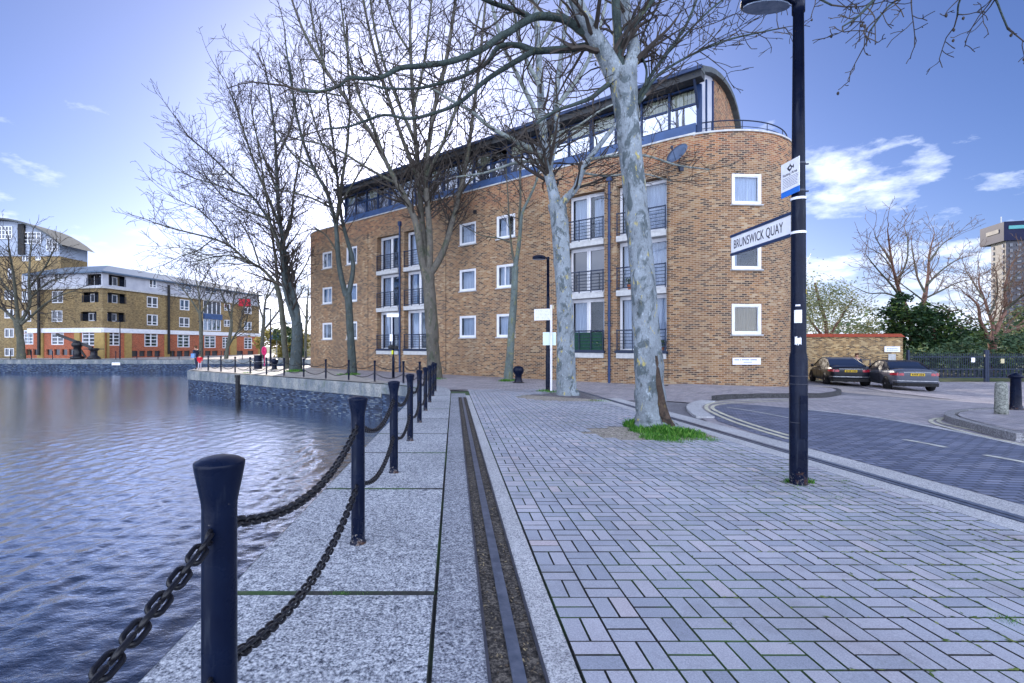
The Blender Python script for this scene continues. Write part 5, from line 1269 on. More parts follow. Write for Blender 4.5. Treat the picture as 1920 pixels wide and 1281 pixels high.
# ================================================================ CARS
def car(label, lx, ly, hd, body, roofm, cab, name='parked_car', roof_soft=False, open_door=False):
    """hd: heading, radians clockwise from +Y; (lx, ly) rear left ground corner"""
    f = Vector((math.sin(hd), math.cos(hd))); r = Vector((f.y, -f.x)); W_, L_ = 1.80, 4.62
    c = Vector((lx, ly)) + r * W_ / 2 + f * L_ / 2; z = gz(c.x, c.y); dz = -.036 * f.x if 9 < c.x < 23 else 0
    t = thing(name, label, 'car', (c.x, c.y, z), -hd)
    st = [(-2.31, .86, .42, .58), (-2.285, .93, .36, .72), (-2.22, 1.0, .30, .82), (-2.0, 1.045, .26, .87), (-1.5, 1.03, .22, .895), (-.9, .99, .2, .90), (0, .965, .2, .90), (.9, .94, .2, .90), (1.4, .88, .21, .895), (1.9, .80, .23, .86), (2.15, .70, .28, .79), (2.28, .60, .34, .66), (2.31, .52, .40, .55)]
    mb = MB(); K = None; rows = []
    for y, zt, zb, hw in st:
        h = zt - zb; pr = [(0, zb), (hw * .84, zb), (hw * .95, zb + .05), (hw * .985, zb + h * .28), (hw, zb + h * .52), (hw * .985, zb + h * .74), (hw * .94, zb + h * .90), (hw * .86, zb + h * .97), (hw * .5, zb + h * 1.0 + .015), (0, zb + h + .025)]
        rows.append([Vector((x, y, z_)) for x, z_ in pr] + [Vector((-x, y, z_)) for x, z_ in reversed(pr[1:-1])])
    K = len(rows[0]); mb.add([p for q in rows for p in q], [(i * K + j, (i + 1) * K + j, (i + 1) * K + (j + 1) % K, i * K + (j + 1) % K) for i in range(len(rows) - 1) for j in range(K)] + [tuple(reversed(range(K))), tuple((len(rows) - 1) * K + j for j in range(K))])
    o = mb.build('body', body, t, smooth=True, recalc=True); s_ = o.modifiers.new('sub', 'SUBSURF'); s_.levels = 1; s_.render_levels = 1
    # cabin: belt line -> roof
    if roof_soft: prof = [(-1.42, 1.02), (-1.18, 1.14), (-.72, 1.33), (-.2, 1.395), (.25, 1.385), (.62, 1.26), (1.18, .96)]
    else: prof = [(-1.78, 1.03), (-1.5, 1.15), (-.98, 1.36), (-.35, 1.44), (.25, 1.425), (.65, 1.28), (1.22, .96)]
    def hwid(z_): return .80 - (z_ - .96) * .36
    gm = MB(); zb_ = .93
    n = len(prof)
    Lr = [[Vector((-hwid(zz), y, zz)), Vector((-hwid(zz) * .72, y, zz + .025)), Vector((hwid(zz) * .72, y, zz + .025)), Vector((hwid(zz), y, zz))] for y, zz in prof]
    # side glass
    for s in (0, 3):
        sg = MB()
        sgn = -1 if s == 0 else 1; ring = [Lr[i][s] for i in range(n)]; base = [Vector((sgn * .815, y, zb_)) for y, zz in prof]
        for i in range(n - 1): sg.face([base[i], base[i + 1], ring[i + 1], ring[i]] if sgn > 0 else [base[i + 1], base[i], ring[i], ring[i + 1]])
        sg.build('side_glass', m_glassc, t)
    def panel(nm, i0, i1, mt, up=0.0, parent=t):
        q = MB()
        for i in range(i0, i1):
            for j in range(3): q.face([Lr[i][j] + Vector((0, 0, up)), Lr[i][j + 1] + Vector((0, 0, up)), Lr[i + 1][j + 1] + Vector((0, 0, up)), Lr[i + 1][j] + Vector((0, 0, up))])
        return q.build(nm, mt, parent, smooth=True)
    panel('rear_window', 0, 2, m_glassc); panel('roof', 2, 4, roofm); panel('windscreen', 4, n - 1, m_glassc)
    # pillars and rear quarter in roof material, slightly proud
    pl = MB()
    def pil(y0, y1, ys0, ys1, wd):
        for sgn in (-1, 1):
            def pt(y):
                for i in range(n - 1):
                    if prof[i][0] <= y <= prof[i + 1][0]: u = (y - prof[i][0]) / (prof[i + 1][0] - prof[i][0]); return prof[i][1] + u * (prof[i + 1][1] - prof[i][1])
            zt = pt(y1); a = [Vector((sgn * .822, y0 - wd / 2, zb_)), Vector((sgn * .822, y0 + wd / 2, zb_)), Vector((sgn * (hwid(zt) + .006), y1 + wd * .3, zt)), Vector((sgn * (hwid(zt) + .006), y1 - wd * .3, zt))]; pl.face(a)
    pil(-1.30 if not roof_soft else -1.0, -1.0 if not roof_soft else -.72, 0, 0, .5 if not roof_soft else .75); pil(-.05, -.1, 0, 0, .10); pil(1.05, .62, 0, 0, .16)
    pl.build('pillar', roofm, t)
    edge = MB()
    for sgn in (-1, 1): edge.tube([Vector((sgn * (hwid(zz) - .005), y, zz + .006)) for y, zz in prof], .035, 6)
    edge.build('roof_rail', roofm, t, smooth=True)
    for sgn in (-1, 1):
        for yy in (-1.38, 1.40):
            w_ = thing('wheel', None, None, (sgn * .80, yy, .315)); w_.parent = t
            ty = MB(); ty.lathe([(.20, -.1), (.30, -.105), (.318, -.07), (.318, .07), (.30, .105), (.20, .1)], n=28); q = ty.build('tyre', m_tyre, w_, smooth=True); q.rotation_euler = (0, rad(90), 0)
            ri = MB(); ri.lathe([(.04, .07), (.06, .1), (.05, .105), (.01, .105)], n=12); ri.lathe([(.215, .05), (.225, .09), (.205, .1), (.195, .06)], n=28)
            for k in range(10): a = 2 * math.pi * k / 10; ri.bar((.05 * math.cos(a), .05 * math.sin(a), .09), (.2 * math.cos(a), .2 * math.sin(a), .085), .035, .02, up=(0, 0, 1))
            ri.lathe([(.19, -.02), (.19, -.01), (.01, -.01)], n=20)
            q = ri.build('rim', m_alloy, w_); q.rotation_euler = (0, rad(90 * sgn), 0)
            ar = MB(); N = 24; pts = [(sgn * .896, yy + .37 * math.cos(math.pi * (i / N * 1.3 - .15)), .33 + .36 * math.sin(math.pi * (i / N * 1.3 - .15))) for i in range(N + 1)]
            cen = (sgn * .896, yy, .33)
            for i in range(N): ar.face([cen, pts[i], pts[i + 1]])
            ar.build('wheel_arch', m_tyre, t)
            q = w_; q.location = (sgn * .815, yy, .315)
    for sgn in (-1, 1):
        tl = MB(); pts = [(.50, -2.302), (.60, -2.295), (.76, -2.25), (.865, -2.1), (.90, -1.88)]
        for (x0, y0), (x1, y1) in zip(pts, pts[1:]):
            z0 = lambda x: .74 + .03 * (x - .4); tl.face([(sgn * x0 * 1.0, y0 - .012, z0(x0)), (sgn * x1 * 1.0, y1 - .012, z0(x1)), (sgn * x1 * .985, y1 - .004, z0(x1) + .135 - .05 * (x1 > .87)), (sgn * x0 * .985, y0 - .004, z0(x0) + .10)])
        tl.build('tail_light', m_tail, t)
        mm = MB(); mm.lathe([(.02, -.09), (.08, -.06), (.09, 0), (.08, .06), (.02, .09)], n=10); q = mm.build('wing_mirror', body, t, smooth=True); q.location = (sgn * .98, .78, .98); q.rotation_euler = (0, rad(90), 0); q.scale = (.85, 1, .9)
        hm = MB(); hm.bar((sgn * .905, -.45, .80), (sgn * .905, -.22, .80), .02, .03); hm.bar((sgn * .905, .5, .79), (sgn * .905, .73, .79), .02, .03); hm.build('door_handle', m_alloy, t)
        se = MB()
        for ys in (-.62, .22 if not roof_soft else -.62, 1.12): se.bar((sgn * .903, ys, .30), (sgn * .902, ys + .05, .90), .006, .012)
        se.build('door_seam', m_tyre, t)
    pb = MB(); pb.box((0, -2.325, .80), (.52, .02, .115)); q = pb.build('number_plate', m_yplate, t)
    pk = MB(); x = -.2
    for k in range(7): pk.box((x, -2.337, .80), (.036, .004, .07)); pk.box((x + .01, -2.337, .80 + (.02 if k % 2 else -.015)), (.05, .004, .012)); x += .062 + (.03 if k == 3 else 0)
    q2 = pk.build('plate_lettering', m_ink, q); 
    bp = MB(); pts = [(-.86, -2.12), (-.74, -2.27), (-.45, -2.335), (0, -2.345), (.45, -2.335), (.74, -2.27), (.86, -2.12)]
    for (x0, y0), (x1, y1) in zip(pts, pts[1:]): bp.bar((x0, y0, .50), (x1, y1, .50), .03, .035)
    bp.build('bumper_strip', m_alloy, t)
    lo = MB()
    for (x0, y0), (x1, y1) in zip(pts, pts[1:]): lo.bar((x0 * .97, y0 + .02, .33), (x1 * .97, y1 + .02, .33), .04, .16)
    lo.build('lower_bumper', m_tyre, t)
    bt = MB()
    for (x0, y0), (x1, y1) in zip([(-.5, -2.3), (-.2, -2.325), (.2, -2.325)], [(-.2, -2.325), (.2, -2.325), (.5, -2.3)]): bt.bar((x0, y0, .90), (x1, y1, .90), .014, .02)
    bt.build('boot_trim', m_alloy, t)
    if open_door:
        dm = MB(); dm.box((.45, 0, .62), (.95, .07, .62)); d_ = dm.build('door', body, t); d_.location = (.90, .30, 0); d_.rotation_euler = (0, 0, rad(20))
        dw = MB(); dw.box((.42, 0, 1.32), (.8, .03, .04)); dw.box((.83, 0, 1.13), (.04, .03, .4)); dw.box((.02, 0, 1.13), (.04, .03, .4)); q = dw.build('window_frame', m_rail, d_)
    return t
m_tyre = mat('tyre_rubber', (.012, .012, .014), (.02, .02, .022), 20, .8); m_alloy = mat('alloy', (.42, .43, .46), (.32, .33, .36), 12, .3, metal=.8)
def paint(name, c):
    m, t, p, o = newmat(name); tc = t.n('ShaderNodeTexCoord').outputs['Object']; t.l(t.mix(t.noise(tc, 2, 3), c, tuple(x * .8 for x in c)), p.inputs['Base Color'])
    p.inputs['Metallic'].default_value = 0; p.inputs['Specular IOR Level'].default_value = .25; p.inputs['Roughness'].default_value = .3; p.inputs['Coat Weight'].default_value = .12; p.inputs['Coat Roughness'].default_value = .04; return m
m_carb = paint('dark_blue_black_paint', (.007, .009, .017)); m_carg = paint('grey_metallic_paint', (.075, .085, .115)); m_soft = mat('black_soft_top', (.010, .012, .022), (.018, .02, .03), 20, .85)
m_tail = mat('tail_lamp_plastic', (.26, .008, .02), (.34, .02, .04), 6, .15, coat=.6); m_yplate = mat('yellow_plate', (.62, .42, .02), (.55, .36, .02), 4, .4)
HD = rad(22.3)
Y1 = 25.6; car('dark four door saloon parked by the garden wall with its far door open', (1556 - CX) / F * Y1, Y1, HD, m_carb, m_carb, None, open_door=True)
Y2 = 23.1; car('grey two door convertible with black soft top parked nearest the gate', (1675 - CX) / F * Y2, Y2, HD, m_carg, m_soft, None, roof_soft=True)
x, y = farp(1604, 29.2); person((x, y, gz(x, y)), rad(160), 1.72, 'person in dark and white clothes leaning beside the open car door', m_jack, m_jean, lean=.25)

# ================================================================ GARDEN WALL, GATE, ISLAND POSTS
WY = 32.6
gw = thing('garden_wall', 'old brick wall with red tile coping behind the parked cars', 'wall', (21, WY, -.9))
x0, x1 = 12.0, (1693 - CX) / F * WY; zt = CZ + (648 - 632) / F * WY
def f4(t, v, z): return Vector((x0 + t - 21, -v, z + .9))
mb = MB(); wall_grid(mb, f4, 0, x1 - x0, -1.5, zt, []); mb.face([f4(x1 - x0, 0, -1.5), f4(x1 - x0, -.45, -1.5), f4(x1 - x0, -.45, zt), f4(x1 - x0, 0, zt)], [(0, 0), (.45, 0), (.45, 3), (0, 3)]); mb.face([f4(0, -.45, -1.5), f4(x1 - x0, -.45, -1.5), f4(x1 - x0, -.45, zt), f4(0, -.45, zt)], [(0, 0), (9, 0), (9, 3), (0, 3)]); mb.build('brickwork', m_brick_wall, gw)
mb = MB(); A = [f4(-.1, .1, zt), f4(x1 - x0 + .08, .1, zt), f4(x1 - x0 + .08, -.55, zt), f4(-.1, -.55, zt)]; top = [f4(-.1, -.22, zt + .22), f4(x1 - x0 + .08, -.22, zt + .22)]
mb.face(A[::-1]); mb.face([A[0], A[1], top[1], top[0]]); mb.face([A[2], A[3], top[0], top[1]]); mb.face([A[1], A[2], top[1]]); mb.build('coping', m_coping_red, gw)
sx = (1672 - CX) / F * WY; mb = MB(); mb.box((sx - 21, -.03, CZ + (648 - 655) / F * WY + .9), (1.02, .04, .36)); o = mb.build('name_plaque', m_signw, gw)
ink = MB(); 
for q in range(2):
    xx = -.36
    while xx < .36: w_ = rr.uniform(.04, .1); ink.box((sx - 21 + xx + w_ / 2, -.052, CZ + (648 - 655) / F * WY + .9 + .06 - .12 * q), (w_, .004, .05)); xx += w_ + .03
q_ = ink.build('plaque_lettering', bpy.data.materials['faded_ink'], gw)
mb = MB(); mb.box((sx - 21, -.02, CZ + (648 - 671) / F * WY + .9), (.5, .03, .5)); mb.build('patched_brick', m_slab, gw)
# gate
GY = 30.4
gt_ = thing('iron_gate', 'long black iron railing gate behind the grey convertible', 'gate', ((1800 - CX) / F * GY, GY, gz(30, GY))); GO = Vector(gt_.location)
zt, zb = CZ + (648 - 664) / F * GY - GO.z, CZ + (648 - 708) / F * GY - GO.z
X0, X1 = (1700 - CX) / F * GY - GO.x, 46 - GO.x
mb = MB()
for z in (zb, zb + .52, zt - .18): mb.box(((X0 + X1) / 2, 0, z), (X1 - X0, .05, .055))
mb.build('rail', m_rail, gt_)
mb = MB(); k = 0; xx = X0
while xx < X1:
    mb.box((xx, 0, (zb + zt) / 2), (.028, .028, zt - zb)); mb.add([(xx - .02, 0, zt), (xx + .02, 0, zt), (xx, 0, zt + .1), (xx, .02, zt)], [(0, 1, 2), (1, 3, 2), (3, 0, 2)])
    if k % 2 == 0: mb.box((xx + .065, 0, zb + .26), (.024, .024, .5))
    xx += .13; k += 1
mb.build('bar', m_rail, gt_)
for px in (1702, 1847, 1851):
    mb = MB(); x = (px - CX) / F * GY - GO.x; h = zt + .25; mb.box((x, -.02, h / 2 - .05), (.12, .12, h + .1)); mb.build('gate_post', m_rail, gt_)
for px, py in ((1823, 675), (1878, 677), (1846, 667)):
    mb = MB(); mb.box(((px - CX) / F * GY - GO.x, -.05, CZ + (648 - py) / F * GY - GO.z), (.22 if px != 1846 else .14, .02, .28 if px != 1846 else .16)); mb.build('notice', m_signw if px == 1823 else m_cream, gt_)
x, y = gp(1877.5, 787); t_ = thing('stone_post', 'weathered round stone post on the traffic island', 'bollard', (x, y, gz(x, y) + .11))
mb = MB(); mb.lathe([(.105, -.02), (.103, .1), (.098, .5), (.092, .60), (.075, .635), (.03, .655), (.005, .657)], n=20); mb.build('shaft', granite('post_stone', (.09, .10, .09), (.22, .23, .21), (.34, .35, .32), 35), t_, smooth=True)
x, y = gp(1904.5, 778); t_ = thing('iron_post', 'black cast iron post with domed cap on the traffic island', 'bollard', (x, y, gz(x, y) + .11))
mb = MB(); mb.lathe([(.15, -.02), (.15, .03), (.11, .06), (.098, .12), (.085, .68), (.09, .7), (.12, .715), (.125, .75), (.1, .78), (.04, .815), (.005, .83)], n=20); mb.build('shaft', m_navy, t_, smooth=True)

# ================================================================ TOWER AND CRANES FAR OFF
TD = 250.0
m_tl = mat('pale_tower_panel', (.34, .31, .27), (.27, .25, .23), .3, .8); m_tdk = mat('grey_tower_panel', (.06, .06, .075), (.085, .085, .10), .3, .8, stretch=(1, 1, 4)); m_tcap = mat('blue_black_cladding', (.008, .010, .035), (.012, .015, .045), .2, .5, spec=.1)
tx = (1886 - CX) / F * TD; tw2 = thing('tower_block', 'distant tall tower block with overhanging blue black top', 'building', (tx, TD, -1)); zs = lambda py: CZ + (648 - py) / F * TD + 1
a1 = Vector((.30, .954, 0)); a2 = Vector((.954, -.30, 0)); wL, wR = 10.5, 17.0
def tface(mt, o, d, ln, z0, z1, nm, th=.0):
    mb = MB(); p, q = o, o + d * ln; mb.face([p + Vector((0, 0, z0)), q + Vector((0, 0, z0)), q + Vector((0, 0, z1)), p + Vector((0, 0, z1))]); return mb.build(nm, mt, tw2)
O = Vector((0, 0, 0)); zc0, zc1 = zs(452), zs(422)
mb = MB(); b_ = [O, a1 * wL, a1 * wL + a2 * wR, a2 * wR]; mb.face([b_[0], b_[1], b_[1] + Vector((0, 0, zc0)), b_[0] + Vector((0, 0, zc0))]); mb.face([b_[1], b_[2], b_[2] + Vector((0, 0, zc0)), b_[1] + Vector((0, 0, zc0))]); mb.build('pale_wall', m_tl, tw2)
mb = MB(); mb.face([b_[0], b_[3], b_[3] + Vector((0, 0, zc0)), b_[0] + Vector((0, 0, zc0))]); mb.face([b_[3], b_[2], b_[2] + Vector((0, 0, zc0)), b_[3] + Vector((0, 0, zc0))]); mb.build('grey_wall', m_tdk, tw2)
wn = MB()
for k in range(20):
    z = zc0 - 2.2 - k * 2.8
    for u in (.12, .78): p = a1 * wL * u - a2 * .2 + Vector((0, 0, z)); wn.bar(p, p + a1 * .9, .3, 1.6)
    for u in (.08, .8): p = a2 * wR * u - a1 * .2 + Vector((0, 0, z)); wn.bar(p, p + a2 * 1.2, .3, 1.6)
    for u in (.25, .4, .55): p = a2 * wR * u - a1 * .2 + Vector((0, 0, z)); wn.bar(p, p + a2 * 1.6, .3, 1.0)
wn.build('window', m_glassd, tw2)
def prism(mb, o, l1, l2, z0, z1):
    q = [o, o + a1 * l1, o + a1 * l1 + a2 * l2, o + a2 * l2]; lo = [p + Vector((0, 0, z0)) for p in q]; hi = [p + Vector((0, 0, z1)) for p in q]
    mb.face(lo); mb.face(hi[::-1]); [mb.face([lo[i], lo[(i + 1) % 4], hi[(i + 1) % 4], hi[i]]) for i in range(4)]
mb = MB(); prism(mb, O - a1 * 1.2 - a2 * 1.5, wL + 7, wR + 8, zc0, zc1 + 1.5); mb.build('overhanging_top', m_tcap, tw2)
mb = MB(); p0 = O - a1 * 1.35 - a2 * 1.65; mb.bar(p0 + a1 * 3.5 + Vector((0, 0, zc1 - 2.6)), p0 + a1 * 12.5 + Vector((0, 0, zc1 - 2.6)), .3, 2.0); mb.build('pale_band', m_tl, tw2)
mb = MB(); mb.bar(p0 + a2 * 2 + Vector((0, 0, zc1 - 1.6)), p0 + a2 * 22 + Vector((0, 0, zc1 - 1.6)), .3, 1.7); mb.build('green_band', mat('green_glass', (.08, .30, .30), (.06, .24, .26), .3, .3), tw2)
mb = MB(); mb.tube([O + a1 * 3 + Vector((2, 2, zc1)), O + a1 * 3 + Vector((2, 2, zc1 + 5.5))], .3, 6); mb.build('mast', m_steel, tw2)
def crane(px, py0, py1, jx, jy, D_, label):
    b = at(px, 660, D_); t = thing('tower_crane', label, 'crane', (b.x, b.y, -1)); p = at(px, py0, D_) - Vector((b.x, b.y, -1)); j = at(jx, jy, D_) - Vector((b.x, b.y, -1))
    mb = MB()
    for dx in (-.5, .5): mb.bar((dx, 0, 0), (dx, 0, p.z), .2, .2)
    for k in range(int(p.z / 2)): mb.bar((-.5, 0, 2 * k), (.5, 0, 2 * k + 2), .12, .12)
    mb.build('mast', m_steel, t); mb = MB(); n = 12; d = j - p; up_ = Vector((0, 0, 1.3))
    mb.bar(p, j, .2, .2); mb.bar(p + up_, j + up_ * .3, .2, .2)
    for k in range(n): mb.bar(p + d * (k / n), p + d * ((k + .5) / n) + up_ * (1 - .7 * k / n), .12, .12); mb.bar(p + d * ((k + .5) / n) + up_ * (1 - .7 * k / n), p + d * ((k + 1) / n), .12, .12)
    mb.build('jib', m_steel, t)
crane(1729, 500, 0, 1748, 458, 320, 'faint thin crane jib rising beside the bare right hand trees')
crane(1511, 500, 0, 1521, 476, 300, 'faint short crane jib just right of the lamp post')
# background sheds and play frame behind the jetty
x, y = farp(556, 75); t_ = thing('garden_building', 'pale low building glimpsed left of the brick flats', 'building', (x + 2.4, y, -.41)); mb = MB(); mb.box((1.2, 3, 1.6), (6, 5, 3.2)); mb.build('wall', m_cream, t_); mb = MB(); mb.box((1.2, 3, 3.3), (6.5, 5.5, .25)); mb.build('roof', m_slate, t_)
x, y = farp(519, 70); t_ = thing('market_umbrella', 'blue canopy on a pole among the far bushes', 'umbrella', (x, y, -.41)); mb = MB(); mb.lathe([(1.1, 2.6), (.7, 3.1), (.05, 3.6)], n=8); mb.build('canopy', mat('blue_canvas', (.06, .12, .5), (.05, .1, .4), 3, .8), t_); mb = MB(); mb.tube([(0, 0, 0), (0, 0, 3.3)], .05, 6); mb.build('pole', m_steel, t_)
x, y = farp(459, 88); t_ = thing('flag', 'red flag hanging from the far flats', 'flag', (x, y, 9)); mb = MB(); mb.box((0, 0, 0), (2.2, .06, 1.3)); mb.build('cloth', mat('red_flag', (.55, .03, .05), (.4, .02, .04), 1, .8), t_); mb = MB(); mb.tube([(1.1, 0, -1.2), (1.1, 0, 1)], .05, 6); mb.build('pole', m_steel, t_)

# ================================================================ TREES
def branch(mb, rr, p, d, L, r, lvl, P):
    """recursive twig: wandering polyline with side shoots"""
    n = 5 if lvl >= 2 else 4 if lvl == 1 else 3
    pts = [Vector(p)]; dd = d.normalized(); sl_ = L / n
    for i in range(n):
        dd = (dd + Vector((rr.gauss(0, 1), rr.gauss(0, 1), rr.gauss(0, .8))) * P['wob'] + Vector((0, 0, P['up']))).normalized(); pts.append(pts[-1] + dd * sl_)
    rs = [max(P['rmin'], r * (1 - .75 * i / n)) for i in range(n + 1)]
    mb.tube(pts, rs, 5 if lvl >= 2 else 3, cap=False)
    if lvl > 0:
        k = max(1, int(L / P['gap'][lvl] * rr.uniform(.75, 1.25)))
        for j in range(k):
            t = rr.uniform(.18, 1.0); i = min(n - 1, int(t * n)); q = pts[i].lerp(pts[i + 1], t * n - i); td = (pts[i + 1] - pts[i]).normalized()
            o = Vector((rr.gauss(0, 1), rr.gauss(0, 1), rr.gauss(0, 1))); o = (o - td * o.dot(td)).normalized()
            nd = td * rr.uniform(.45, .9) + o * rr.uniform(.5, .95)
            branch(mb, rr, q, nd, L * rr.uniform(.35, .62) * (1.0 - .35 * t), max(P['rmin'], rs[i] * .6), lvl - 1, P)
def tree(label, Y, trunk, limbs, seed, bark=None, limbmat=None, twig=None, group='bare plane trees on the quay', P=None, dens=1.0, name='plane_tree', tw=1.0, base=None, balls=0, lvl=2, start=.12):
    """trunk / limbs: [(px, py, dY or None)...], radii in photo pixels at distance Y"""
    rr = random.Random(seed); bark = bark or m_bark; limbmat = limbmat or m_limb; twig = twig or m_twig
    PP = dict(wob=.16, up=.05, rmin=.0048 + Y * .00020, gap=(1, .42, .5, .6)); PP.update(P or {})
    k = Y / F
    def P3(p, dy): return at(p[0], p[1], Y + dy)
    tpts, trs = trunk
    b = P3(tpts[0], 0); b.z = gz(b.x, b.y) if base is None else base
    t = thing(name, label, 'tree', b, 0, group); O = Vector(b)
    tp = [P3(p, 0) - O for p in tpts]; tp[0] = Vector((0, 0, -.05)); tp = cmr(tp, 7)
    rs = []; nT = len(tpts) - 1
    for i in range(len(tp)):
        u = i / (len(tp) - 1) * nT; a = min(nT - 1, int(u)); rs.append((trs[a] + (trs[a + 1] - trs[a]) * (u - a)) * k * rr.uniform(.96, 1.04))
    mb = MB(); mb.tube(tp, rs, 18, cap=True, lump=.16)
    for q, r_ in zip(tp, rs):              # gentle irregular section
        pass
    mb.build('trunk', bark, t, smooth=True)
    tm = MB(); lm_ = MB(); lm2 = MB()
    for li, lb in enumerate(limbs):
        pts, r0, r1 = lb[0], lb[1], lb[2]; dyE = lb[3] if len(lb) > 3 else rr.uniform(-.10, .10) * Y * .9; d0 = lb[4] if len(lb) > 4 else 0.0
        n = len(pts) - 1; p3 = cmr([P3(p, d0 + (dyE - d0) * (i / n) ** 1.2) - O for i, p in enumerate(pts)], 4); m = len(p3)
        lr = [max(.012, (r0 + (r1 - r0) * (i / (m - 1)) ** .8) * k) for i in range(m)]
        (lm_ if r0 * k > .115 else lm2).tube(p3, lr, 12 if r0 * k > .1 else 7, cap=True, lump=.14)
        tot = sum((p3[i + 1] - p3[i]).length for i in range(m - 1)); cnt = int(tot / .42 * dens)
        for j in range(cnt):
            u = (start + (1 - start) * rr.random()) * (m - 1.001); i = int(u); q = p3[i].lerp(p3[i + 1], u - i); td = (p3[i + 1] - p3[i]).normalized()
            o = Vector((rr.gauss(0, 1), rr.gauss(0, 1), rr.gauss(.15, .8))); o = (o - td * o.dot(td)).normalized(); f = u / (m - 1)
            L = tw * rr.uniform(.7, 1.5) * (1.9 - .9 * f)
            branch(tm, rr, q, td * rr.uniform(.5, 1.0) + o * rr.uniform(.5, 1.0), L, max(PP['rmin'] * 1.6, lr[i] * rr.uniform(.25, .45)), lvl, PP)
        branch(tm, rr, p3[-1], p3[-1] - p3[-3], tw * 1.8, lr[-1] * .9, lvl, PP)
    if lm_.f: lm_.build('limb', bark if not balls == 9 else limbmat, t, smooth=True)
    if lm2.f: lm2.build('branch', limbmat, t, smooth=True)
    if balls:
        vs_ = tm.v; bb = MB()
        for j in range(balls):
            q = Vector(rr.choice(vs_)); bb.lathe([(.001, -.06), (.016, -.045), (.02, -.03), (.016, -.014), (.001, 0)], q - Vector((0, 0, .02)), 5)
        o = bb.build('seed_balls', m_twig, t); o['kind'] = 'stuff'
    o = tm.build('crown', twig, t); return t

# nearest plane tree
T1 = ([(1227, 808), (1223, 790), (1221, 770), (1216, 700), (1209, 600), (1202, 500), (1194, 400), (1184, 300), (1176, 225), (1170, 170), (1166, 135)], [43, 33, 28.5, 26, 24.5, 22.5, 21, 20, 20, 23, 26])
L1 = [([(1158, 150), (1132, 100), (1108, 60), (1085, 15), (1062, -45), (1035, -140), (1020, -260)], 19, 8, -.5),
      ([(1112, 72), (1090, 58), (1075, 46), (1053, 34), (1017, 30), (998, 34), (970, 50), (955, 60), (937, 69), (900, 95), (844, 116), (790, 124), (750, 128), (719, 144), (690, 148), (656, 147), (634, 162), (600, 172), (562, 170)], 9.5, 2.2, -1.1, -.1),
      ([(998, 34), (970, 20), (941, 11), (915, 2), (880, -14)], 6, 3, -.8, -.3),
      ([(1120, 86), (1102, 87), (1064, 92), (1030, 94), (1001, 95), (971, 85), (935, 88), (916, 115), (890, 132), (859, 147), (820, 158), (781, 166), (725, 166), (690, 158)], 8.5, 2, .9, 0),
      ([(1003, 95), (955, 123), (914, 149), (880, 178), (859, 194), (828, 208), (769, 223), (719, 216), (656, 237), (610, 242)], 6, 1.8, .4, .15),
      ([(1166, 140), (1160, 100), (1158, 60), (1155, 10), (1151, -60), (1148, -160)], 10, 7, .3),
      ([(1176, 140), (1187, 105), (1186, 80), (1178, 50), (1172, 10), (1166, -50), (1168, -150)], 15, 8, .9),
      ([(1180, 58), (1195, 36), (1213, 14), (1232, -12), (1262, -60)], 6.5, 4, .3, .2),
      ([(1146, 155), (1128, 168), (1108, 184), (1075, 197), (1050, 205), (1031, 214), (1000, 236)], 5.5, 2, -.6),
      ([(1190, 205), (1207, 165), (1232, 125), (1262, 84), (1290, 40), (1310, -10)], 4.5, 2.6, 1.6),
      ([(1196, 195), (1225, 150), (1262, 122), (1320, 92), (1375, 72), (1430, 60), (1470, 52)], 3.6, 1.4, 1.8),
      ([(1210, 162), (1212, 130), (1200, 95), (1204, 70), (1218, 40), (1240, 0)], 2.4, 1.6, 1.2),
      ([(1240, 112), (1290, 60), (1330, 20), (1370, -10), (1420, -40)], 2.6, 1.6, 1.2, .6),
      ([(1062, -45), (1000, -60), (940, -60), (860, -50), (780, -40)], 7, 3, -1.4, -.3),
      ([(1172, -20), (1240, -60), (1330, -80), (1420, -60), (1500, -20), (1560, 10)], 6, 1.6, -.9, .5)]
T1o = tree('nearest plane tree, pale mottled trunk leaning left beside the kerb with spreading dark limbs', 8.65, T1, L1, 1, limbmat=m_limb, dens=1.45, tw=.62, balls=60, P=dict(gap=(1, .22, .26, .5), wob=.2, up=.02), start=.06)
m_scar = bark_mat('dark_ridged_bark', (.07, .05, .04), (.035, .028, .025), (.2, .15, .06), (.02, .016, .015), 5)
k1 = 8.65 / F; sp = [at(px, py, 8.65 - dy) - Vector(T1o.location) for px, py, dy in ((1257, 812, .16), (1249, 795, .2), (1242, 770, .205), (1236, 735, .2), (1230, 690, .19), (1222, 630, .185), (1213, 570, .16))]
sp = cmr(sp, 5); mb = MB(); mb.tube(sp, [max(2, 15 - 13 * (i / (len(sp) - 1)) ** .8) * k1 for i in range(len(sp))], 12, lump=.3); mb.build('root_ridge', m_scar, T1o, smooth=True)
# overhanging twigs at top right belong to a tree standing outside the frame to the right
tree('bare twigs of a tree outside the frame hanging into the top right sky', 7.5, ([(2150, 800), (2140, 500), (2120, 200), (2100, -60)], [22, 18, 16, 14]),
     [([(2100, -60), (1980, -130), (1850, -120), (1740, -70), (1660, -20), (1610, 30), (1580, 50)], 8, 1.2, -.6), ([(1850, -120), (1800, -60), (1730, -25), (1690, -5), (1660, 18), (1630, 60)], 3.5, 1, -.2, -.3), ([(1980, -130), (1910, -60), (1868, -15), (1872, 10), (1890, 55)], 4, 1, 0, -.2), ([(1910, -60), (1830, -40), (1800, 0), (1795, 30)], 3, 1, .2, -.1)],
     2, dens=.9, tw=.42, lvl=2, balls=14, P=dict(gap=(1, .2, .24, .5), wob=.25, up=-.03), start=.35, group=None)
T2 = ([(1065, 742), (1062, 720), (1060, 650), (1058, 560), (1053, 470), (1049, 420), (1045, 382)], [24, 19, 16.5, 15.5, 14.5, 15, 16])
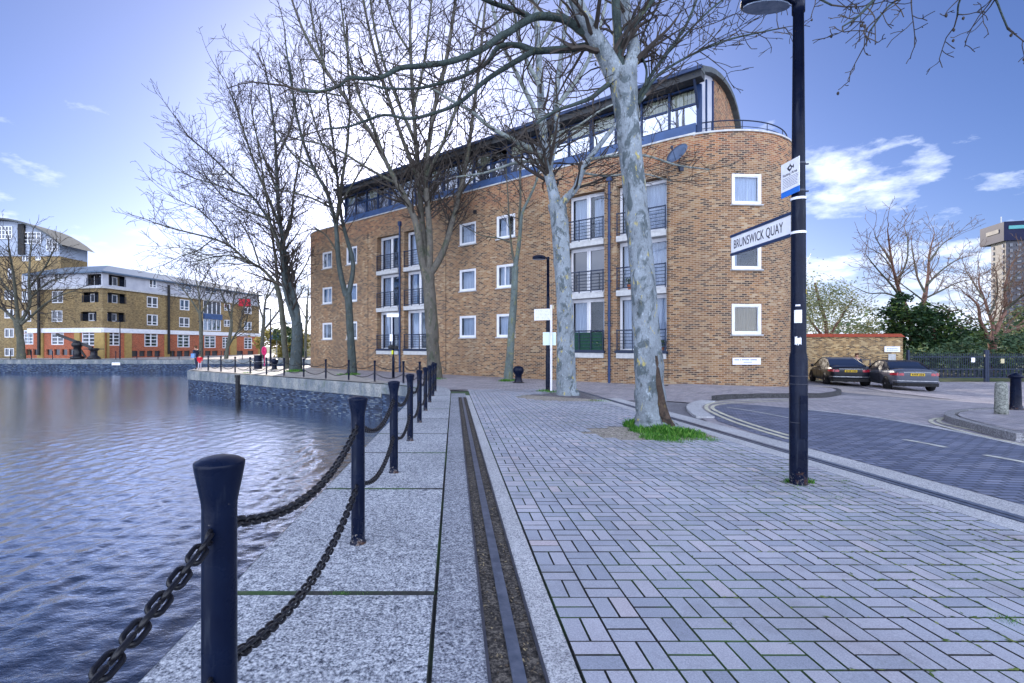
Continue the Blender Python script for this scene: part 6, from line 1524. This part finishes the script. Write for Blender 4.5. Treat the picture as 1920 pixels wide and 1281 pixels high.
L2 = [([(1043, 388), (1034, 350), (1026, 315), (1021, 270), (1016, 215), (1012, 150), (1008, 70), (1003, -20), (1000, -120)], 11, 4.5, .5),
      ([(1048, 388), (1062, 372), (1080, 352), (1090, 325), (1103, 300), (1125, 272), (1150, 240), (1178, 212), (1210, 180)], 8.5, 2.5, -1.0),
      ([(1030, 318), (1034, 295), (1044, 250), (1042, 190), (1049, 125), (1060, 50), (1070, -40)], 7, 4, 1.0, .1),
      ([(1024, 302), (1005, 286), (980, 272), (950, 256), (915, 236), (880, 206), (845, 188), (800, 160)], 6.5, 2, -.8),
      ([(1022, 306), (1000, 302), (965, 306), (930, 318), (900, 326), (855, 332)], 4.5, 1.6, .9),
      ([(1022, 250), (1000, 200), (975, 150), (950, 100), (930, 40), (915, -30)], 5, 2.6, -1.2), ([(1012, 160), (985, 110), (970, 60), (962, 0), (955, -60)], 4.5, 2.5, 1.1),
      ([(1044, 200), (1075, 160), (1100, 120), (1120, 70), (1135, 10), (1145, -50)], 5, 2.4, .9, .2), ([(1046, 250), (1085, 235), (1130, 205), (1180, 185)], 3, 1.4, .7, .3),
      ([(1103, 300), (1150, 292), (1210, 292), (1270, 310), (1330, 318)], 3, 1.2, .4, -.4), ([(1095, 325), (1140, 330), (1200, 325), (1260, 340)], 2.2, 1, .6, -.4), ([(1010, 90), (1040, 40), (1060, -20)], 4, 2.2, -.6)]
tree('second plane tree, mottled trunk forking low in front of the balconies', 15.75, T2, L2, 3, limbmat=bark_mat('plane_limb_mid', (.19, .215, .21), (.11, .125, .11), (.24, .22, .11), (.045, .05, .045), 3), dens=1.2, tw=.95, balls=60, P=dict(gap=(1, .34, .4, .5), wob=.18), start=.08)
T3 = ([(953, 713), (956, 670), (960, 610), (964, 550), (966, 500)], [9.5, 7.5, 6.8, 6.2, 6])
L3 = [([(966, 500), (972, 465), (976, 430), (979, 400), (992, 372), (1004, 345), (1012, 318)], 4.6, 1.6, -.5), ([(966, 498), (960, 470), (957, 440), (954, 400), (952, 360), (948, 310)], 2.6, 1, .5), ([(975, 440), (974, 405), (976, 370), (975, 320), (980, 270)], 3.4, 1.2, .2), ([(958, 455), (935, 447), (905, 442), (880, 430)], 1.6, .8, -.4)]
tree('slim young tree with a thin straight trunk beside the mooring bollard', 23.9, T3, L3, 4, bark=bark_mat('young_bark', (.11, .135, .13), (.15, .16, .09), (.08, .09, .07), (.04, .04, .035), 3), limbmat=m_bark2, dens=.55, tw=.9, P=dict(gap=(1, .5, .5, .5)), start=.3)
T4 = ([(815, 708), (812, 670), (810, 620), (806, 560), (803, 515)], [15, 12.5, 11.8, 11, 12])
L4 = [([(798, 520), (790, 480), (780, 420), (762, 375), (745, 345), (722, 300), (695, 250), (660, 200), (610, 130), (570, 60), (540, -20)], 7.5, 1.6, -2.5), ([(801, 515), (796, 460), (790, 400), (785, 330), (780, 270), (775, 200), (770, 100), (768, -20)], 7, 2.6, 1.0), ([(804, 512), (806, 455), (803, 400), (798, 340), (803, 280), (815, 200), (835, 120), (850, 30), (860, -60)], 7, 2.4, -1.5),
      ([(806, 515), (826, 482), (838, 452), (850, 410), (862, 360), (875, 300), (885, 230), (895, 150), (905, 60), (915, -40)], 7, 2.2, 1.2), ([(786, 345), (758, 270), (732, 195), (705, 110), (685, 20), (672, -60)], 4.5, 2, 2.0, .4), ([(745, 345), (715, 330), (680, 310), (640, 285), (600, 270), (560, 262)], 3, 1.2, -2, -.8),
      ([(722, 300), (700, 240), (670, 170), (650, 90), (640, 10)], 3.4, 1.4, -2.5, -1), ([(780, 270), (750, 200), (720, 120), (700, 40), (690, -40)], 3.6, 1.6, -.6, .4), ([(800, 330), (830, 270), (860, 190), (880, 110), (900, 20)], 3.5, 1.5, -2.2, -.6), ([(776, 200), (795, 120), (805, 40), (815, -50)], 3.2, 1.6, 1.4, .6), ([(862, 360), (900, 320), (940, 270), (970, 200)], 2.4, 1.2, 1.4, .6), ([(640, 180), (590, 170), (550, 165), (520, 150)], 1.8, .9, -2.6, -1.6), ([(770, 100), (740, 50), (720, -20)], 2.6, 1.5, 1.2, .8), ([(610, 130), (590, 60), (580, 0), (575, -50)], 2, 1, -2.4, -2)]
tree('tall many limbed plane tree before the left balconies, crown filling the sky', 25.9, T4, L4, 5, bark=bark_mat('plane_bark_brown', (.10, .092, .08), (.06, .068, .05), (.15, .13, .075), (.03, .025, .022), 2), limbmat=m_bark2, dens=1.4, tw=1.5, balls=140, P=dict(gap=(1, .42, .55, .6), up=.07), start=.22)
T5 = ([(661, 702), (659, 660), (656, 600), (652, 550)], [9, 7.2, 6.8, 7])
L5 = [([(649, 555), (640, 520), (634, 480), (630, 425), (622, 390), (610, 355), (590, 320), (570, 270), (555, 210), (545, 150), (535, 80)], 5.6, 1.3, -1.5), ([(653, 555), (661, 515), (661, 485), (651, 450), (643, 420), (636, 380), (632, 330), (625, 270), (615, 200), (605, 120), (600, 40)], 5, 1.3, 1.2), ([(630, 430), (639, 355), (650, 280), (656, 200), (652, 120), (650, 50)], 3.6, 1.3, .6), ([(622, 390), (585, 372), (545, 360), (512, 352)], 2.2, 1, -1.2), ([(590, 320), (550, 290), (520, 250), (500, 210)], 2.2, 1, -1.8, -.8), ([(632, 330), (600, 260), (580, 190), (560, 100)], 2.4, 1.1, 1, .5), ([(634, 390), (670, 330), (700, 280), (730, 240)], 2.2, 1, .8, .4), ([(630, 470), (610, 440), (585, 430), (560, 440)], 1.6, .8, -1)]
tree('plane tree with a divided thin trunk near the left corner of the brick flats', 28.8, T5, L5, 6, bark=bark_mat('plane_bark_thin', (.055, .068, .068), (.04, .05, .045), (.09, .09, .06), (.02, .02, .018), 2), limbmat=m_bark2, dens=1.55, tw=1.55, balls=90, P=dict(gap=(1, .45, .6, .6), up=.08), start=.3)
T6 = ([(554, 696), (555, 670), (557, 640), (557, 605)], [13, 10.5, 10, 9.5])
L6 = [([(556, 612), (549, 590), (541, 565), (535, 540), (531, 510), (528, 470)], 6, 3.4, -.5), ([(558, 612), (556, 580), (549, 552), (541, 526), (535, 490), (530, 450), (523, 400), (520, 350), (518, 300), (515, 250), (508, 190), (500, 140)], 7, 1.5, .6), ([(533, 505), (522, 455), (502, 410), (474, 370), (434, 330), (395, 292), (355, 258)], 3.4, 1.1, -1.5), ([(527, 430), (507, 380), (482, 320), (462, 262), (444, 205), (430, 170)], 3, 1.1, -.5, .3), ([(521, 360), (500, 310), (480, 250), (470, 190)], 2.4, 1.1, 1.4, .5), ([(531, 455), (546, 405), (552, 350), (562, 300), (570, 240)], 2.8, 1.2, 1.2, .5), ([(518, 300), (545, 240), (550, 180), (545, 130)], 2, 1, 1, .5), ([(474, 370), (440, 360), (400, 345), (365, 335)], 1.8, .9, -1.8, -.8), ([(502, 410), (460, 395), (420, 370), (385, 330)], 2, .9, -1, -.5), ([(528, 470), (510, 430), (495, 380)], 2.4, 1, -1.2, -.5)]
tree('leaning plane tree on the jetty whose crown spreads left over the water', 32.6, T6, L6, 7, bark=bark_mat('plane_bark_jetty', (.06, .075, .08), (.045, .052, .05), (.11, .1, .07), (.022, .022, .022), 2), limbmat=m_bark2, dens=1.6, tw=1.75, balls=120, P=dict(gap=(1, .45, .6, .6), up=.05), start=.18)
T7 = ([(538, 690), (534, 650), (530, 600), (525, 560), (519, 535)], [6, 5.2, 4.8, 4.5, 4.5])
L7 = [([(519, 535), (505, 518), (488, 502), (462, 488), (432, 462), (400, 448), (362, 438), (322, 428), (290, 418)], 3.4, .9, -1.5), ([(521, 540), (518, 500), (511, 445), (502, 385), (490, 310), (480, 250)], 3.2, 1, .8), ([(462, 488), (430, 480), (400, 482), (370, 490)], 1.6, .8, -1.8, -.8), ([(432, 462), (405, 425), (375, 395), (345, 380)], 1.6, .8, -1.2, -.8), ([(488, 502), (470, 450), (445, 410), (415, 385)], 1.8, .8, .5, -.3), ([(400, 448), (370, 470), (340, 480)], 1.2, .7, -2, -1.2)]
tree('slender tree behind the leaning one, with a long limb reaching far left', 36.0, T7, L7, 8, bark=m_bark2, limbmat=m_bark2, dens=1.7, tw=1.7, balls=60, P=dict(gap=(1, .5, .65, .6), up=.05), start=.2)
# trees across the water
GF = 'small bare trees in front of the far flats'
def stree(label, Y, tr, trs, lim, seed, **k):
    return tree(label, Y, (tr, trs), lim, seed, bark=k.pop('bark', m_bark2), limbmat=m_bark2, twig=k.pop('twig', m_twig), group=k.pop('group', GF), dens=k.pop('dens', .9), tw=k.pop('tw', 2.2), P=dict(gap=(1, .8, .95, 1), up=.06), **k)
stree('bare tree with a pale forked trunk at the far left edge of the far quay', 61.5, [(40, 669), (39, 645), (36, 620), (32, 603)], [7, 6, 5.5, 5.5], [([(32, 605), (12, 585), (-8, 570), (-30, 550)], 3.2, 1.2), ([(34, 603), (30, 560), (26, 520), (20, 485), (16, 460)], 3.5, 1.1), ([(38, 606), (56, 570), (54, 530), (56, 490), (60, 450)], 3.4, 1.1), ([(40, 608), (62, 590), (85, 570), (110, 555), (140, 545)], 2.6, .9), ([(30, 560), (5, 530), (-10, 500)], 2, .9), ([(55, 540), (85, 500), (100, 470)], 2, .9), ([(56, 560), (90, 530), (125, 520)], 1.8, .8)], 11)
stree('small bare tree left of the glazed bay on the far flats', 62.0, [(376, 671), (377, 640), (376, 600), (375, 585)], [3.6, 3, 2.8, 2.8], [([(375, 590), (360, 565), (345, 545), (330, 530)], 1.8, .7), ([(375, 588), (374, 560), (370, 535), (366, 515)], 2, .7), ([(376, 590), (388, 570), (398, 550), (405, 530)], 1.8, .7), ([(370, 540), (385, 520), (392, 505)], 1.2, .6)], 12)
stree('small bare twin stemmed tree right of the glazed bay on the far flats', 62.0, [(424, 673), (427, 650), (433, 620), (434, 600)], [3.8, 3.2, 2.8, 2.6], [([(433, 605), (436, 575), (440, 555), (448, 535)], 2, .7), ([(428, 650), (443, 625), (458, 612), (465, 590)], 2, .8), ([(434, 600), (424, 570), (415, 550), (410, 530)], 1.6, .7), ([(450, 620), (454, 590), (462, 560), (470, 540)], 1.8, .7), ([(436, 575), (455, 560), (480, 550)], 1.2, .6)], 13)
stree('bare tree standing at the end corner of the far flats', 58 + 8, [(492, 678), (492, 640), (494, 610), (495, 590)], [4, 3.4, 3, 3], [([(494, 620), (510, 600), (525, 580), (535, 560)], 2, .8), ([(495, 595), (498, 565), (505, 540), (512, 510)], 2.2, .8), ([(494, 600), (485, 570), (482, 545)], 1.8, .7), ([(500, 560), (520, 530), (530, 500)], 1.4, .7)], 14)
stree('bare tree in the gap left of the brick flats', 64, [(573, 682), (573, 640), (575, 600), (576, 570)], [3, 2.5, 2.3, 2], [([(575, 600), (562, 575), (552, 555)], 1.4, .6), ([(576, 575), (578, 540), (575, 510)], 1.6, .6), ([(575, 610), (588, 580), (596, 560)], 1.4, .6)], 15)
# right hand side beyond the wall and gate
GR_ = 'bare trees beyond the gate'; KB = bark_mat('red_brown_bark', (.16, .09, .07), (.1, .06, .05), (.22, .13, .1), (.05, .03, .03), 1.5)
def rtree(label, Y, tr, trs, lim, seed, **k): return stree(label, Y, tr, trs, lim, seed, bark=KB, twig=m_twigr, group=GR_, **k)
rtree('tall bare tree rising behind the garden wall, its stem leaning left', 42, [(1712, 655), (1708, 610), (1700, 580), (1688, 555)], [5, 4.5, 4, 3.8], [([(1690, 558), (1680, 525), (1672, 490), (1667, 455), (1664, 430)], 3.4, .8), ([(1688, 556), (1668, 530), (1645, 505), (1625, 480)], 2.4, .7), ([(1682, 530), (1700, 490), (1702, 450), (1698, 435)], 2, .7), ([(1690, 560), (1660, 550), (1630, 550), (1605, 540)], 2, .6), ([(1672, 490), (1650, 460), (1640, 440)], 1.6, .6), ([(1676, 510), (1655, 480), (1630, 465)], 1.5, .6)], 21, tw=1.5)
rtree('windswept bare tree beyond the gate, twigs streaming left and right', 44, [(1726, 655), (1727, 620), (1730, 580), (1735, 550)], [5, 4.4, 4, 3.6], [([(1735, 552), (1740, 520), (1742, 485), (1746, 460), (1752, 440)], 3.2, .8), ([(1735, 550), (1720, 520), (1714, 490), (1710, 462)], 2.2, .7), ([(1738, 535), (1762, 510), (1790, 490), (1815, 480)], 2.2, .6), ([(1734, 560), (1765, 545), (1795, 530), (1820, 525)], 2, .6), ([(1742, 490), (1765, 460), (1785, 445)], 1.6, .6), ([(1733, 565), (1700, 540), (1670, 520)], 1.6, .6)], 22, tw=1.5)
rtree('broad twisted bare tree over the gate in front of the tower block', 38, [(1861, 668), (1861, 650), (1860, 640)], [8, 6, 6], [([(1858, 643), (1846, 620), (1838, 600), (1834, 575), (1822, 560), (1808, 550)], 4.2, .9), ([(1860, 642), (1862, 615), (1855, 590), (1845, 560), (1836, 535), (1836, 510)], 3.8, .9), ([(1863, 642), (1872, 610), (1886, 580), (1884, 545), (1890, 515), (1900, 490)], 4, .9), ([(1866, 640), (1890, 622), (1915, 612), (1945, 605), (1975, 590)], 3.4, .9), ([(1886, 580), (1910, 560), (1935, 540), (1950, 510)], 2.6, .8), ([(1855, 590), (1868, 560), (1870, 530), (1866, 505)], 2.2, .7), ([(1838, 600), (1815, 595), (1795, 580)], 1.8, .7), ([(1884, 545), (1905, 520), (1925, 500)], 2, .7), ([(1844, 560), (1825, 530), (1812, 510)], 1.8, .7)], 23, tw=1.5, dens=1.2)

# ---------------------------------------------------------------- evergreens, ivy, hedges
def leafy(name, label, cat, Y, blobs, mt, n, size, seed, group=None, stems=(), base=-1.0, depth=1.0):
    """blobs: (px, py, rx_px, ry_px) at distance Y"""
    rr = random.Random(seed); k = Y / F; c0 = at(blobs[0][0], blobs[0][1], Y); t = thing(name, label, cat, (c0.x, Y, base), 0, group); O = Vector((c0.x, Y, base)); mb = MB()
    area = sum(b[2] * b[3] for b in blobs)
    for bx, by, rx, ry in blobs:
        c = at(bx, by, Y) - O; m = int(n * rx * ry / area); cl = []
        for q in range(max(5, m // 45)):
            a = rr.uniform(0, 6.283); s = rr.uniform(-1, 1); h = (1 - s * s) ** .5; R = rr.uniform(.55, 1.05); cl.append((c + Vector((rx * k * h * math.cos(a) * R, min(rx, ry) * k * depth * h * math.sin(a) * R, ry * k * s * R)), rr.random()))
        for i in range(m):
            cc, tone = rr.choice(cl); sp = min(rx, ry) * k * .30; q = cc + Vector((rr.gauss(0, sp), rr.gauss(0, sp), rr.gauss(0, sp * .8)))
            if q.z < .0: q.z = abs(q.z) * .3
            u = Vector((rr.uniform(-1, 1), rr.uniform(-1, 1), rr.uniform(-.6, .6))).normalized() * size * rr.uniform(.6, 1.3); v = u.cross(Vector((rr.uniform(-1, 1), rr.uniform(-1, 1), rr.uniform(-1, 1)))).normalized() * size * .5
            mb.cv = min(1, max(0, tone * .7 + rr.uniform(-.1, .4))); mb.face([q - u, q + v, q + u, q - v])
    mb.build('foliage', mt, t, colattr=True)
    if stems:
        sm_ = MB()
        for st, r0 in stems: p3 = cmr([at(p[0], p[1], Y) - O for p in st], 4); sm_.tube(p3, [r0 * (1 - .6 * i / len(p3)) for i in range(len(p3))], 6)
        sm_.build('trunk', KB, t, smooth=True)
    return t
leafy('ivy_clad_stump', 'dark ivy mass on the stem behind the end of the garden wall', 'ivy', 40.5, [(1677, 600, 20, 30), (1690, 570, 14, 22), (1668, 640, 20, 20)], m_leafd, 2600, .16, 31, stems=[([(1690, 670), (1690, 580)], .2)])
leafy('evergreen_bush', 'large dark evergreen bush beside the gate, rounded and dense', 'bush', 39, [(1752, 625, 48, 45), (1720, 610, 26, 34), (1790, 640, 36, 36), (1745, 590, 22, 20), (1735, 660, 40, 30)], m_leafd, 6500, .17, 32, stems=[([(1750, 690), (1750, 600)], .2)])
leafy('pale_willow', 'pale olive leafy tree above the garden wall at its lamp post end, with unseen foliage added for shade', 'tree', 44, [(1560, 590, 56, 42), (1530, 560, 36, 36), (1610, 600, 44, 32), (1580, 560, 36, 26), (1500, 590, 40, 50), (1630, 625, 30, 22), (1430, 560, 70, 90), (1330, 540, 80, 100), (1230, 540, 80, 100)], m_leafo, 26000, .11, 33, stems=[([(1545, 690), (1550, 620), (1535, 560), (1528, 530)], .2), ([(1550, 640), (1580, 590), (1600, 560)], .12), ([(1550, 640), (1512, 590), (1505, 550)], .12)], base=-1)  # leftmost blobs added unseen behind the flats to shade the cars
leafy('hedge', 'mixed green hedge behind the iron gate', 'hedge', 35, [(1720 + 28 * i, 676 + (i % 3) * 4, 26, 20 + (i % 2) * 6) for i in range(9)] + [(1812, 650, 20, 16), (1900, 650, 26, 20), (1935, 640, 30, 26)], m_leafh, 7000, .14, 34, depth=1.4)
leafy('evergreen_bush', 'blue green bush under the twisted bare tree', 'bush', 41, [(1830, 640, 26, 24), (1895, 625, 30, 24), (1925, 600, 24, 30)], m_leafh, 2600, .15, 35)
leafy('sunlit_bush', 'yellow green sunlit bushes between the two blocks of flats', 'bush', 72, [(505, 640, 20, 18), (530, 650, 18, 16), (560, 640, 20, 22), (545, 668, 26, 12)], m_leaff, 2600, .3, 36, base=-.5)
leafy('evergreen_bush', 'dark bush between the jetty tree and the brick flats', 'bush', 67, [(548, 665, 18, 14), (532, 625, 18, 16)], m_leafh, 900, .28, 37, base=-.5)
# far tree line so the horizon is never bare
tl = MB(); rr = random.Random(41)
for i in range(9000):
    x = rr.uniform(-40, 330); y = rr.uniform(150, 190); h = 7 + 4 * math.sin(x * .11) + 3 * math.sin(x * .31 + 1); q = Vector((x, y, rr.uniform(-1, max(2, h)))); s = rr.uniform(.5, 1.1)
    u = Vector((rr.uniform(-1, 1), rr.uniform(-1, 1), rr.uniform(-1, 1))).normalized() * s; v = u.orthogonal().normalized() * s * .6; tl.cv = rr.random(); tl.face([q - u, q + v, q + u, q - v])
o = tl.build('treeline', m_leafh, colattr=True); tag(o, 'far hazy line of trees behind the gate and wall', 'trees', kind='stuff')

# ---------------------------------------------------------------- grass
def tuft(mb, rr, c, n, rad_, h, flat=1.0):
    for i in range(n):
        a = rr.uniform(0, 6.283); d = rad_ * rr.random() ** .6; x, y = c[0] + d * math.cos(a), c[1] + d * math.sin(a) * flat; b = gnd(x, y, .0); hh = h * rr.uniform(.4, 1.2) * (1 - .5 * d / rad_)
        an = rr.uniform(0, 6.283); u = Vector((math.cos(an), math.sin(an), 0)) * hh * .10; ln = Vector((rr.gauss(0, .45), rr.gauss(0, .45), 1)) * hh; mb.cv = rr.random(); mb.face([b - u, b + u, b + ln * .6 + u * .7, b + ln, b + ln * .6 - u * .7])
rr = random.Random(51)
def grass(name_label, spots):
    mb = MB()
    for px, py, n, r_, h in spots: tuft(mb, rr, gp(px, py), n, r_, h)
    o = mb.build('grass', m_grass, colattr=True); tag(o, name_label, 'grass', kind='stuff')
grass('bright green grass and weeds round the foot of the nearest plane tree', [(1186, 800, 420, .17, .17), (1215, 812, 300, .22, .09), (1245, 810, 700, .28, .15), (1280, 815, 800, .34, .13), (1235, 822, 500, .3, .09), (1310, 822, 380, .28, .06), (1262, 826, 400, .3, .06), (1200, 808, 260, .2, .12), (1330, 826, 160, .2, .04)])
grass('green weeds round the foot of the big lamp post', [(1480, 905, 90, .05, .06), (1516, 906, 110, .06, .06), (1497, 912, 60, .1, .02)] + [(rr.uniform(1415, 1600), rr.uniform(880, 935), 26, .07, .02) for _ in range(26)])
grass('moss growing in the joints of the granite coping slabs', [(625, 1114, 60, .03, .012), (645, 1113, 60, .035, .014), (680, 1113, 30, .03, .01), (480, 1115, 30, .05, .008), (520, 1115, 40, .06, .01), (752, 918, 60, .03, .014), (635, 918, 60, .05, .01), (700, 918, 30, .05, .008), (815, 1110, 14, .02, .01)])
grass('grass tufts round the slim tree and the farther trees', [(948, 715, 300, .35, .14), (963, 714, 200, .25, .1), (1020, 734, 200, .3, .1), (1045, 736, 240, .4, .1), (1120, 752, 200, .4, .05), (820, 711, 200, .5, .1), (660, 703, 360, .5, .16), (640, 703, 160, .3, .12), (553, 697, 400, .7, .2), (463, 700, 120, .3, .1)])
grass('thin moss along the paving joints near the bottom right', [(1895, 1165, 90, .06, .02), (1870, 1160, 60, .05, .015)] + [(rr.uniform(1640, 1915), rr.uniform(940, 1130), 10, .05, .008) for _ in range(60)])

mm = MB()
for i in range(12000):
    gx = rr.random() < .5
    if gx: x = W0 + ROW * rr.randrange(2, 18); y = rr.uniform(1.8, 9)
    else: y = ROW * rr.randrange(8, 46); x = rr.uniform(1.2, 4.1)
    if rr.random() > smooth(.9, 3.2, x - .05 * y) * (.4 + .8 * (mnoise.noise(Vector((x * 1.2, y * .8, 0))) + .5)): continue
    x += rr.gauss(0, .006) if gx else 0; y += 0 if gx else rr.gauss(0, .006); X, Y = pq(x, y); s = rr.uniform(.007, .022); c = gnd(X, Y, rr.uniform(.002, .008)); a = rr.uniform(-.4, .4) + (math.pi / 2 if gx else 0)
    u = Vector((math.cos(a), math.sin(a), rr.uniform(-.1, .1))) * s; v = Vector((-math.sin(a), math.cos(a), rr.uniform(-.2, .2))) * s * .35; mm.cv = rr.random(); mm.face([c - u, c + v, c + u, c - v])
o = mm.build('moss', leaf_mat('moss_green', [(0, (.04, .08, .02)), (.6, (.10, .16, .035)), (1, (.22, .26, .07))]), colattr=True); tag(o, 'thin green moss in the joints of the block paving', 'moss', kind='stuff')
